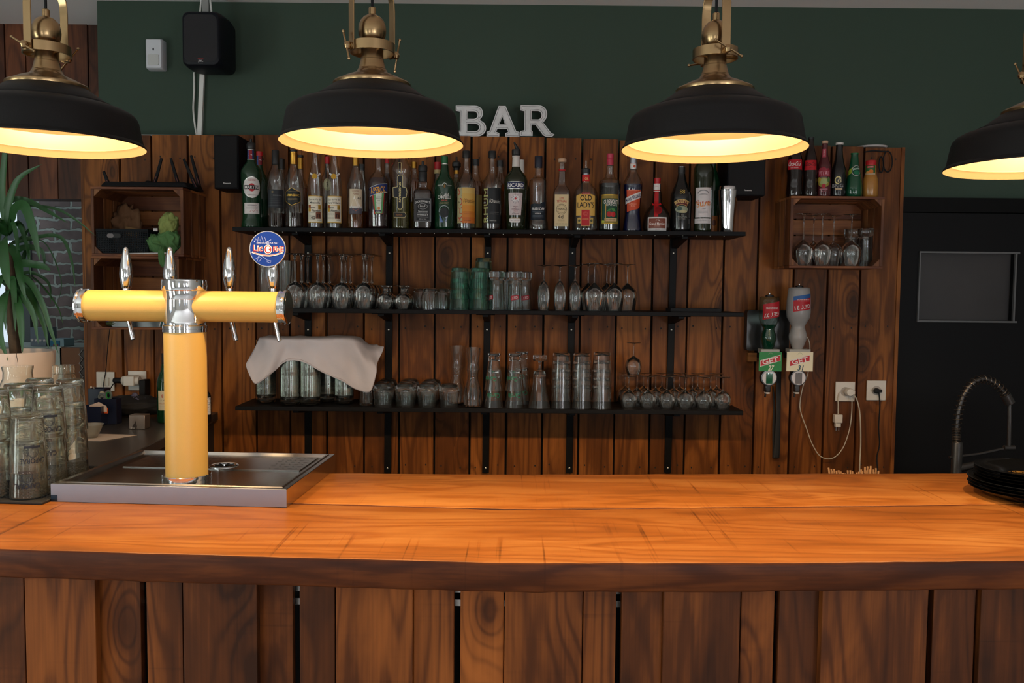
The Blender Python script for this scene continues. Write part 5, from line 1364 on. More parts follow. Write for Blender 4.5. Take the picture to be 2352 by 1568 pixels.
for px, Y, lb in ((1134, 3.63, 'left'), (1182, 3.63, 'right'), (1198, 3.745, 'rear')):
    for k in range(2):
        con.put((XA(px, Y, LZ + .08), Y, LZ + .0004 + k * .072), 'tall tapered glass with green script, %s one of the %s stack' % (['lower', 'upper'][k], lb), 'tapered glasses with green script', rz=[.2, -.25][k] - px * .0002)
def bell_mb():
    mb = MB(); mb.M = flipm(.158)
    p = [(.0005, 0), (.024, 0), (.0275, .003), (.028, .036), (.029, .060), (.036, .100), (.0475, .158)]
    return mb.lathe(p + [(.0455, .158), (.034, .100), (.0265, .060), (.0255, .024), (.0005, .020)], 24, G_RIM, cap0=False, cap1=False)
bel = simple('bell_shaped_glass', 'glass', bell_mb)
bel.put((XA(1239, 3.63, LZ + .08), 3.63, LZ + .0004), 'flared bell-shaped glass standing upside down beside the green script glasses')
def gob_mb():
    mb = MB()
    return mb.lathe([(.012, 0), (.010, .003), (.0055, .010), (.005, .034), (.009, .040), (.027, .042), (.030, .046), (.0305, .060), (.029, .066), (.0005, .067)], 24, G_RIM, cap0=False, cap1=False)
gob = simple('thick_footed_glass', 'glass', gob_mb)
gob.put((XA(1240, 3.63, LZ + .2), 3.63, LZ + .1588), 'thick-footed glass standing on the flared bell-shaped glass')
def stum_mb():
    mb = MB(); mb.M = flipm(.098)
    p = [(.0005, 0), (.032, 0), (.0355, .003), (.0365, .012), (.0435, .098)]
    return mb.lathe(p + [(.0415, .098), (.0345, .014), (.0005, .010)], 30, CLR, cap0=False, cap1=False)
stu = simple('stacking_tumbler', 'glass', stum_mb)
for px, Y, n, lb in ((1289, 3.63, 5, 'stack nearest the bell-shaped glass'), (1336, 3.63, 5, 'middle stack'), (1382, 3.63, 5, 'stack nearest the small wine glasses')):
    for k in range(n):
        stu.put((XA(px, Y, LZ + .1), Y, LZ + .0004 + k * .0345 + (.004 if k > 2 and px == 1382 else 0)), 'plain tumbler, %s in the %s' % (levn(k, n), lb), 'stacked plain tumblers')
sw = stemmed('small_wine_glass', 'glass', [(.0270, 0), (.0335, .016), (.0365, .034), (.0350, .050), (.0285, .064), (.016, .073)], .0028, .080, .1395, .0315)
for Y, pxs, rn in ((3.63, (1444, 1487.5, 1531.5, 1574, 1616.6, 1660), 'front'), (3.705, (1463, 1505.5, 1548, 1590, 1632), 'middle'), (3.78, (1436, 1478, 1520, 1561, 1602, 1645), 'rear')):
    for i, px in enumerate(pxs):
        sw.put((XA(px, Y, LZ + .05), Y, LZ + .0004), 'small inverted wine glass, %s from the tumbler stacks in the %s row' % (ordn(i), rn), 'small wine glasses on the bottom shelf')
sw.put((XA(1455, 3.69, LZ + .2), 3.69, LZ + .1402), 'small wine glass balanced upside down on the feet of the others', 'small wine glasses on the bottom shelf')

# --- grey cloth over the jar tumblers
CLOTH = mat('grey_pink_linen', hexc('#b4b0b6'), 0.9, bump=1.0, bscale=26, var=.08, vscale=12)
cloth = []
ztop = LZ + 7 * .0224 + .118 + .003
front_low = [(563, 838), (575, 866), (585, 886), (600, 876), (618, 862), (636, 848), (646, 836), (662, 826.5), (690, 828), (712, 838), (735, 853), (760, 864), (790, 876), (812, 893), (835, 900), (853, 904), (862, 868), (866, 852), (864, 842), (868, 828), (877, 812), (882, 796)]
front_top = [(595, 777), (600, 777), (606, 777), (615, 777), (630, 778), (645, 778), (660, 778.5), (675, 778.5), (690, 778.5), (705, 778.5), (722, 778.5), (740, 778), (757, 778), (775, 777), (790, 777), (803, 777.5), (812, 779), (822, 783), (832, 788), (842, 792), (856, 795), (868, 793)]
YF, YB = 3.583, 3.79
n = len(front_low); m = 10
def cfold(i, v): return .013 * math.sin(i * .9 + v * 2.4) * v + .008 * math.sin(i * 2.2 + v * 3) * min(1, v * 3) + .004 * math.sin(i * 1.7 - v * 7)
verts = []
for j in range(m + 1):
    v_ = j / m
    for i in range(n):
        a0, b0 = front_top[i], front_low[i]
        px = a0[0] + (b0[0] - a0[0]) * (v_ ** 1.15); py = a0[1] + (b0[1] - a0[1]) * v_
        Y = YF - .012 * v_ + cfold(i, v_) + (.13 if i > 19 else (.09 if i > 18 else (.05 if i > 17 else (.02 if i > 16 else 0)))) * (1 - .5 * v_)
        if i < 3: Y += (.02 * (3 - i)) * (1 - v_)
        verts.append(P(px, py, Y))
# top: from front edge back
mb = MB()
topr = []
for j in range(1, 6):
    v_ = j / 5
    for i in range(n):
        p0 = verts[i]
        yb = YB - (0 if i < 17 else .02)
        y = p0.y + (yb - p0.y) * v_
        z = p0.z + .0015 + (.006 if i % 5 == 2 else .0) * v_ + (-.012 * max(0, i - 15) / 6) * v_ * 0
        topr.append(Vector((p0.x * (1 + .02 * v_), y, z)))
allv = topr[::-1]
rows_ = [[topr[j * n + i] for i in range(n)] for j in range(4, -1, -1)] + [[verts[j * n + i] for i in range(n)] for j in range(m + 1)]
# rear hang, short
rows_ = [[p + Vector((0, .012, -.05)) for p in rows_[0]]] + rows_
flat_ = [p for r_ in rows_ for p in r_]
c0 = Vector((sum(p.x for p in flat_) / len(flat_), 3.69, LZ))
mb.add([p - c0 for p in flat_], [(j * n + i, j * n + i + 1, (j + 1) * n + i + 1, (j + 1) * n + i) for j in range(len(rows_) - 1) for i in range(n - 1)], CLOTH)
o = mb.build('linen_cloth', None, loc=c0, angle=180, label='greyish pink linen cloth draped over the jar tumblers on the bottom shelf', cat='cloth')
ss = o.modifiers.new('smooth', 'SUBSURF'); ss.levels = 2; ss.render_levels = 2
so = o.modifiers.new('thickness', 'SOLIDIFY'); so.thickness = .0022; so.offset = 0
# hem line
hm = MB(); hm.tube([(p - c0) + Vector((0, -.0022, .006)) for p in verts[m * n + 2: m * n + 17]], .0007, 5, mat('hem_thread', hexc('#a09492'), .9)); hm.build('hem', None, o)

# --- foreground stacked beer glasses on the bar
MATM = mat('black_rubber_bar_mat', (.010, .010, .010), .7)
mt = thing('bar_mat', 'black rubber mat under the stacked beer glasses at the left end of the bar', 'bar mat', (-1.34, 2.30, BZ + .0004))
mb = MB().hexa([(-.45, -.155, 0), (-.45, -.155, .007), (-.45, .245, 0), (-.45, .245, .007), (.165, -.205 + .005, 0), (.165, -.20, .007), (.19, .245, 0), (.19, .245, .007)], MATM)
mb.build('mat_base', None, mt, bevel=.002)
mb = MB()
for i in range(-33, 13):
    for j in range(-12, 18):
        x, y = i * .0128, j * .0128
        if -.44 < x < .155 and -.185 + (-x + .165) * .09 < y < .235: mb.box(x - .0022, x + .0022, y - .0022, y + .0022, .0069, .0105, MATM)
o = mb.build('nubs', None, mt, smooth=False); o['kind'] = 'stuff'
PRINT = ink('#1c2230')
BG_ = solid_glass('beer_glass', (.99, .995, .975), .03, (.95, .94, .78))  # yellowish diffuse share stands for lamp light in the stacks
def mk_beer():
    t = thing('beer_glass', None, 'glass')
    h = .146
    mb = MB(); mb.M = flipm(h)
    p = [(.0005, 0), (.030, 0), (.0345, .002), (.036, .007), (.0448, h - .004), (.0454, h - .002), (.0448, h)]
    mb.lathe(p + [(.0431, h), (.0436, h - .004), (.0335, .016), (.030, .013), (.0005, .012)], 44, BG_, cap0=False, cap1=False)
    mb.build('glass_body', None, t, angle=50)
    a = Art(.01)
    a.text('CAPORAL', 0, .030, .060, .013, PRINT, rot=180, bold=.018)
    a.arc(0, .006, .013, .015, 0, 360, .0012, PRINT); a.arc(0, .006, .0105, .012, 0, 360, .0007, PRINT)
    rr = random.Random(5)
    for _ in range(16):
        x, y = rr.uniform(-.018, .018), rr.uniform(-.012, .020); a.arc(x, y, rr.uniform(.002, .005), rr.uniform(.002, .004), rr.uniform(0, 180), rr.uniform(200, 360), .0008, PRINT, 8); a.layer -= 1
    a.layer += 1
    a.rect(-.020, -.008, .020, -.002, PRINT)
    a.line([(.028, -.040), (.044, -.040)], .0012, PRINT)
    mb = MB(); zc = .062
    rz_ = lambda z: .0455 - .0095 * z / .139 + .0003
    a.emit(mb, lambda x, y, l: ((rz_(zc - y) + l) * math.sin(x / .042), -(rz_(zc - y) + l) * math.cos(x / .042), zc - y), lift=.00008, base=.0003)
    mb.build('print', None, t); return t
beer = Kind(mk_beer)
MTZ = BZ + .0113
# (px, Y, count, rotation, name of the stack)
for px, Y, n, rz, lb in ((65, 2.157, 2, .42, 'short front stack'), (113, 2.262, 3, -.15, 'tall stack just behind the short one'), (163, 2.420, 3, 2.2, 'stack nearest the drip tray'), (-13, 2.165, 3, 1.9, 'stack cut by the frame'), (46, 2.300, 3, 2.6, 'tall stack diagonally behind the short one'), (94, 2.432, 3, 2.9, 'rear stack before the plant pot')):
    for k in range(n):
        beer.put((XA(px, Y, MTZ + .1), Y, MTZ + k * .0635), 'printed beer glass, %s in the %s' % (levn(k, n), lb), 'stacked beer glasses on the bar', rz=rz + k * .35)
# two open jars behind
def mk_jar(wide):
    def f():
        if wide: p = [(.0005, 0), (.050, 0), (.056, .006), (.057, .10), (.056, .16), (.050, .172), (.0425, .184), (.0415, .198), (.0445, .206), (.0445, .210)]
        else: p = [(.0005, 0), (.038, 0), (.044, .005), (.0455, .12), (.043, .165), (.034, .185), (.0315, .192), (.0330, .193), (.0315, .198), (.0330, .202), (.0315, .206), (.0325, .210)]
        return MB().lathe(p + [(r - .002, z) for r, z in p[:2:-1]] + [(.0005, .008)], 36, BG_, cap0=False, cap1=False)
    return f
j1 = simple('wide_glass_jar', 'jar', mk_jar(True)); j2 = simple('small_glass_jar', 'jar', mk_jar(False))
zj = P(45, 840, 2.62).z - SZ
o = j1.put((XA(42, 2.66, 1.3), 2.66, SZ + .0004), 'wide-mouthed empty glass jar in front of the plant pot'); o.scale = (1, 1, (P(45, 841, 2.66).z - SZ) / .21)
o = j2.put((XA(148, 2.66, 1.3), 2.66, SZ + .0004), 'small screw-top glass jar without lid beside the plant pot'); o.scale = (1, 1, (P(148, 839, 2.66).z - SZ) / .21)
# ---------------------------------------------------------------- wooden crates
def crate(label, x0, x1, yf, yb, z0, z1, open_back=False, cornerblocks=True):
    """slatted wooden fruit crate lying on its side, open to the front"""
    t = thing('wooden_crate', label, 'crate', ((x0 + x1) / 2, yf, z0), group='wooden crates on the pine wall')
    w = (x1 - x0) / 2; d = yb - yf; h = z1 - z0; b_ = .010
    nS = 3; g = .006
    # top and bottom boards: long slats running sideways
    for nm, za, zb in (('top_slats', h - b_, h), ('bottom_slats', 0, b_)):
        mb = MB()
        for k in range(nS):
            a, c = d * k / nS + (g / 2 if k else 0), d * (k + 1) / nS - (g / 2 if k < nS - 1 else 0)
            mb.box(-w, w, a, c, za, zb, CRATE_H)
        mb.build(nm, None, t, smooth=False, bevel=.001)
    # ends: upright panels inside
    for sg in (-1, 1):
        mb = MB()
        for k in range(nS):
            a, c = d * k / nS + (.003 if k else 0), d * (k + 1) / nS - .003
            x_ = sg * w
            mb.box(min(x_, x_ - sg * .012), max(x_, x_ - sg * .012), a + .001, c, b_ + .0004, h - b_ - .0004, CRATE_V)
        mb.build('end_panel', None, t, smooth=False, bevel=.001)
    mb = MB()
    for k in range(4):
        a, c = b_ + (h - 2 * b_) * k / 4 + .003, b_ + (h - 2 * b_) * (k + 1) / 4 - .003
        mb.box(-w + .0125, w - .0125, d - .008, d, a, c, CRATE_H)
    mb.build('back_slats', None, t, smooth=False, bevel=.001)
    if cornerblocks:
        for sx in (-1, 1):
            for sz in (0, 1):
                q = .030
                xa_, za_ = sx * (w - .0125), (b_ + .0005 if sz == 0 else h - b_ - .0005)
                s2 = 1 if sz == 0 else -1
                tri = [(xa_, za_), (xa_ - sx * q, za_), (xa_, za_ + s2 * q)]
                mb = MB(); v = [(x, .003, z) for x, z in tri] + [(x, d - .01, z) for x, z in tri]
                mb.add(v, [(0, 1, 2), (5, 4, 3), (0, 3, 4, 1), (1, 4, 5, 2), (2, 5, 3, 0)], CRATE_V)
                mb.build('corner_block', None, t, smooth=False)
    return t
cyf = 3.605
RX0, RX1 = P(1815, 530, 3.63).x, P(2030, 530, 3.63).x
rz1 = (P(1815, 447, 3.63).z + P(2030, 454, 3.63).z) / 2; rz0 = P(1920, 616, 3.63).z
crate('wooden crate holding wine glasses, hung on the right of the pine wall', RX0, RX1, 3.63, 3.8465, rz0, rz1)
LX0, LX1 = P(209, 510, 3.58).x, P(421, 510, 3.58).x
uz1, uz0 = P(315, 429, 3.58).z, P(315, 588, 3.58).z
crate('upper wooden crate on the left, holding a black basket and green cloth', LX0, LX1, 3.58, 3.8465, uz0, uz1)
lz0 = P(300, 757, 3.58).z
crate('lower wooden crate on the left, half hidden behind the beer tower', LX0 - .005, LX1 - .022, 3.58, 3.8465, lz0, uz0 - .0006)

# glasses inside the right crate
wl = stemmed('large_wine_glass', 'glass', [(.0325, 0), (.037, .018), (.0415, .050), (.0425, .066), (.038, .080), (.026, .094), (.012, .104)], .0034, .111, .222, .037)
cz = rz0 + .0104
for px, Y, lb in ((1845, 3.675, 'front left'), (1888, 3.675, 'front middle'), (1955, 3.675, 'front right'), (1868, 3.755, 'second-row left'), (1914, 3.748, 'second-row middle')):
    wl.put((XA(px, Y, cz + .1), Y, cz + .0003), 'large inverted wine glass, %s one in the right-hand wooden crate' % lb, 'large wine glasses in the crate')
tt = simple('ribbed_tumbler', 'glass', lambda: ribbed_mb())
for px, Y, lb in ((1988, 3.725, 'tall ribbed tumbler at the right end of the glass-filled crate'), (1956, 3.765, 'tall ribbed tumbler behind the front right wine glass in the crate')):
    tt.put((XA(px, Y, cz + .1), Y, cz + .0003), lb, 'ribbed tumblers in the crate')

# soft drink bottles on the right crate
CY = 3.70; cg_ = 'small bottles on top of the right crate'; cz1 = rz1 + .0004
G_COLA = mat('cola_filled_glass', (0.010, 0.004, 0.003), 0.08, spec=.6)
G_PINK = glass('pink_juice_glass', (0.35, 0.10, 0.10), (0.10, .02, .02), .05, body=.5, bodycol=(.16, .03, .035))
a = Art(3); a.rect(1808, 359.5, 1843, 382, ink('#a81420')); a.text('Coca-Cola', 1825, 369, 29, 10, WHT, shear=.35, bold=.015); a.text('GOUT ORIGINAL', 1825, 378, 18, 2, WHT)
colap = [(17, 443), (18, 436), (17, 415), (16.5, 395), (18, 383), (17.5, 368), (15, 352), (10, 335), (6.5, 318), (6.2, 308)]
def shiftp(pr, dy): return [(r, y + dy) for r, y in pr]
SODA = dict(Y=CY, zbase=cz1, group=cg_, name='soft_drink_bottle')
bottle('dark cola bottle with a bright red white-lettered label, leftmost on the crate', 1825.5, colap, G_COLA, art=a, caps=[(CAPR, [(6.8, 309), (6.8, 303), (.1, 302)])], **SODA)
a = Art(3); a.rect(1847, 360.5, 1876, 382.5, ink('#b01420')); a.text('Coca-Cola', 1862.5, 369, 24, 9, ink('#3c0a0c'), shear=.35, bold=.015); a.text('ZERO', 1862.5, 378, 9, 2, ink('#3c0a0c'))
bottle('dark cola bottle with a red label lettered in black, second on the crate', 1861, [(15.5, 443), (16.5, 436), (15.5, 415), (15, 395), (16.5, 384), (15.5, 368), (13, 350), (9, 335), (6.5, 325), (6, 312)], G_COLA, art=a, caps=[(G_CLEAR, [(5.8, 333), (5.6, 312)]), (CAPB, [(6.8, 312), (6.8, 308), (.1, 307)])], **SODA)
a = Art(3); a.rect(1888, 334, 1896, 353, ink('#a84050')); a.text('VITAL', 1892, 343, 14, 3, WHT, rot=90)
a.poly([(1879, 383), (1883, 378), (1888, 379), (1893, 375.5), (1898, 379), (1903, 378), (1907, 383), (1907, 397), (1879, 397)], ink('#8c2434')); a.text('VITAL', 1893, 389.5, 25, 10, ink('#c88a94'), bold=.01); a.ell(1893, 410, 13.5, 11, ink('#8a7c30'), 24); a.ell(1893, 408, 10, 7, ink('#98a068'), 20); a.ell(1882, 404, 5, 6, ink('#a89038'), 14); a.ell(1904, 404, 4, 6, ink('#4a6a34'), 14); a.ell(1893, 418, 4.8, 4.8, ink('#a02430'), 14); a.rect(1884, 424, 1902, 426, ink('#b0707a')); a.lines(1887, 1899, (429,), 1.4, ink('#b0707a'))
bottle('pink fruit juice bottle with a fruit-decorated label', 1893, [(15, 443), (15.5, 437), (15.5, 405), (15.5, 380), (14.5, 370), (11, 360), (8, 348), (6.5, 335), (6.3, 320)], G_PINK, art=a, caps=[(CORK, [(6.8, 321), (7, 316), (6, 315), (.1, 314.5)])], **SODA)
a = Art(3); a.arc(1926, 405, 6.5, 7.5, 70, 330, 2.6, ink('#b8a878', 1)); a.text('G', 1929, 406, 8, 9, ink('#c8b890'), bold=.018); a.text('SKOLL', 1927, 417, 28, 8, ink('#9a9a9c'), bold=.02); a.rect(1920, 422.5, 1936, 426.5, ink('#b8a080')); a.text('TUBORG', 1928, 424.5, 12, 2, BLK)
a.items = a.items[:2] + a.items[3:4]; a.text('BRIG', 1925, 417, 26, 8, ink('#8a8a8c'), bold=.02)
bottle('black long-necked beer bottle with a white crown cap', 1926.5, [(16, 443), (16.6, 437), (16.6, 395), (15.5, 380), (12, 368), (9, 352), (7.6, 335), (7.4, 323)], G_BLACK, art=a, caps=[(CAPW, [(8, 324), (8.6, 322), (8.2, 319), (.1, 318.5)])], **SODA)
a = Art(3); a.poly([(1944, 384), (1957, 377), (1962, 376), (1962, 388), (1957, 389), (1945, 396)], ink('#8a9a2c')); a.ell(1967, 384, 10.5, 12, SILV, 26); a.ell(1967, 384, 9.5, 11, ink('#10402c'), 26); a.ell(1968, 388, 6.5, 5, ink('#1f6a4a'), 18); a.text('perrier', 1967, 380, 16, 6.5, ink('#b8d0c0'), bold=.02, rot=-6)
bottle('round-bellied green mineral water bottle with an oval label', 1962, [(17, 444), (19, 436), (18.5, 420), (16.5, 402), (14, 388), (11, 372), (9, 358), (8, 350), (8.2, 345)], G_EMER, art=a, caps=[(CAPGR, [(8.6, 346), (8.6, 343), (.1, 342)])], **SODA)
a = Art(3); a.rect(1986.5, 374, 2010.5, 395, ink('#2a5a2c')); a.rect(1986.5, 391, 2010.5, 395.5, ink('#a89478')); a.rect(1991.5, 375.5, 2006, 380, ink('#a82428')); a.text('GRANINI', 1999, 377.8, 12, 2.6, WHT); a.ell(2001, 388, 5, 4.5, ink('#c06a20'), 14); a.ell(1993, 390, 4, 3, ink('#c88a48'), 12)
L_OJ = mat('orange_juice', (0.36, 0.16, 0.030), 0.18, var=.15, vscale=40)
bottle('small bottle of orange juice with a red cap and green label', 2000, [(15.5, 447), (16.8, 441), (16.8, 420), (16, 405), (13.5, 397), (12.2, 390), (12, 376), (10.5, 373)], L_OJ, art=a, caps=[(CAPR, [(11.4, 374), (11.4, 364), (10.8, 362.6), (.1, 362.3)])], **SODA)

# ---------------------------------------------------------------- wifi router on the upper left crate
rc0 = P(345, 424, 3.69)
t = thing('wifi_router', 'black wifi router with upright antennas on top of the upper left crate', 'router', (rc0.x, 3.70, uz1 + .0004))
RS = 3.7 / F
DG = mat('dark_grey_router_plastic', (.007, .007, .008), .6, spec=.15)
v = []
mb = MB(); mb.hexa([(-.18, -.09, .004), (-.165, -.08, .026), (-.17, .10, .004), (-.16, .095, .036), (.19, -.09, .004), (.175, -.08, .026), (.195, .10, .004), (.18, .095, .036)], DG)
mb.build('router_body', None, t, bevel=.006)
REDM = mat('dark_red_plastic', (.10, .008, .008), .45)
for x0_, y0_, z0_, x1_, z1_, yy in ((-.170, 0, .020, -.190, .075, -.03), (-.022, 0, .034, .012, .150, .085), (.085, 0, .034, .052, .150, .085), (.195, 0, .010, .142, .135, .0), (.175, 0, .030, .140, .165, .09)):
    mb = MB(); a0 = Vector((x0_, yy, z0_)); a1 = Vector((x1_, yy, z1_))
    mb.tube([a0, a0.lerp(a1, .5), a1], .008, 4, DG, rf=lambda u: (.0105 - .003 * u, .006 - .001 * u))
    an = mb.build('antenna', None, t, angle=30, bevel=.001)
    MB().tube([a0 + Vector((.002, -.0075, .006)), a0.lerp(a1, .30) + Vector((.002, -.0075, 0))], .002, 4, REDM).build('red_stripe', None, an)
MB().tube(bez([(-.08, -.02, .033), (-.06, .06, .040), (-.045, .07, .048), (-.02, .085, .042)], 8), .0022, 6, BLACKM).build('cable', None, t)
# ---------------------------------------------------------------- contents of the upper left crate
b0 = P(290, 555, 3.66)
t = thing('storage_basket', 'black perforated plastic basket in the upper left crate', 'basket', (LX0 + .0145 + .111, 3.695, uz0 + .0108))
BASK = mat('dark_slate_plastic', (.006, .008, .010), .6, spec=.15)
bw, bd, bh = .107, .105, .103
mb = MB()
nx_, nz_ = 30, 12
def gridwall(ax, fixed, lo, hi, z0, z1, nu, nv, th_=.0015):
    for i in range(nu + 1):
        u = lo + (hi - lo) * i / nu
        if ax == 'x': mb.box(u - .0018, u + .0018, fixed - th_, fixed + th_, z0, z1, BASK)
        else: mb.box(fixed - th_, fixed + th_, u - .0018, u + .0018, z0, z1, BASK)
    for j in range(nv + 1):
        z = z0 + (z1 - z0) * j / nv
        if ax == 'x': mb.box(lo, hi, fixed - th_ * .9, fixed + th_ * .9, z - .0018, z + .0018, BASK)
        else: mb.box(fixed - th_ * .9, fixed + th_ * .9, lo, hi, z - .0018, z + .0018, BASK)
for fx in (-bd, bd): gridwall('x', fx, -bw, bw, .004, bh - .008, 30, 12)
for fx in (-bw, bw): gridwall('y', fx, -bd, bd, .004, bh - .008, 26, 12)
mb.box(-bw - .003, bw + .003, -bd - .003, -bd + .003, bh - .012, bh, BASK); mb.box(-bw - .003, bw + .003, bd - .003, bd + .003, bh - .012, bh, BASK)
mb.box(-bw - .003, -bw + .003, -bd, bd, bh - .012, bh, BASK); mb.box(bw - .003, bw + .003, -bd, bd, bh - .012, bh, BASK)
mb.box(-bw, bw, -bd, bd, 0, .004, BASK)
mb.build('basket_body', None, t, smooth=False)
mb = MB(); mb.rbox(-.066, .0, -bd - .0042, -bd - .002, .062, .086, .011, BASK); mb.build('handle_rim', None, t)
mb = MB(); mb.rbox(-.062, -.004, -bd - .0052, -bd - .0042, .065, .083, .0088, HOLE); mb.build('handle_slot', None, t)
MB().rbox(-.062, -.034, -bd - .0058, -bd - .0053, .065, .083, .0088, ink('#7a7474')).build('handle_gap', None, t)
def crumple(name, label, cat, c, size, m, seed, n=14, amp=.25, squash=(1, 1, 1), sub=1):
    rr = random.Random(seed)
    bm = bmesh.new(); bmesh.ops.create_icosphere(bm, subdivisions=4, radius=1)
    from mathutils import noise as ns
    for v in bm.verts:
        p = v.co.copy(); o_ = Vector((seed * 3.1, seed, 0))
        d = 1 + amp * (abs(ns.noise(p * 1.6 + o_)) * 1.6 - .4) + amp * .5 * (abs(ns.noise(p * 4 + o_)) - .2) + amp * .12 * ns.noise(p * 11 + o_)
        v.co = Vector((p.x * d * size * squash[0], p.y * d * size * squash[1], p.z * d * size * squash[2]))
    zmin = min(v.co.z for v in bm.verts)
    for v in bm.verts: v.co.z -= zmin
    me = bpy.data.meshes.new(name); bm.to_mesh(me); bm.free(); me.materials.append(m)
    me.polygons.foreach_set('use_smooth', [True] * len(me.polygons))
    o = bpy.data.objects.new(name, me); COL.objects.link(o); o.location = c
    return tag(o, label, cat)
PBAG = mat('crumpled_brown_paper', hexc('#6e4c30'), .85)
crumple('paper_bag', 'crumpled brown paper bag lying in the black basket', 'paper bag', (P(285, 500, 3.74).x, 3.755, uz0 + .020), .056, PBAG, 3, amp=.6, squash=(1.05, .6, 1.75))
MB().box(-.028, .028, -.002, .002, 0, .040, ink('#8a6a44')).build('card', None, loc=(P(302, 500, 3.69).x, 3.69, uz0 + .088), label='small kraft card sticking out of the black basket', cat='card', smooth=False).rotation_euler = (.3, .2, .1)
MB().box(-.009, .009, -.0015, .0015, 0, .012, WHT).build('white_tag', None, loc=(P(357, 528, 3.6).x, 3.60 - .0, uz0 + .106), label='small white tag lying on the rim of the black basket', cat='tag', smooth=False)
# green scarf: folded ribbons over a soft core
GCL = mat('green_gauze', hexc('#55804a'), .85, var=.15, vscale=30)
GCL2 = mat('light_green_gauze', hexc('#8c9a55'), .85, var=.12, vscale=30)
from mathutils import noise as mns
sc0 = Vector((P(378, 560, 3.625).x, 3.625, uz0 + .0108))
bm = bmesh.new()
for (cx_, cz_, rx, ry, rz2, tl, sd, mi_) in ((-.030, .040, .050, .036, .036, .5, 2, 0), (.018, .058, .044, .034, .048, -.5, 5, 0), (.018, .122, .036, .030, .048, .35, 9, 1), (.006, -.012, .014, .010, .040, -.1, 4, 0)):
    r_ = bmesh.ops.create_icosphere(bm, subdivisions=5, radius=1)
    vs = r_['verts']
    for v in vs:
        p = v.co.copy(); o_ = Vector((sd * 5.3, sd, sd * 2))
        w_ = mns.noise(p * 1.1 + o_) * 2.2
        ph_ = p.x * math.cos(tl + w_) * 7 + p.z * math.sin(tl + w_) * 5
        d = 1 + .13 * (1 - abs(math.sin(ph_ * .8 + 2 * w_))) ** 1.3 * 1.6 + .16 * mns.noise(p * 1.7 + o_)
        c_, s__ = math.cos(tl), math.sin(tl)
        x, y, z = p.x * d * rx, p.y * d * ry, p.z * d * rz2
        v.co = Vector((cx_ + x * c_ + z * s__, (-.044 if rx < .02 else 0) + y, cz_ - x * s__ + z * c_))
    for f in {f for v in vs for f in v.link_faces}: f.material_index = mi_; f.smooth = True
for v in bm.verts:
    if v.co.z < .0006 and v.co.y > -.034: v.co.z = .0006
me = bpy.data.meshes.new('green_scarf'); bm.to_mesh(me); bm.free(); me.materials.append(GCL); me.materials.append(GCL2)
o = bpy.data.objects.new('green_scarf', me); COL.objects.link(o); o.location = sc0
tag(o, 'green gauze cloth bundled over the basket in the upper left crate', 'cloth')
MB().hexa([(-.09, -.03, 0), (-.09, -.03, .002), (-.06, .05, 0), (-.06, .05, .002), (.075, -.035, 0), (.075, -.035, .006), (.08, .05, 0), (.08, .05, .002)], WHT).build('paper_sheet', None, loc=(P(345, 580, 3.60).x, 3.612, uz0 + .0106), label='white paper sheet under the green gauze cloth', cat='paper', smooth=False)
# lower crate contents
lz = lz0 + .0108
MB().rbox(-.12, .09, -.08, .08, 0, .022, .008, BLACKG).build('flat_device', None, loc=(P(335, 745, 3.66).x, 3.68, lz), label='flat black device lying in the lower left crate', cat='device')
crumple('crumpled_cloth', 'olive green cloth lying in the lower left crate', 'cloth', (P(262, 748, 3.62).x, 3.615, lz), .022, mat('olive_cloth', hexc('#3c4424'), .9), 5, amp=.4, squash=(1.4, .8, .5))
MB().lathe([(.012, 0), (.014, .004), (.014, .020), (.010, .026)], 20, ink('#1c2f8a')).build('blue_pot', None, loc=(P(248, 742, 3.66).x, 3.67, lz), label='small bright blue pot in the lower left crate', cat='pot')
mb = MB()
for k in range(3): mb.tube([(k * .006, 0, 0), (k * .006 + .012, 0, .045)], .0018, 6, ink('#2a6a6a') if k == 1 else WHT)
mb.build('pen_bundle', None, loc=(P(366, 755, 3.60).x, 3.60, lz + .0005), label='thin pens leaning in the lower left crate beside the tower', cat='pens')['kind'] = 'stuff'

# ---------------------------------------------------------------- speakers, detector, trunking
t = thing('wall_speaker', 'rounded black speaker hung from a white ceiling bracket on the green wall', 'speaker', (P(478, 100, 3.80).x, 3.80, P(478, 102, 3.80).z))
s_ = 3.80 / F
hw, hh = 44 * s_, 62 * s_
def roundrect(w, h, r, n=6):
    o = []
    for cx_, cz_, a0 in ((w - r, h - r, 0), (-w + r, h - r, 90), (-w + r, -h + r, 180), (w - r, -h + r, 270)):
        for i in range(n + 1): a_ = R(a0 + 90 * i / n); o.append((cx_ + r * math.cos(a_), cz_ + r * math.sin(a_)))
    return o
SPK = mat('speaker_charcoal_plastic', (.005, .006, .010), .5, spec=.2)
mb = MB(); L_ = []
for y, k, dx in ((-.085, .90, 0), (-.092, .86, 0), (-.075, .97, 0), (-.04, 1.0, 0), (.03, .98, .004), (.085, .86, .012), (.10, .70, .014)):
    pass
secs = [(-.092, .84, 0), (-.088, .91, 0), (-.075, .97, 0), (-.04, 1.0, .002), (.03, 1.0, .008), (.085, .92, .014), (.105, .75, .016)]
rr_ = roundrect(hw, hh, .030); n = len(rr_)
v = [(x * k + dx, y, z * k * (1 - .03 * (x / hw) * 0)) for y, k, dx in secs for x, z in rr_]
mb.add(v, [(j * n + i, j * n + (i + 1) % n, (j + 1) * n + (i + 1) % n, (j + 1) * n + i) for j in range(len(secs) - 1) for i in range(n)] + [tuple(reversed(range(n))), tuple(range((len(secs) - 1) * n, len(secs) * n))], SPK)
mb.build('cabinet', None, t, angle=35)
mb = MB(); a = Art(.02)
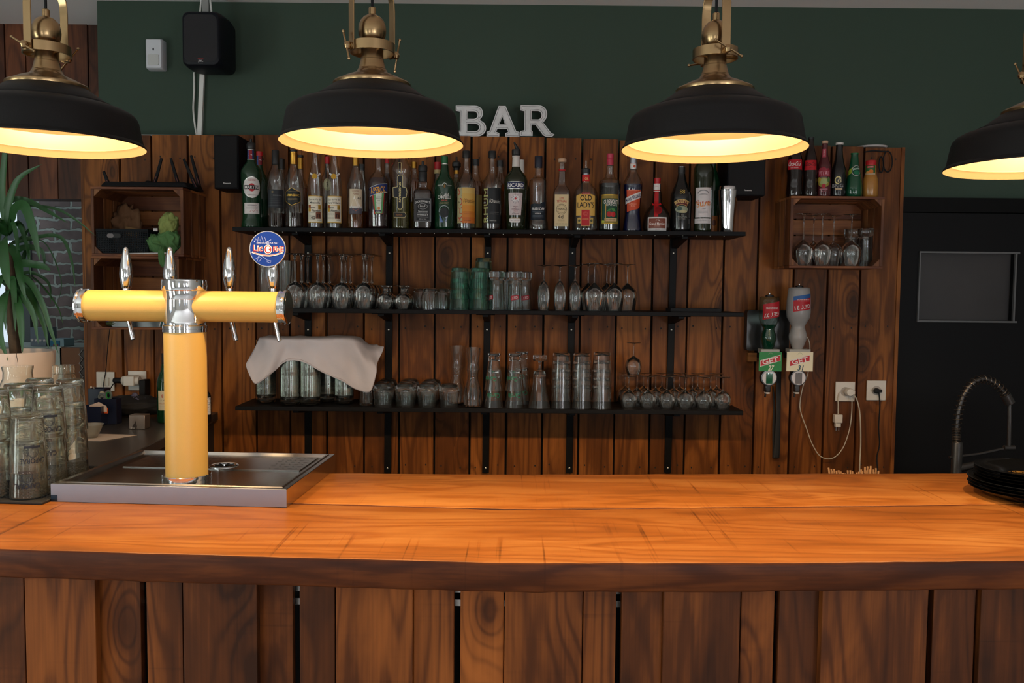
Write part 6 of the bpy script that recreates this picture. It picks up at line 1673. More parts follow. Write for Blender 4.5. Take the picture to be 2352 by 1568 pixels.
a.poly([(x * .82, -z * .82) for x, z in rr_], mat('speaker_grille', (.006, .006, .009), .7, bump=.6, bscale=900)); a.rect(-.012, .0865, .012, .089, ink('#b03028')); a.text('JBL', .0, .097, .022, .010, ink('#b8b8b8'), bold=.018); a.lines(-.010, .012, (.105,), .0016, ink('#7a7a7a'))
a.emit(mb, lambda x, y, l: (x, -.092 - l, -y), lift=.0004, base=.0008); mb.build('grille', None, t, smooth=False)
mb = MB(); zc = CEILZ - t.location.z
mb.box(-.032, -.004, .02, .036, hh - .01, zc - .012, ink('#8a8a88')); mb.tube([(-.044, .02, hh - .005), (-.036, .03, zc - .004)], .004, 8, WHITE); mb.tube([(.012, .02, hh - .005), (-.002, .03, zc - .004)], .004, 8, WHITE); mb.box(-.046, .016, .012, .045, zc - .014, zc - .0005, mat('rusty_bracket', hexc('#5c4638'), .6, .5))
mb.build('ceiling_bracket', None, t, angle=30)
mb = MB(); za, zb = P(463, 166, 3.935).z, P(457, 313, 3.935).z; xa_, xb_ = P(464, 166, 3.935).x, P(458, 313, 3.935).x
mb.hexa([(xb_ - .010, 3.932, zb), (xa_ - .010, 3.932, za), (xb_ - .010, 3.949, zb), (xa_ - .010, 3.949, za), (xb_ + .010, 3.932, zb), (xa_ + .010, 3.932, za), (xb_ + .010, 3.949, zb), (xa_ + .010, 3.949, za)], WHITE)
mb.build('cable_trunking', None, label='narrow white cable trunking running down the green wall below the rounded speaker', cat='cable trunking', smooth=False)
MB().tube(bez([P(446, 166, 3.94), P(446, 210, 3.94), P(444, 250, 3.94), P(448, 290, 3.94), P(452, 313, 3.94)], 8), .004, 8, WHITE).build('speaker_cable', None, label='thin white cable hanging beside the trunking below the rounded speaker', cat='cable')
pc = P(359, 127, 3.93)
t = thing('motion_detector', 'white motion detector on the green wall left of the rounded speaker', 'motion detector', (pc.x, 3.95, pc.z))
s_ = 3.93 / F; hw, hh = 19 * s_, 33.5 * s_
rr_ = roundrect(hw, hh, .006); n = len(rr_)
secs = [(-.0008, 1, 1), (-.03, 1, 1), (-.045, .95, .97), (-.05, .85, .92)]
mb = MB(); v = [(x * k, y, z * kz) for y, k, kz in secs for x, z in rr_]
mb.add(v, [(j * n + i, (j + 1) * n + i, (j + 1) * n + (i + 1) % n, j * n + (i + 1) % n) for j in range(3) for i in range(n)] + [tuple(range(n)), tuple(reversed(range(3 * n, 4 * n)))], mat('detector_white', (.60, .62, .66), .45))
mb.build('housing', None, t, angle=35)
MB().rbox(-.026, .024, -.0535, -.049, -.052, -.004, .008, mat('detector_lens', (.52, .53, .52), .3)).build('lens', None, t)
MB().box(-.004, .002, -.0512, -.0498, .014, .024, BLK).build('indicator', None, t, smooth=False)
for x0p, x1p, y0p, y1p, yf, lb, lx in ((491, 573, 310, 434, 3.70, 'black box speaker standing in front of the cladding left of the bottles', 523), (1672, 1757, 374, 450, 3.66, 'black box speaker half hidden by the lamp, right of the shaker', 1717)):
    A0 = P(x0p, y0p, yf); A1 = P(x1p if x0p > 1000 else 549, y1p, yf)
    z1 = A0.z if x0p < 1000 else A0.z + .10
    t = thing('box_speaker', lb, 'speaker', ((A0.x + A1.x) / 2, yf, A1.z), group='black box speakers')
    w = abs(A1.x - A0.x) / 2; h = z1 - A1.z
    MB().box(-w, w, 0, 3.849 - yf, 0, h, mat('black_vinyl', (.004, .004, .006), .6, spec=.15)).build('cabinet', None, t, bevel=.003)
    MB().box(-w + .005, w - .005, -.006, -.0004, .005, h - .005, mat('black_speaker_cloth', (.005, .005, .006), .95)).build('grille', None, t, bevel=.002)
    a = Art(.02); zz = t.location.z; py_ = P(lx, 421 if x0p < 1000 else 437, yf)
    a.text('Panasonic', 0, 0, 17 * yf / F, 3.6 * yf / F, WHT, bold=.018)
    mb = MB(); a.emit(mb, lambda x, y, l: (x + py_.x - t.location.x, -.0065 - l, -y + py_.z - zz)); mb.build('badge', None, t, smooth=False)

# ---------------------------------------------------------------- upside-down optic dispensers
def dispenser(label, cx, top, sil, gl, liq, plate, platecol, numcol, num, rear, lev, Yd=3.70):
    s_ = Yd / F
    yb = 806
    base = P(cx, 905, Yd)
    t = thing('spirit_dispenser', label, 'dispenser', (base.x, Yd, base.z), group='wall spirit dispensers')
    z_ = lambda y: (905 - y) * s_
    pr = [(r * s_, z_(y)) for r, y in sil]
    b = MB().lathe(pr, 32, gl).build('bottle', None, t, angle=60)
    if liq: MB().lathe([(max(r - .002, .002), z) for r, z in pr if z < z_(lev)], 32, liq).build('liquid', None, b, angle=60)
    MB().lathe([(sil[-1][0] * s_ * .55, z_(sil[-1][1]) - .001), (sil[-1][0] * s_ * .5, z_(sil[-1][1]) + .006), (.3 * s_ * sil[-1][0], z_(sil[-1][1]) + .009)], 20, BLACKG).build('bottle_clamp', None, t)
    MB().lathe([(.0028, z_(sil[-1][1]) + .009), (.0038, z_(sil[-1][1]) + .012), (.0028, z_(sil[-1][1]) + .016)], 10, STEEL).build('clamp_knob', None, t)
    R_ = lambda z: interp_r(pr, z) + .0006
    a = Art(.006)
    h_ = math.radians
    x0, x1 = plate[0] - cx, plate[1] - cx
    yy0, yy1, sl = plate[2], plate[3], plate[4]
    mm = ink('#b01c26')
    a.poly([(x0, yy0 + sl), (x1, yy0), (x1, yy1 - sl), (x0, yy1)], mm)
    if num == '31': a.poly([(x0, yy0 + sl), (x1, yy0), (x1, yy0 + 9), (x0, yy0 + 9 + sl)], ink('#2a5a98'))
    a.text('GET ' + num, (x0 + x1) / 2, yy1 - sl * .5 - 8, (x1 - x0) * .86, 9, WHT, bold=.018, rot=180 - 9)
    a.lines(x0 + 8, x1 - 6, (yy0 + sl + 6, yy0 + sl + 9), 1.4, WHT)
    mb = MB(); a.step = 4
    a.emit(mb, lambda x, y, l: ((R_(z_(y)) + l) * math.sin(x * s_ / R_(z_(y))), -(R_(z_(y)) + l) * math.cos(x * s_ / R_(z_(y))), z_(y)), lift=.0002, base=.0004)
    mb.build('label', None, b, angle=60)
    # card
    w2 = 30 * s_ if num == '31' else 26 * s_
    MB().box(-w2, w2, -.036, -.034, z_(850), z_(806), ink(platecol)).build('brand_card', None, t, smooth=False)
    card = [c for c in t.children if c.name.startswith('brand_card')][-1]
    a = Art(9); a.poly([(-23, 825.5), (23, 812), (23, 826), (-23, 840)], WHT); a.poly([(-22, 826.5), (22, 813.5), (22, 825.5), (-22, 838.5)], mm); a.text('GET', 0, 826, 37, 11.5, WHT, bold=.018, rot=-13); a.text(num, 2, 842.5, 12, 12, ink(numcol), bold=.02, shear=.2); a.arc(0, 812, 5, 4, 180, 360, .7, ink('#8a9a80'))
    mb = MB(); a.emit(mb, lambda x, y, l: (x * s_, -.036 - l, z_(y))); mb.build('print', None, card, smooth=False)
    MB().box(-w2 * .8, w2 * .8, -.034, .02, z_(806) - .006, z_(800), ink('#9a9a94')).build('carrier', None, t, smooth=False)
    mb = MB(); mb.M = Matrix.Translation((0, 0, z_(866))) @ Matrix.Rotation(R(90), 4, 'X')
    mb.lathe([(.036, .0), (.036, .02), (.034, .024)], 36, BLACKG); mb.build('measure_ring', None, t)
    mb = MB(); mb.M = Matrix.Translation((0, -.024, z_(866))) @ Matrix.Rotation(R(90), 4, 'X')
    mb.lathe([(.0001, .0), (.030, .0), (.030, .003), (.0001, .003)], 36, mat('pale_dial', (.50, .47, .48), .3)); dial = mb.build('dial', None, t)
    MB().rbox(-.014, .014, -.030, -.0275, z_(879), z_(854), .002, glass('measure_window_' + num, (.6, .6, .6), (.3, .3, .3), .05, body=.5, bodycol=hexc(rear))).build('measure_window', None, dial)
    for sx in (-.006, .006):
        mb = MB(); mb.M = Matrix.Translation((sx, -.0305, z_(856))) @ Matrix.Rotation(R(90), 4, 'X'); mb.lathe([(.0001, 0), (.0018, 0), (.001, .001)], 10, CHROME); mb.build('dial_screw', None, dial)
    MB().box(-.012, .012, -.016, .016, z_(900), z_(878) - .006, BLACKG).build('outlet', None, t, bevel=.004)
    MB().box(-.009, .007, -.018, .010, z_(903), z_(900), WHITE).build('outlet_tip', None, t, bevel=.001)
    MB().tube([(-.006, 0, z_(903)), (-.008, 0, z_(912))], .004, 8, BLACKG).build('drip_nozzle', None, t)
    MB().box(-.012, .012, .01, 3.849 - Yd, z_(826), z_(810), BLACK).build('wall_bracket', None, t, smooth=False)
    return t
dispenser('upside-down bottle of green mint liqueur in an optic with a green card', 1761.5, 0, [(9, 806), (12, 800), (15, 790), (17.5, 778), (17, 768), (13, 757), (13, 752), (18, 744), (22.5, 732), (23.5, 715), (22.5, 690), (21.5, 682), (18, 680)], glass('mint_bottle_glass', (.75, .85, .80), (.1, .2, .15), .05), mat('mint_liqueur', (.004, .045, .025), .1), (1740, 1783, 690, 733, 8), '#1f7a3c', '#d8d8c8', '27', '#1f6a4a', 735)
dispenser('upside-down frosted bottle of clear mint liqueur in an optic with a cream card', 1828.5, 0, [(10, 806), (12, 799), (15, 790), (19.5, 778), (20, 768), (16, 755), (14.5, 748), (20, 738), (25.5, 728), (27, 715), (26.5, 690), (24.5, 668), (23, 661), (18, 659)], mat('frosted_glass', (.30, .29, .28), .35), None, (1808, 1852, 673, 715, 7), '#d8d0b4', '#1f4a5c', '31', '#8a8a90', 700)
# black box behind the dispensers, strap, wooden block
q0, q1 = P(1717, 712, 3.80), P(1812, 806, 3.80)
MB().rbox(q0.x, q1.x, 0, .048, q1.z, q0.z, .012, mat('black_abs_plastic', (.009, .010, .011), .35)).build('wall_holder', None, loc=(0, 3.801, 0), label='black plastic holder on the wall behind the green mint liqueur optic', cat='holder')
q0, q1 = P(1719, 810, 3.82), P(1738, 830, 3.82)
MB().box(q0.x, q1.x, 3.82, 3.8485, q1.z, q0.z, wood('pale_block', hexc('#8a5a2c'), hexc('#b8843f'), 'X')).build('wood_block', None, smooth=False, label='small pale wooden block on the wall below the black holder', cat='wood block')
t = thing('hanging_strap', 'long black strap looped down the wall beneath the green optic', 'strap', tuple(P(1790, 800, 3.83)))
STR = mat('black_webbing', (.012, .012, .013), .75)
loc = t.location
def strap(pts, name):
    mb = MB(); pp = bez([P(x, y, Y_) - loc for x, y, Y_, w in pts], 8); ws = [w for *_, w in pts]; n = len(pp)
    def fn(u, v_):
        i = min(int(v_ * (n - 1)), n - 2); c = pp[i].lerp(pp[i + 1], v_ * (n - 1) - i); k = v_ * (len(ws) - 1); j = min(int(k), len(ws) - 2); w = ws[j] + (ws[j + 1] - ws[j]) * (k - j)
        return c + Vector(((u - .5) * w * 3.83 / F, (u - .5) * .004, 0))
    mb.grid(fn, 3, n, STR); o = mb.build(name, None, t); m_ = o.modifiers.new('t', 'SOLIDIFY'); m_.thickness = .0018
strap([(1790, 800, 3.835, 12), (1788, 880, 3.835, 12), (1787, 960, 3.83, 11), (1785, 1020, 3.825, 14), (1783, 1052, 3.82, 14)], 'strap_front')
strap([(1775, 885, 3.845, 2), (1778, 930, 3.845, 4), (1778, 980, 3.843, 9), (1780, 1030, 3.84, 12), (1781, 1051, 3.838, 15)], 'strap_rear')

# ---------------------------------------------------------------- sockets, plugs, leads on the right
WHS = mat('socket_white', (.62, .58, .52), .35)
def wplate(label, px0, py0, px1, py1, Y=3.8485, name='wall_socket', well=True, wx=None, wy=None):
    a0, a1 = P(px0, py0, Y), P(px1, py1, Y)
    c = ((a0.x + a1.x) / 2, Y, (a0.z + a1.z) / 2); w = (a1.x - a0.x) / 2; h = (a0.z - a1.z) / 2
    t = thing(name, label, name.replace('_', ' ').replace('wall ', ''), c, group='wall plates' )
    MB().box(-w, w, -.010, -.0005, -h, h, WHS).build('face_plate', None, t, bevel=.002)
    if well:
        mb = MB(); mb.M = Matrix.Translation((0, -.0101, 0)) @ Matrix.Rotation(R(90), 4, 'X')
        mb.lathe([(.0001, -.003), (.018, -.003), (.0195, .0004), (.021, .0008), (.021, 0)], 32, mat('socket_well', (.38, .34, .30), .5)); mb.build('socket_well', None, t)
    return t
s1 = wplate('white wall socket with a charger plug in it, nearer the hanging optics', 1918, 876, 1961, 921)
s2 = wplate('white wall socket with a black plug in it, near the door', 1990, 873, 2032, 919)
L1 = s1.location
t = thing('phone_charger', 'cream plug in the wall socket with two white leads', 'charger', tuple(L1 + Vector((.010, -.0145, 0))))
mb = MB(); mb.M = Matrix.Rotation(R(90), 4, 'X'); mb.lathe([(.017, .0), (.0175, .003), (.0175, .028), (.015, .031)], 24, WHS); mb.build('plug', None, t)
MB().box(-.004, .022, -.030, -.018, -.010, .009, WHS).build('plug_wing', None, t, bevel=.003)
tl = t.location
def lead(pts, r, m, name, par=None, pl=None, **k):
    pts = [P(*p) - (pl or Vector((0, 0, 0))) for p in pts]
    return MB().tube(bez(pts, 10), r, 7, m).build(name, None, par, **k)
LEADM = mat('cream_lead', (.52, .47, .38), .5)
lead([(1957, 903, 3.81), (1956, 950, 3.82), (1950, 990, 3.82), (1935, 1030, 3.815), (1912, 1052, 3.81), (1885, 1048, 3.81), (1866, 1020, 3.82), (1853, 985, 3.83), (1839, 945, 3.83), (1838, 920, 3.83), (1845, 885, 3.83), (1856, 855, 3.82), (1860, 800, 3.80), (1857, 780, 3.80), (1848, 767, 3.80)], .0022, LEADM, 'charging_lead', t, tl)
lead([(1958, 903, 3.81), (1968, 918, 3.815), (1975, 950, 3.82), (1977, 1010, 3.82), (1975, 1060, 3.81), (1974, 1100, 3.80)], .0028, LEADM, 'charging_lead', t, tl)
o = thing('hanging_adapter', 'small white adapter hanging on its lead below the wall socket', 'adapter', tuple(P(1924.5, 950, 3.825)))
lead([(1928, 900, 3.835), (1925, 915, 3.832), (1925, 930, 3.83), (1925, 950, 3.825)], .0022, LEADM, 'adapter_lead', o, o.location)
MB().box(-.018, .018, -.014, .014, -.041, -.002, WHS).build('adapter_body', None, o, bevel=.003)
MB().box(-.012, .012, -.010, .010, -.060, -.0412, WHS).build('adapter_neck', None, o, bevel=.002)
for sx in (-.006, .006): MB().lathe([(.0022, -.078), (.0022, -.060)], 8, CAPS, c=(sx, 0, 0)).build('pin', None, o)
t = thing('black_plug', 'black plug with a wavy black lead in the socket near the door', 'plug', tuple(s2.location + Vector((-.004, -.0145, 0))))
mb = MB(); mb.M = Matrix.Rotation(R(90), 4, 'X'); mb.lathe([(.012, 0), (.012, .014), (.010, .018)], 20, BLACKM); mb.build('plug_body', None, t)
MB().box(-.018, .018, -.026, -.012, -.006, .008, BLACKM).build('plug_grip', None, t, bevel=.003)
lead([(2018, 897, 3.825), (2021, 930, 3.83), (2018, 980, 3.835), (2020, 1020, 3.835), (2014, 1050, 3.83), (2016, 1080, 3.82), (2019, 1100, 3.81)], .003, BLACKM, 'power_lead', t, t.location)
# scissors hanging on the cladding, white dish on top
t = thing('hanging_scissors', 'black-handled scissors hanging on the cladding behind the orange juice bottle', 'scissors', tuple(P(2030, 345, 3.835)))
loc = t.location
for cx_, cy_, rx, ry, nm in ((2039, 371, 10.5, 24, 'finger_ring'), (2024, 378, 5, 18, 'finger_ring')):
    pts = [P(cx_ + rx * math.cos(a_ * PI / 12), cy_ + ry * math.sin(a_ * PI / 12), 3.838) - loc for a_ in range(25)]
    MB().tube(pts, .0028, 8, BLACKM, cap=False).build(nm, None, t)
MB().tube([P(2034, 348, 3.838) - loc, P(2005, 346, 3.842) - loc, P(1985, 349, 3.842) - loc], .0032, 6, BLACKM).build('scissor_arm', None, t)
MB().tube([P(2030, 347, 3.84) - loc, P(2030, 343, 3.849) - loc], .0015, 6, BOLT).build('nail', None, t)
MB().lathe([(.0001, 0), (.065, 0), (.072, .006), (.070, .0065), (.062, .002), (.0001, .002)], 36, WHT).build('white_saucer', None, loc=(P(2000, 334, 3.90).x, 3.90, 2.304), label='white saucer lying on top of the pine cladding above the juice bottle', cat='saucer')

# ---------------------------------------------------------------- left wall plates and counter clutter
s3 = wplate('white light switch plate behind a thin hanging wire', 223, 853, 265, 898, name='light_switch', well=False)
MB().box(-.018, .018, -.013, -.0102, -.019, .019, mat('switch_rocker', (.55, .53, .46), .35)).build('rocker', None, s3, bevel=.002)
s4 = wplate('white wall socket holding a large double adapter', 296, 851, 338, 896)
L4 = s4.location
t = thing('socket_adapter', 'bulky white double adapter plugged into the left wall socket', 'adapter', tuple(L4 + Vector((-.012, -.045, .004))))
mb = MB(); mb.M = Matrix.Rotation(R(90), 4, 'Y'); mb.lathe([(.018, -.038), (.021, -.034), (.021, .034), (.020, .040)], 24, WHS); mb.build('adapter_barrel', None, t)
MB().box(-.024, .024, -.026, .030, -.022, .022, WHS).build('adapter_body', None, t, bevel=.003)
t = thing('black_plug', 'black plug on the left side of the white double adapter', 'plug', tuple(L4 + Vector((-.0705, -.045, .004))))
mb = MB(); mb.M = Matrix.Rotation(R(90), 4, 'Y'); mb.lathe([(.010, -.020), (.013, -.016), (.013, .016)], 16, BLACKM); mb.build('plug_body', None, t)
lead([(268, 877, 3.80), (262, 880, 3.80), (256, 888, 3.80), (252, 896, 3.79), (246, 915, 3.76)], .0022, BLACKM, 'power_lead', t, t.location)
t = thing('power_supply', 'black power supply block hanging from the white double adapter', 'power supply', tuple(L4 + Vector((.050, -.045, -.020))))
MB().box(-.014, .014, -.03, .03, -.045, .030, BLACKM).build('supply_body', None, t, bevel=.004)
lead([(338, 905, 3.80), (338, 915, 3.80), (331, 924, 3.78), (322, 930, 3.76)], .0022, BLACKM, 'power_lead', t, t.location)
lead([(252, 755, 3.835), (247, 800, 3.835), (243, 850, 3.835), (238, 880, 3.83), (235, 915, 3.80)], .0017, BLACKM, 'hanging_wire', label='thin black wire running down from the lower left crate across the light switch', cat='wire')

def block(px0, py0, px1, py1, Y, d, m, name, label, cat, bevel=.003, rest=SZ):
    a0, a1 = P(px0, py0, Y), P(px1, py1, Y)
    t = thing(name, label, cat, ((a0.x + a1.x) / 2, Y, rest + .0004))
    w = (a1.x - a0.x) / 2; h = a0.z - rest
    return t, w, h
NAVY = mat('navy_plastic', (.006, .010, .030), .3)
# pen organiser: three stepped trays
x0 = P(188, 900, 3.45).x; x1 = P(266, 900, 3.45).x
t = thing('desk_organiser', 'navy blue desk organiser with pens and scissors on the side counter', 'desk organiser', ((x0 + x1) / 2, 3.45, SZ + .0004))
w = (x1 - x0) / 2; zt_ = lambda py, Y=3.45: P(230, py, Y).z - SZ
def openbox(mb, xa, xb, ya, yb, z0, z1, m, th_=.003):
    mb.box(xa, xb, ya, ya + th_, z0, z1, m); mb.box(xa, xb, yb - th_, yb, z0, z1, m); mb.box(xa, xa + th_, ya + th_, yb - th_, z0, z1, m); mb.box(xb - th_, xb, ya + th_, yb - th_, z0, z1, m); mb.box(xa, xb, ya, yb, z0 - .001, z0 + .003, m)
mb = MB(); openbox(mb, -w, w * -.05, .05, .11, .0, zt_(893, 3.5), NAVY); mb.build('tall_compartment', None, t, bevel=.001, smooth=False)
mb = MB(); openbox(mb, -.02, w, .0, .05, .0, zt_(916), NAVY); mb.build('middle_compartment', None, t, bevel=.001, smooth=False)
mb = MB(); openbox(mb, -w + .01, .035, -.06, -.001, .0, zt_(934, 3.39), NAVY); mb.build('front_compartment', None, t, bevel=.001, smooth=False)
ox = t.location
def at(px, py, Y): return P(px, py, Y)
for px, top_, m_, lb in ((209, 887, WHS, 'white pen standing in the navy organiser'), (215, 888, ink('#8a8a8a'), 'grey pen standing in the navy organiser')):
    p0 = at(px, 930, 3.53); p1 = at(px + .5, top_, 3.53)
    MB().tube([Vector((0, 0, 0)), p1 - p0], .0035, 8, m_).build('pen', None, loc=p0, label=lb, cat='pen')
t2 = thing('office_scissors', 'scissors with green-lined grey handles standing in the navy organiser', 'scissors', tuple(at(242, 930, 3.475)))
l2 = t2.location
for cx_, cy_, rx, ry, c_ in ((234, 911, 7, 7, '#5c6668'), (249, 908, 7, 10, '#5c6668')):
    MB().tube([P(cx_ + rx * math.cos(a_ * PI / 10), cy_ + ry * math.sin(a_ * PI / 10), 3.475) - l2 for a_ in range(21)], .0045, 8, ink(c_), cap=False).build('finger_ring', None, t2)
MB().tube([P(249 + 4.6 * math.cos(a_ * PI / 10), 908 + 7 * math.sin(a_ * PI / 10), 3.474) - l2 for a_ in range(21)], .0028, 8, ink('#1f7a3c'), cap=False).build('handle_liner', None, t2)
MB().tube([P(242, 913, 3.478) - l2, P(243, 945, 3.478) - l2], .005, 4, STEEL).build('blade', None, t2)
p0 = at(232, 925, 3.49)
MB().rbox(-.009, .009, -.004, .004, 0, .05, .008, ink('#a8a08a')).build('cream_clip', None, loc=p0 + Vector((0, .012, -.002)), label='cream plastic clip standing behind the scissors', cat='clip')
for k, (hx, dz, rz_, lb) in enumerate((('#c8b8b0', .004, .25, 'pinkish paper note sticking up from the front of the organiser'), ('#c0582c', -.003, -.05, 'orange paper note in the front compartment of the organiser'))):
    p0 = at(226 + k * 2, 936, 3.42)
    mb = MB(); mb.add([(-.034, 0, -.02), (.036, 0, -.02), (.036, 0, .002), (.004 - k * .01, 0, .020 - k * .012), (-.034, 0, .006)], [(0, 1, 2, 3, 4)], ink(hx))
    o = mb.build('paper_note', None, loc=p0 + Vector((0, .004 * k - .004, dz)), label=lb, cat='note', smooth=False); o.modifiers.new('t', 'SOLIDIFY').thickness = .0006
# papers, bowl, card box
cpt = PZ(232, 1003, SZ + .001)
MB().hexa([(-.13, -.07, 0), (-.13, -.07, .0012), (-.08, .07, 0), (-.08, .07, .0012), (.04, -.09, 0), (.04, -.09, .0012), (.115, .045, 0), (.115, .045, .0012)], ink('#c4b4a8')).build('paper_sheet', None, loc=(cpt.x, cpt.y, SZ + .0006), label='pinkish white paper sheet lying on the side counter beside the glass bowl', cat='paper', smooth=False)
bp = PZ(203, 1008, SZ)
MB().lathe([(.0005, 0), (.020, 0), (.023, .004), (.044, .048), (.0455, .050), (.0435, .0495), (.022, .008), (.0005, .006)], 32, glass('etched_glass', (.8, .8, .76), (.5, .5, .46), .1, body=.25, bodycol=(.45, .43, .38)), cap0=False, cap1=False).build('glass_bowl', None, loc=(bp.x, bp.y + .02, SZ + .002), label='small flared glass bowl on the paper sheet', cat='bowl')
bp = PZ(316, 986, SZ)
t = thing('silver_box', 'small silver box with a dark flame mark on the side counter', 'box', (bp.x, bp.y, SZ + .0004))
bs = bp.y / F
MB().box(-20 * bs, 17 * bs, 0, .05, 0, 33 * bs, mat('brushed_pinkish_metal', hexc('#8c8078'), .3, .8, var=.2, vscale=20)).build('box_body', None, t, bevel=.002)
a = Art(.02); a.poly([(-.018, 0), (-.016, -.010), (-.008, -.022), (-.004, -.034), (-.001, -.020), (.002, -.010), (-.002, 0)], ink('#2c2826')); a.text('BISTROT', -.014, -.003, .018, .0035, WHT, bold=.018)
mb = MB(); a.emit(mb, lambda x, y, l: (x - .004, -.0005 - l, -y + .002)); mb.build('mark', None, t, smooth=False)
# dark soft bag behind
crumple('black_bag', 'black soft bag lying against the wall on the side counter', 'bag', (P(300, 960, 3.66).x, 3.68, SZ + .0004), .105, mat('black_fabric', (.006, .006, .007), .8), 8, amp=.22, squash=(1.5, .75, .42))
crumple('crumpled_packet', 'crumpled blue and white packet on top of the black bag', 'packet', (P(306, 945, 3.64).x, 3.66, P(306, 938, 3.64).z), .030, mat('blue_grey_foil', hexc('#4c4c66'), .5, var=.6, vscale=60), 11, amp=.7, squash=(1.1, .5, .8))
# wine bottle partly behind the column
a = Art(3); a.rect(362.5, 887, 392, 932, ink('#bfb79c')); a.text('8', 373, 899, 4, 8, ink('#a04030'), bold=.018); a.line([(364, 910), (370, 908), (376, 909), (380, 905)], .7, ink('#444444')); a.text('MILLESIME', 374, 916, 16, 3, ink('#a06040')); a.lines(366, 384, (923,), .8, ink('#7a7a70'))
bottle('green wine bottle with a cream label, half hidden behind the yellow column', 379, [(17.5, 962), (18, 955), (18, 885), (17.5, 868), (14, 855), (9, 842), (6.5, 825), (6.2, 812)], G_GREEN, Y=3.52, zbase=SZ, art=a, caps=[(CAPB, [(6.6, 830), (6.8, 802), (.1, 801)])], name='wine_bottle', group=None)
a = Art(3); a.rect(462, 925, 485, 965, WHT); a.ell(478, 934, 8, 9, ink('#8a8a90'), 20); a.ell(478, 934, 6, 7, WHT, 20); a.text('C', 479, 934, 7, 9, ink('#5a6a80'), bold=.018); a.text('Terre', 473, 948, 14, 3, ink('#a06a5a')); a.lines(465, 484, (954, 958), .9, ink('#8a8a8a'))
bottle('dark bottle with a white label just right of the yellow column', 471, [(13, 985), (13.5, 975), (13.5, 925), (12, 918), (7, 912), (4, 905), (3.5, 880)], G_BLACK, Y=3.52, zbase=SZ, art=a, name='wine_bottle', group=None)
crumple('crumpled_cloth', 'black crumpled cloth hanging over the counter edge right of the column', 'cloth', (P(478, 985, 3.50).x - .05, 3.47, SZ + .0004), .030, mat('black_fabric', (.006, .006, .007), .8), 21, amp=.5, squash=(1.3, .9, .8))
MB().lathe([(.0001, -.010), (.006, -.009), (.010, -.003), (.010, .003), (.006, .009), (.0001, .010)], 16, WHT).build('white_stopper', None, loc=(scx - .0105, 3.30, 1.062), label='small white stopper on the end of the side counter right of the column', cat='stopper')
# ---------------------------------------------------------------- potted plant
PY_ = 3.10
pc = P(28, 830, PY_)
t = thing('potted_plant', 'tall leafy green yucca in a pinkish white pot on the side counter', 'plant', (pc.x, PY_, SZ + .0004))
ptop = P(28, 806, PY_).z - SZ
POT = mat('pale_pink_pot', hexc('#e2d2c8'), .5)
r1 = (118 - 28) * PY_ / F
MB().lathe([(.0001, 0), (r1 * .78, 0), (r1 * .80, .006), (r1, ptop - .004), (r1 - .001, ptop), (r1 - .006, ptop), (r1 * .93, ptop - .03), (.0001, ptop - .03)], 56, POT).build('pot', None, t, angle=40)
MB().lathe([(.0001, ptop - .026), (r1 * .94, ptop - .028)], 30, mat('potting_soil', (.02, .014, .009), .95, bump=1, bscale=120), cap0=False, cap1=False).build('soil', None, t)
loc = t.location
BARK = mat('yucca_bark', hexc('#4a3c2c'), .9, var=.4, vscale=60, bump=1, bscale=60)
MB().tube(bez([P(36, 812, PY_) - loc, P(30, 760, PY_) - loc, P(26, 700, PY_) - loc, P(24, 640, PY_) - loc, P(20, 560, PY_) - loc], 5), .019, 12, BARK, rf=lambda u: .020 - .004 * u + .001 * math.sin(u * 60)).build('trunk', None, t)
LEAF = mat('yucca_leaf', hexc('#1d4a1c'), .45, var=.35, vscale=9, bump=.2, bscale=60)
mb = MB()
def leaf(pts, w, Y0=PY_, twist=0, face=.0):
    """pts: (px, py, dY); w = half width in px at the widest"""
    q = bez([P(x, y, Y0 + dy) - loc for x, y, dy in pts], 6)
    n = len(q); L = []
    for i, c in enumerate(q):
        u = i / (n - 1)
        tg = (q[min(i + 1, n - 1)] - q[max(i - 1, 0)]).normalized()
        sd = tg.cross(Vector((face, -1, .15 * math.cos(twist)))).normalized()
        ww = w * Y0 / F * (min(1, .45 + u * 3.2) * (1 - u ** 3.2) ** .9 + .02)
        up = sd.cross(tg).normalized()
        L += [c - sd * ww + up * ww * .25, c - up * ww * .08, c + sd * ww + up * ww * .25]
    mb.add(L, [(3 * i, 3 * i + 1, 3 * i + 4, 3 * i + 3) for i in range(n - 1)] + [(3 * i + 1, 3 * i + 2, 3 * i + 5, 3 * i + 4) for i in range(n - 1)], LEAF)
H1 = (20, 540); H2 = (26, 665)
leaf([(14, 530, 0), (6, 440, 0), (12, 350, -.02), (10, 300, -.03)], 8)
leaf([(16, 535, 0), (22, 470, -.03), (45, 410, -.05), (96, 377, -.06)], 8)
leaf([(10, 480, -.02), (28, 430, 0), (42, 402, .0)], 5)
leaf([(22, 525, 0), (24, 465, .03), (60, 460, .02), (110, 485, 0), (156, 512, -.02)], 7)
leaf([(24, 520, 0), (38, 478, -.06), (60, 478, -.1), (80, 540, -.12), (92, 600, -.12)], 12)
leaf([(60, 470, .04), (130, 480, .05), (175, 505, .05), (220, 542, .04)], 3.2)
leaf([(28, 560, 0), (80, 545, .03), (140, 545, .02), (165, 600, .0), (173, 660, -.02)], 4.5)
leaf([(30, 610, 0), (60, 605, -.04), (100, 612, -.05), (117, 622, -.05)], 9)
leaf([(24, 600, 0), (50, 570, 0), (95, 575, .02), (104, 615, .02), (90, 560, .02)][:4], 7)
leaf([(16, 540, 0), (8, 560, -.12), (14, 620, -.16), (22, 665, -.17)], 13)
leaf([(20, 540, 0), (-12, 520, -.05), (-40, 560, -.08), (-60, 640, -.08)], 10)
leaf([(28, 655, 0), (60, 640, -.05), (95, 690, -.08), (118, 760, -.08), (134, 812, -.07)], 7)
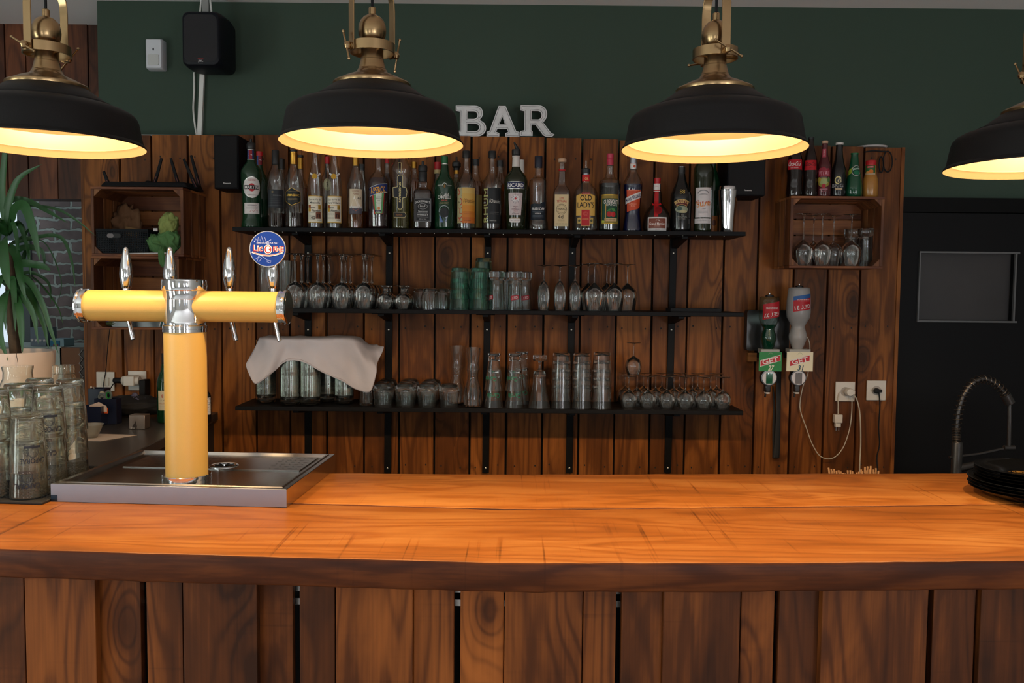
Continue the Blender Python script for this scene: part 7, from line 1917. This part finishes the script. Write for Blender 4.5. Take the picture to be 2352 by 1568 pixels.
leaf([(28, 660, 0), (50, 680, -.08), (76, 720, -.1), (88, 790, -.1)], 8)
leaf([(28, 650, 0), (64, 668, -.03), (98, 735, -.05), (112, 800, -.05)], 8)
leaf([(26, 660, 0), (44, 700, -.1), (50, 760, -.12), (52, 810, -.12)], 9)
leaf([(24, 660, 0), (8, 690, -.1), (0, 760, -.12), (18, 828, -.13)], 11)
leaf([(22, 650, 0), (14, 690, -.04), (12, 730, -.05), (14, 760, -.05)], 5)
leaf([(28, 640, 0), (70, 625, .04), (112, 650, .04), (116, 700, .03)], 4)
leaf([(30, 630, 0), (80, 640, .05), (130, 700, .03), (146, 748, .02)], 2.4)
leaf([(30, 560, 0), (100, 555, .06), (140, 640, .05), (133, 700, .05)], 1.6)
leaf([(26, 560, 0), (50, 548, .04), (70, 520, .04), (40, 500, .04)][:3], 6)
leaf([(26, 650, 0), (52, 600, .03), (62, 560, .03)], 7)
leaf([(20, 560, 0), (40, 590, -.1), (48, 640, -.13), (60, 690, -.13)], 10)
rr = random.Random(12)
for k in range(16):
    a_ = rr.uniform(-PI, PI); hd = H1 if k % 2 else H2
    dx = 62 * math.cos(a_); dy = rr.uniform(-20, 40)
    leaf([(hd[0], hd[1], 0), (hd[0] + dx * .45, hd[1] - 30 + dy * .2, .08 * math.sin(a_) + .03), (hd[0] + dx * .85, hd[1] + dy, .12 * math.sin(a_) + .03), (hd[0] + dx, hd[1] + 60 + dy * 1.3, .13 * math.sin(a_) + .03)], rr.uniform(5, 9))
o = mb.build('foliage', None, t, angle=180)
MB().tube(bez([P(38, 808, PY_ - .10) - loc, P(38, 816, PY_ - .15) - loc, P(41, 832, PY_ - .15) - loc], 5), .001, 5, BARK).build('dry_tendril', None, t)

# ---------------------------------------------------------------- things seen through the opening
def boxat(px0, py0, px1, py1, Y, d, m, name, label, cat, rest=None):
    a0, a1 = P(px0, py0, Y), P(px1, py1, Y)
    zb = a1.z if rest is None else rest
    t = thing(name, label, cat, ((a0.x + a1.x) / 2, Y, zb))
    MB().box(-(a1.x - a0.x) / 2, (a1.x - a0.x) / 2, 0, d, 0, a0.z - zb, m).build('box_body', None, t, bevel=.002)
    return t, (a1.x - a0.x) / 2, a0.z - zb
far = thing('far_sideboard', 'white shelf unit standing below the brick wall in the far room', 'cabinet', (P(120, 800, 4.9).x, 4.9, 0))
zt2 = P(150, 797, 4.9).z
MB().box(-1.1, .36, 0, .4, 0, zt2, mat('pale_green_white_board', hexc('#9aa49c'), .6)).build('unit_body', None, far, bevel=.003)
t, w, h = boxat(69, 752, 106, 799, 4.95, .12, ink('#6c7884'), 'printed_carton', 'grey carton with four white stars on the far white unit', 'box', rest=zt2 + .0005)
a = Art(.05)
def star(a, cx, cy, r): a.poly([(cx + (r if i % 2 == 0 else r * .42) * math.sin(i * PI / 5), cy - (r if i % 2 == 0 else r * .42) * math.cos(i * PI / 5)) for i in range(10)], WHT, sub=False)
for k in range(4): star(a, -.035 + k * .024, -.035, .011)
mb = MB(); a.emit(mb, lambda x, y, l: (x, -.001 - l, -y)); mb.build('star_print', None, t, smooth=False)
t, w, h = boxat(114, 778, 147, 799, 4.93, .12, ink('#8aa8b0'), 'blue_carton', 'small pale blue carton with a dark blue panel on the far white unit', 'box', rest=zt2 + .0005)
MB().box(-w * .9, w * .45, -.003, -.0005, h * .1, h * .8, ink('#1f6a8c')).build('panel_print', None, t, smooth=False)
MB().box(-w * .5, w * .25, -.004, -.0032, 0 + h * .1, h * .3, ink('#7a2c3c')).build('stripe_print', None, t, smooth=False)
# brown board with zigzag trim between the counter and the far room
KRAFT = mat('brown_kraft_board', hexc('#6a4428'), .7)
q0, q1 = P(141, 797, 4.05), P(198, 797, 4.05)
t = thing('brown_partition', 'brown board with a metallic zigzag edge behind the small glass jar', 'partition', ((q0.x + q1.x) / 2, 4.05, 0))
w = (q1.x - q0.x) / 2 + .01; zt3 = P(170, 798, 4.05).z
MB().box(-w, w, 0, .03, 0, zt3, KRAFT).build('board', None, t, bevel=.002)
MB().box(w * .42, w, -.004, -.0002, .5, zt3, ink('#2c1c12')).build('dark_band', None, t, smooth=False)
zz_ = []
k = 0; z = zt3 - .01
while z > zt3 - .42: zz_.append((w * (.40 if k % 2 else .66), -.008, z)); z -= .0215; k += 1
MB().tube(zz_, .0018, 5, mat('tin_wire', (.35, .34, .33), .5)).build('zigzag_trim', None, t)
q0 = P(119, 797, 4.05).x
MB().box(q0, P(141, 797, 4.05).x, 4.05, 4.08, 0, zt3 + .003, mat('pale_green_white_board', hexc('#9aa49c'), .6)).build('pale_post', None, label='pale greenish white board standing left of the brown zigzag board', cat='board', smooth=False)

# ---------------------------------------------------------------- kitchen tap
TAPB = mat('matt_black_tap', (.012, .012, .013), .35)
TY_ = 2.95
tb_ = P(2196, 1090, TY_)
t = thing('kitchen_tap', 'matt black spring-neck kitchen tap behind the right end of the bar', 'tap', (tb_.x, TY_, .8404))
loc = t.location
sP = lambda x, y, dy=0: P(x, y, TY_ + dy) - loc
zc_ = sP(2196, 1020).z
rb = 11.5 * TY_ / F
MB().lathe([(rb * 1.6, 0), (rb * 1.6, .008), (rb, .012), (rb, sP(2196, 1018).z), (rb * .85, sP(2196, 1014).z)], 24, TAPB).build('body', None, t, angle=35)
arch = [sP(2197, 1020), sP(2197, 990), sP(2201, 950), sP(2212, 910), sP(2232, 882), (sP(2258, 870)), sP(2285, 880), sP(2303, 898), sP(2315, 918)]
MB().tube(bez(arch, 8), 5 * TY_ / F, 12, TAPB).build('hose', None, t)
# spring coils
path = bez(arch, 12)
cum = [0]
for a_, b_ in zip(path, path[1:]): cum.append(cum[-1] + (b_ - a_).length)
def pat(s_):
    for i in range(len(cum) - 1):
        if s_ <= cum[i + 1]: return path[i].lerp(path[i + 1], (s_ - cum[i]) / (cum[i + 1] - cum[i])), (path[i + 1] - path[i]).normalized()
    return path[-1], (path[-1] - path[-2]).normalized()
coil = []; ph = 0; s_ = 0; Ltot = cum[-1]
while s_ < Ltot:
    c, tg = pat(s_); e1 = Vector((0, 1, 0)); e2 = tg.cross(e1).normalized()
    rr_ = (8.5 if s_ < .16 * Ltot else 9.5) * TY_ / F
    coil.append(c + e1 * rr_ * math.cos(ph) + e2 * rr_ * math.sin(ph))
    pitch = .0055 if s_ < .15 * Ltot or s_ > .93 * Ltot else .0165
    ph += 2 * PI / 14; s_ += pitch / 14
MB().tube(coil, .0016, 5, mat('dark_bronze_spring', (.10, .085, .07), .3, .9)).build('spring', None, t)
MB().tube([sP(2309, 906), sP(2320, 926)], 11 * TY_ / F, 16, TAPB).build('spray_collar', None, t)
MB().tube([sP(2319, 924, .0), sP(2319, 960), sP(2317, 1030)], 4.5 * TY_ / F, 10, TAPB).build('spray_hose', None, t)
MB().tube([sP(2200, 1048), sP(2250, 1042), sP(2305, 1030)], 3 * TY_ / F, 8, TAPB).build('support_arm', None, t)
MB().tube([sP(2306, 1028), sP(2330, 1028)], 6 * TY_ / F, 14, TAPB).build('holder', None, t)
MB().tube([sP(2200, 1075), sP(2235, 1068), sP(2262, 1062)], 8 * TY_ / F, 12, TAPB, rf=lambda u: (10 - 4 * u) * TY_ / F).build('lever', None, t)
MB().tube([sP(2180, 1050), sP(2190, 1050)], 3 * TY_ / F, 8, TAPB).build('side_knob', None, t)

# ---------------------------------------------------------------- straws in a holder behind the bar
SY_ = 2.82
hx0, hx1 = P(1898, 1090, SY_).x, P(2030, 1090, SY_).x
sz_top = P(1960, 1080, SY_).z
t = thing('straw_box', 'dark box behind the bar holding a bundle of wooden straws', 'box', ((hx0 + hx1) / 2, SY_, .8404))
w = (hx1 - hx0) / 2; hb = .105
mb = MB(); openbox(mb, -w, w, -.045, .045, 0.001, hb, mat('dark_box', (.02, .018, .016), .5)); mb.build('box_body', None, t, smooth=False)
STRM = mat('pale_wood_straw', hexc('#c8986a'), .6)
tops = [(1903, 1074, -10), (1909, 1077, -9), (1915, 1077, -8), (1921, 1081, -8), (1926, 1080, -9), (1931, 1083, -9), (1936, 1086, -8), (1941, 1087, -3), (1947, 1080, -5), (1953, 1080, -4), (1958, 1082, -4), (1963, 1088, 0), (1968, 1085, 0), (1973, 1083, 0), (1978, 1078, 0), (1981, 1082, 0), (1987, 1072, 0), (1993, 1071, 0), (2000, 1070, 0), (2006, 1078, 0), (2012, 1075, 0), (2018, 1081, 3),
        (1912, 1082, -7), (1932, 1089, -4), (1950, 1088, -2), (1990, 1080, 0), (1996, 1078, 0), (2009, 1084, 1), (1984, 1088, 0), (1970, 1090, 0)]
src = None
for i, (px, py, lean) in enumerate(tops):
    Y = SY_ + (-.018 if i < 22 else .016) + (i % 3) * .007
    top_ = P(px, py, Y)
    base = Vector((min(max(top_.x - lean * .004, t.location.x - w + .008), t.location.x + w - .008), Y, .8404 + .0045))
    d = top_ - base; L = d.length
    if src is None:
        mb = MB(); mb.lathe([(.0031, 0), (.0031, 1), (.0022, 1), (.0022, .9)], 10, STRM, cap1=True); src = mb.build('wooden_straw', None, angle=40)
        src['category'] = 'straw'; src['group'] = 'wooden straws in the box'; src['label'] = 'pale wooden drinking straw standing in the bundle behind the bar'
        o = src
    else: o = src.copy(); COL.objects.link(o)
    o.location = base; o.rotation_euler = Vector((0, 0, 1)).rotation_difference(d.normalized()).to_euler(); o.scale = (1, 1, L)

# ---------------------------------------------------------------- black plates at the right end of the bar
PLT = mat('black_glazed_plate', (.006, .006, .006), .12, spec=.6)
def plate_mb(r, h):
    return MB().lathe([(.0001, .002), (r * .55, .002), (r * .58, 0), (r * .62, 0), (r * .64, .004), (r * .86, h * .55), (r * .985, h - .0025), (r, h - .001), (r * .99, h), (r * .84, h * .72), (r * .62, .0065), (.0001, .0055)], 64, PLT, cap0=False, cap1=False)
pcx, pcy = PZ(2225, 1118, BZ + .02), None
rL = .158
Yp = 2.28
Xp = XA(2225, Yp, BZ + .03) + rL + .018
zz0 = BZ + .0006
pl = simple('black_plate', 'plate', lambda: plate_mb(.158, .026))
for k in range(4):
    pl.put((Xp + random.uniform(-.003, .003), Yp + random.uniform(-.003, .003), zz0 + k * .0082), 'large black plate, %s of the wide ones on the bar' % levn(k, 4), 'large black plates')
zb = zz0 + 3 * .0082 + .0066
mb0 = lambda: MB().lathe([(.0001, .002), (.060, .002), (.062, 0), (.068, 0), (.070, .004), (.112, .010), (.134, .015), (.136, .0165), (.134, .017), (.110, .013), (.070, .0075), (.0001, .0065)], 64, PLT, cap0=False, cap1=False)
dp = simple('black_dish', 'dish', mb0)
Yd = Yp + .045
Xd = XA(2253, Yd, BZ + .06) + .134
for k in range(4):
    dp.put((Xd, Yd, zb + .0004 + k * .0085 + .010 * 0), 'black dish, %s of the pile on the large plates' % levn(k, 4), 'smaller black dishes')
top = bpy.data.objects[[o.name for o in COL.objects if o.name.startswith('black_dish')][-1]]
a = Art(.01); CR = ink('#b0843c')
a.arc(-.0, 0, .016, .016, 0, 360, .0014, CR, 24); a.arc(0, 0, .012, .012, 0, 360, .0010, CR, 24); a.text('B', 0, 0, .012, .014, CR, bold=.02); a.text('BRASSERIE', -.036, .004, .030, .004, CR, rot=-25)
mb = MB(); a.emit(mb, lambda x, y, l: (x - .04, -.02 - y, 0.0066 + l + .0004)); mb.build('gold_print', None, top, smooth=False)
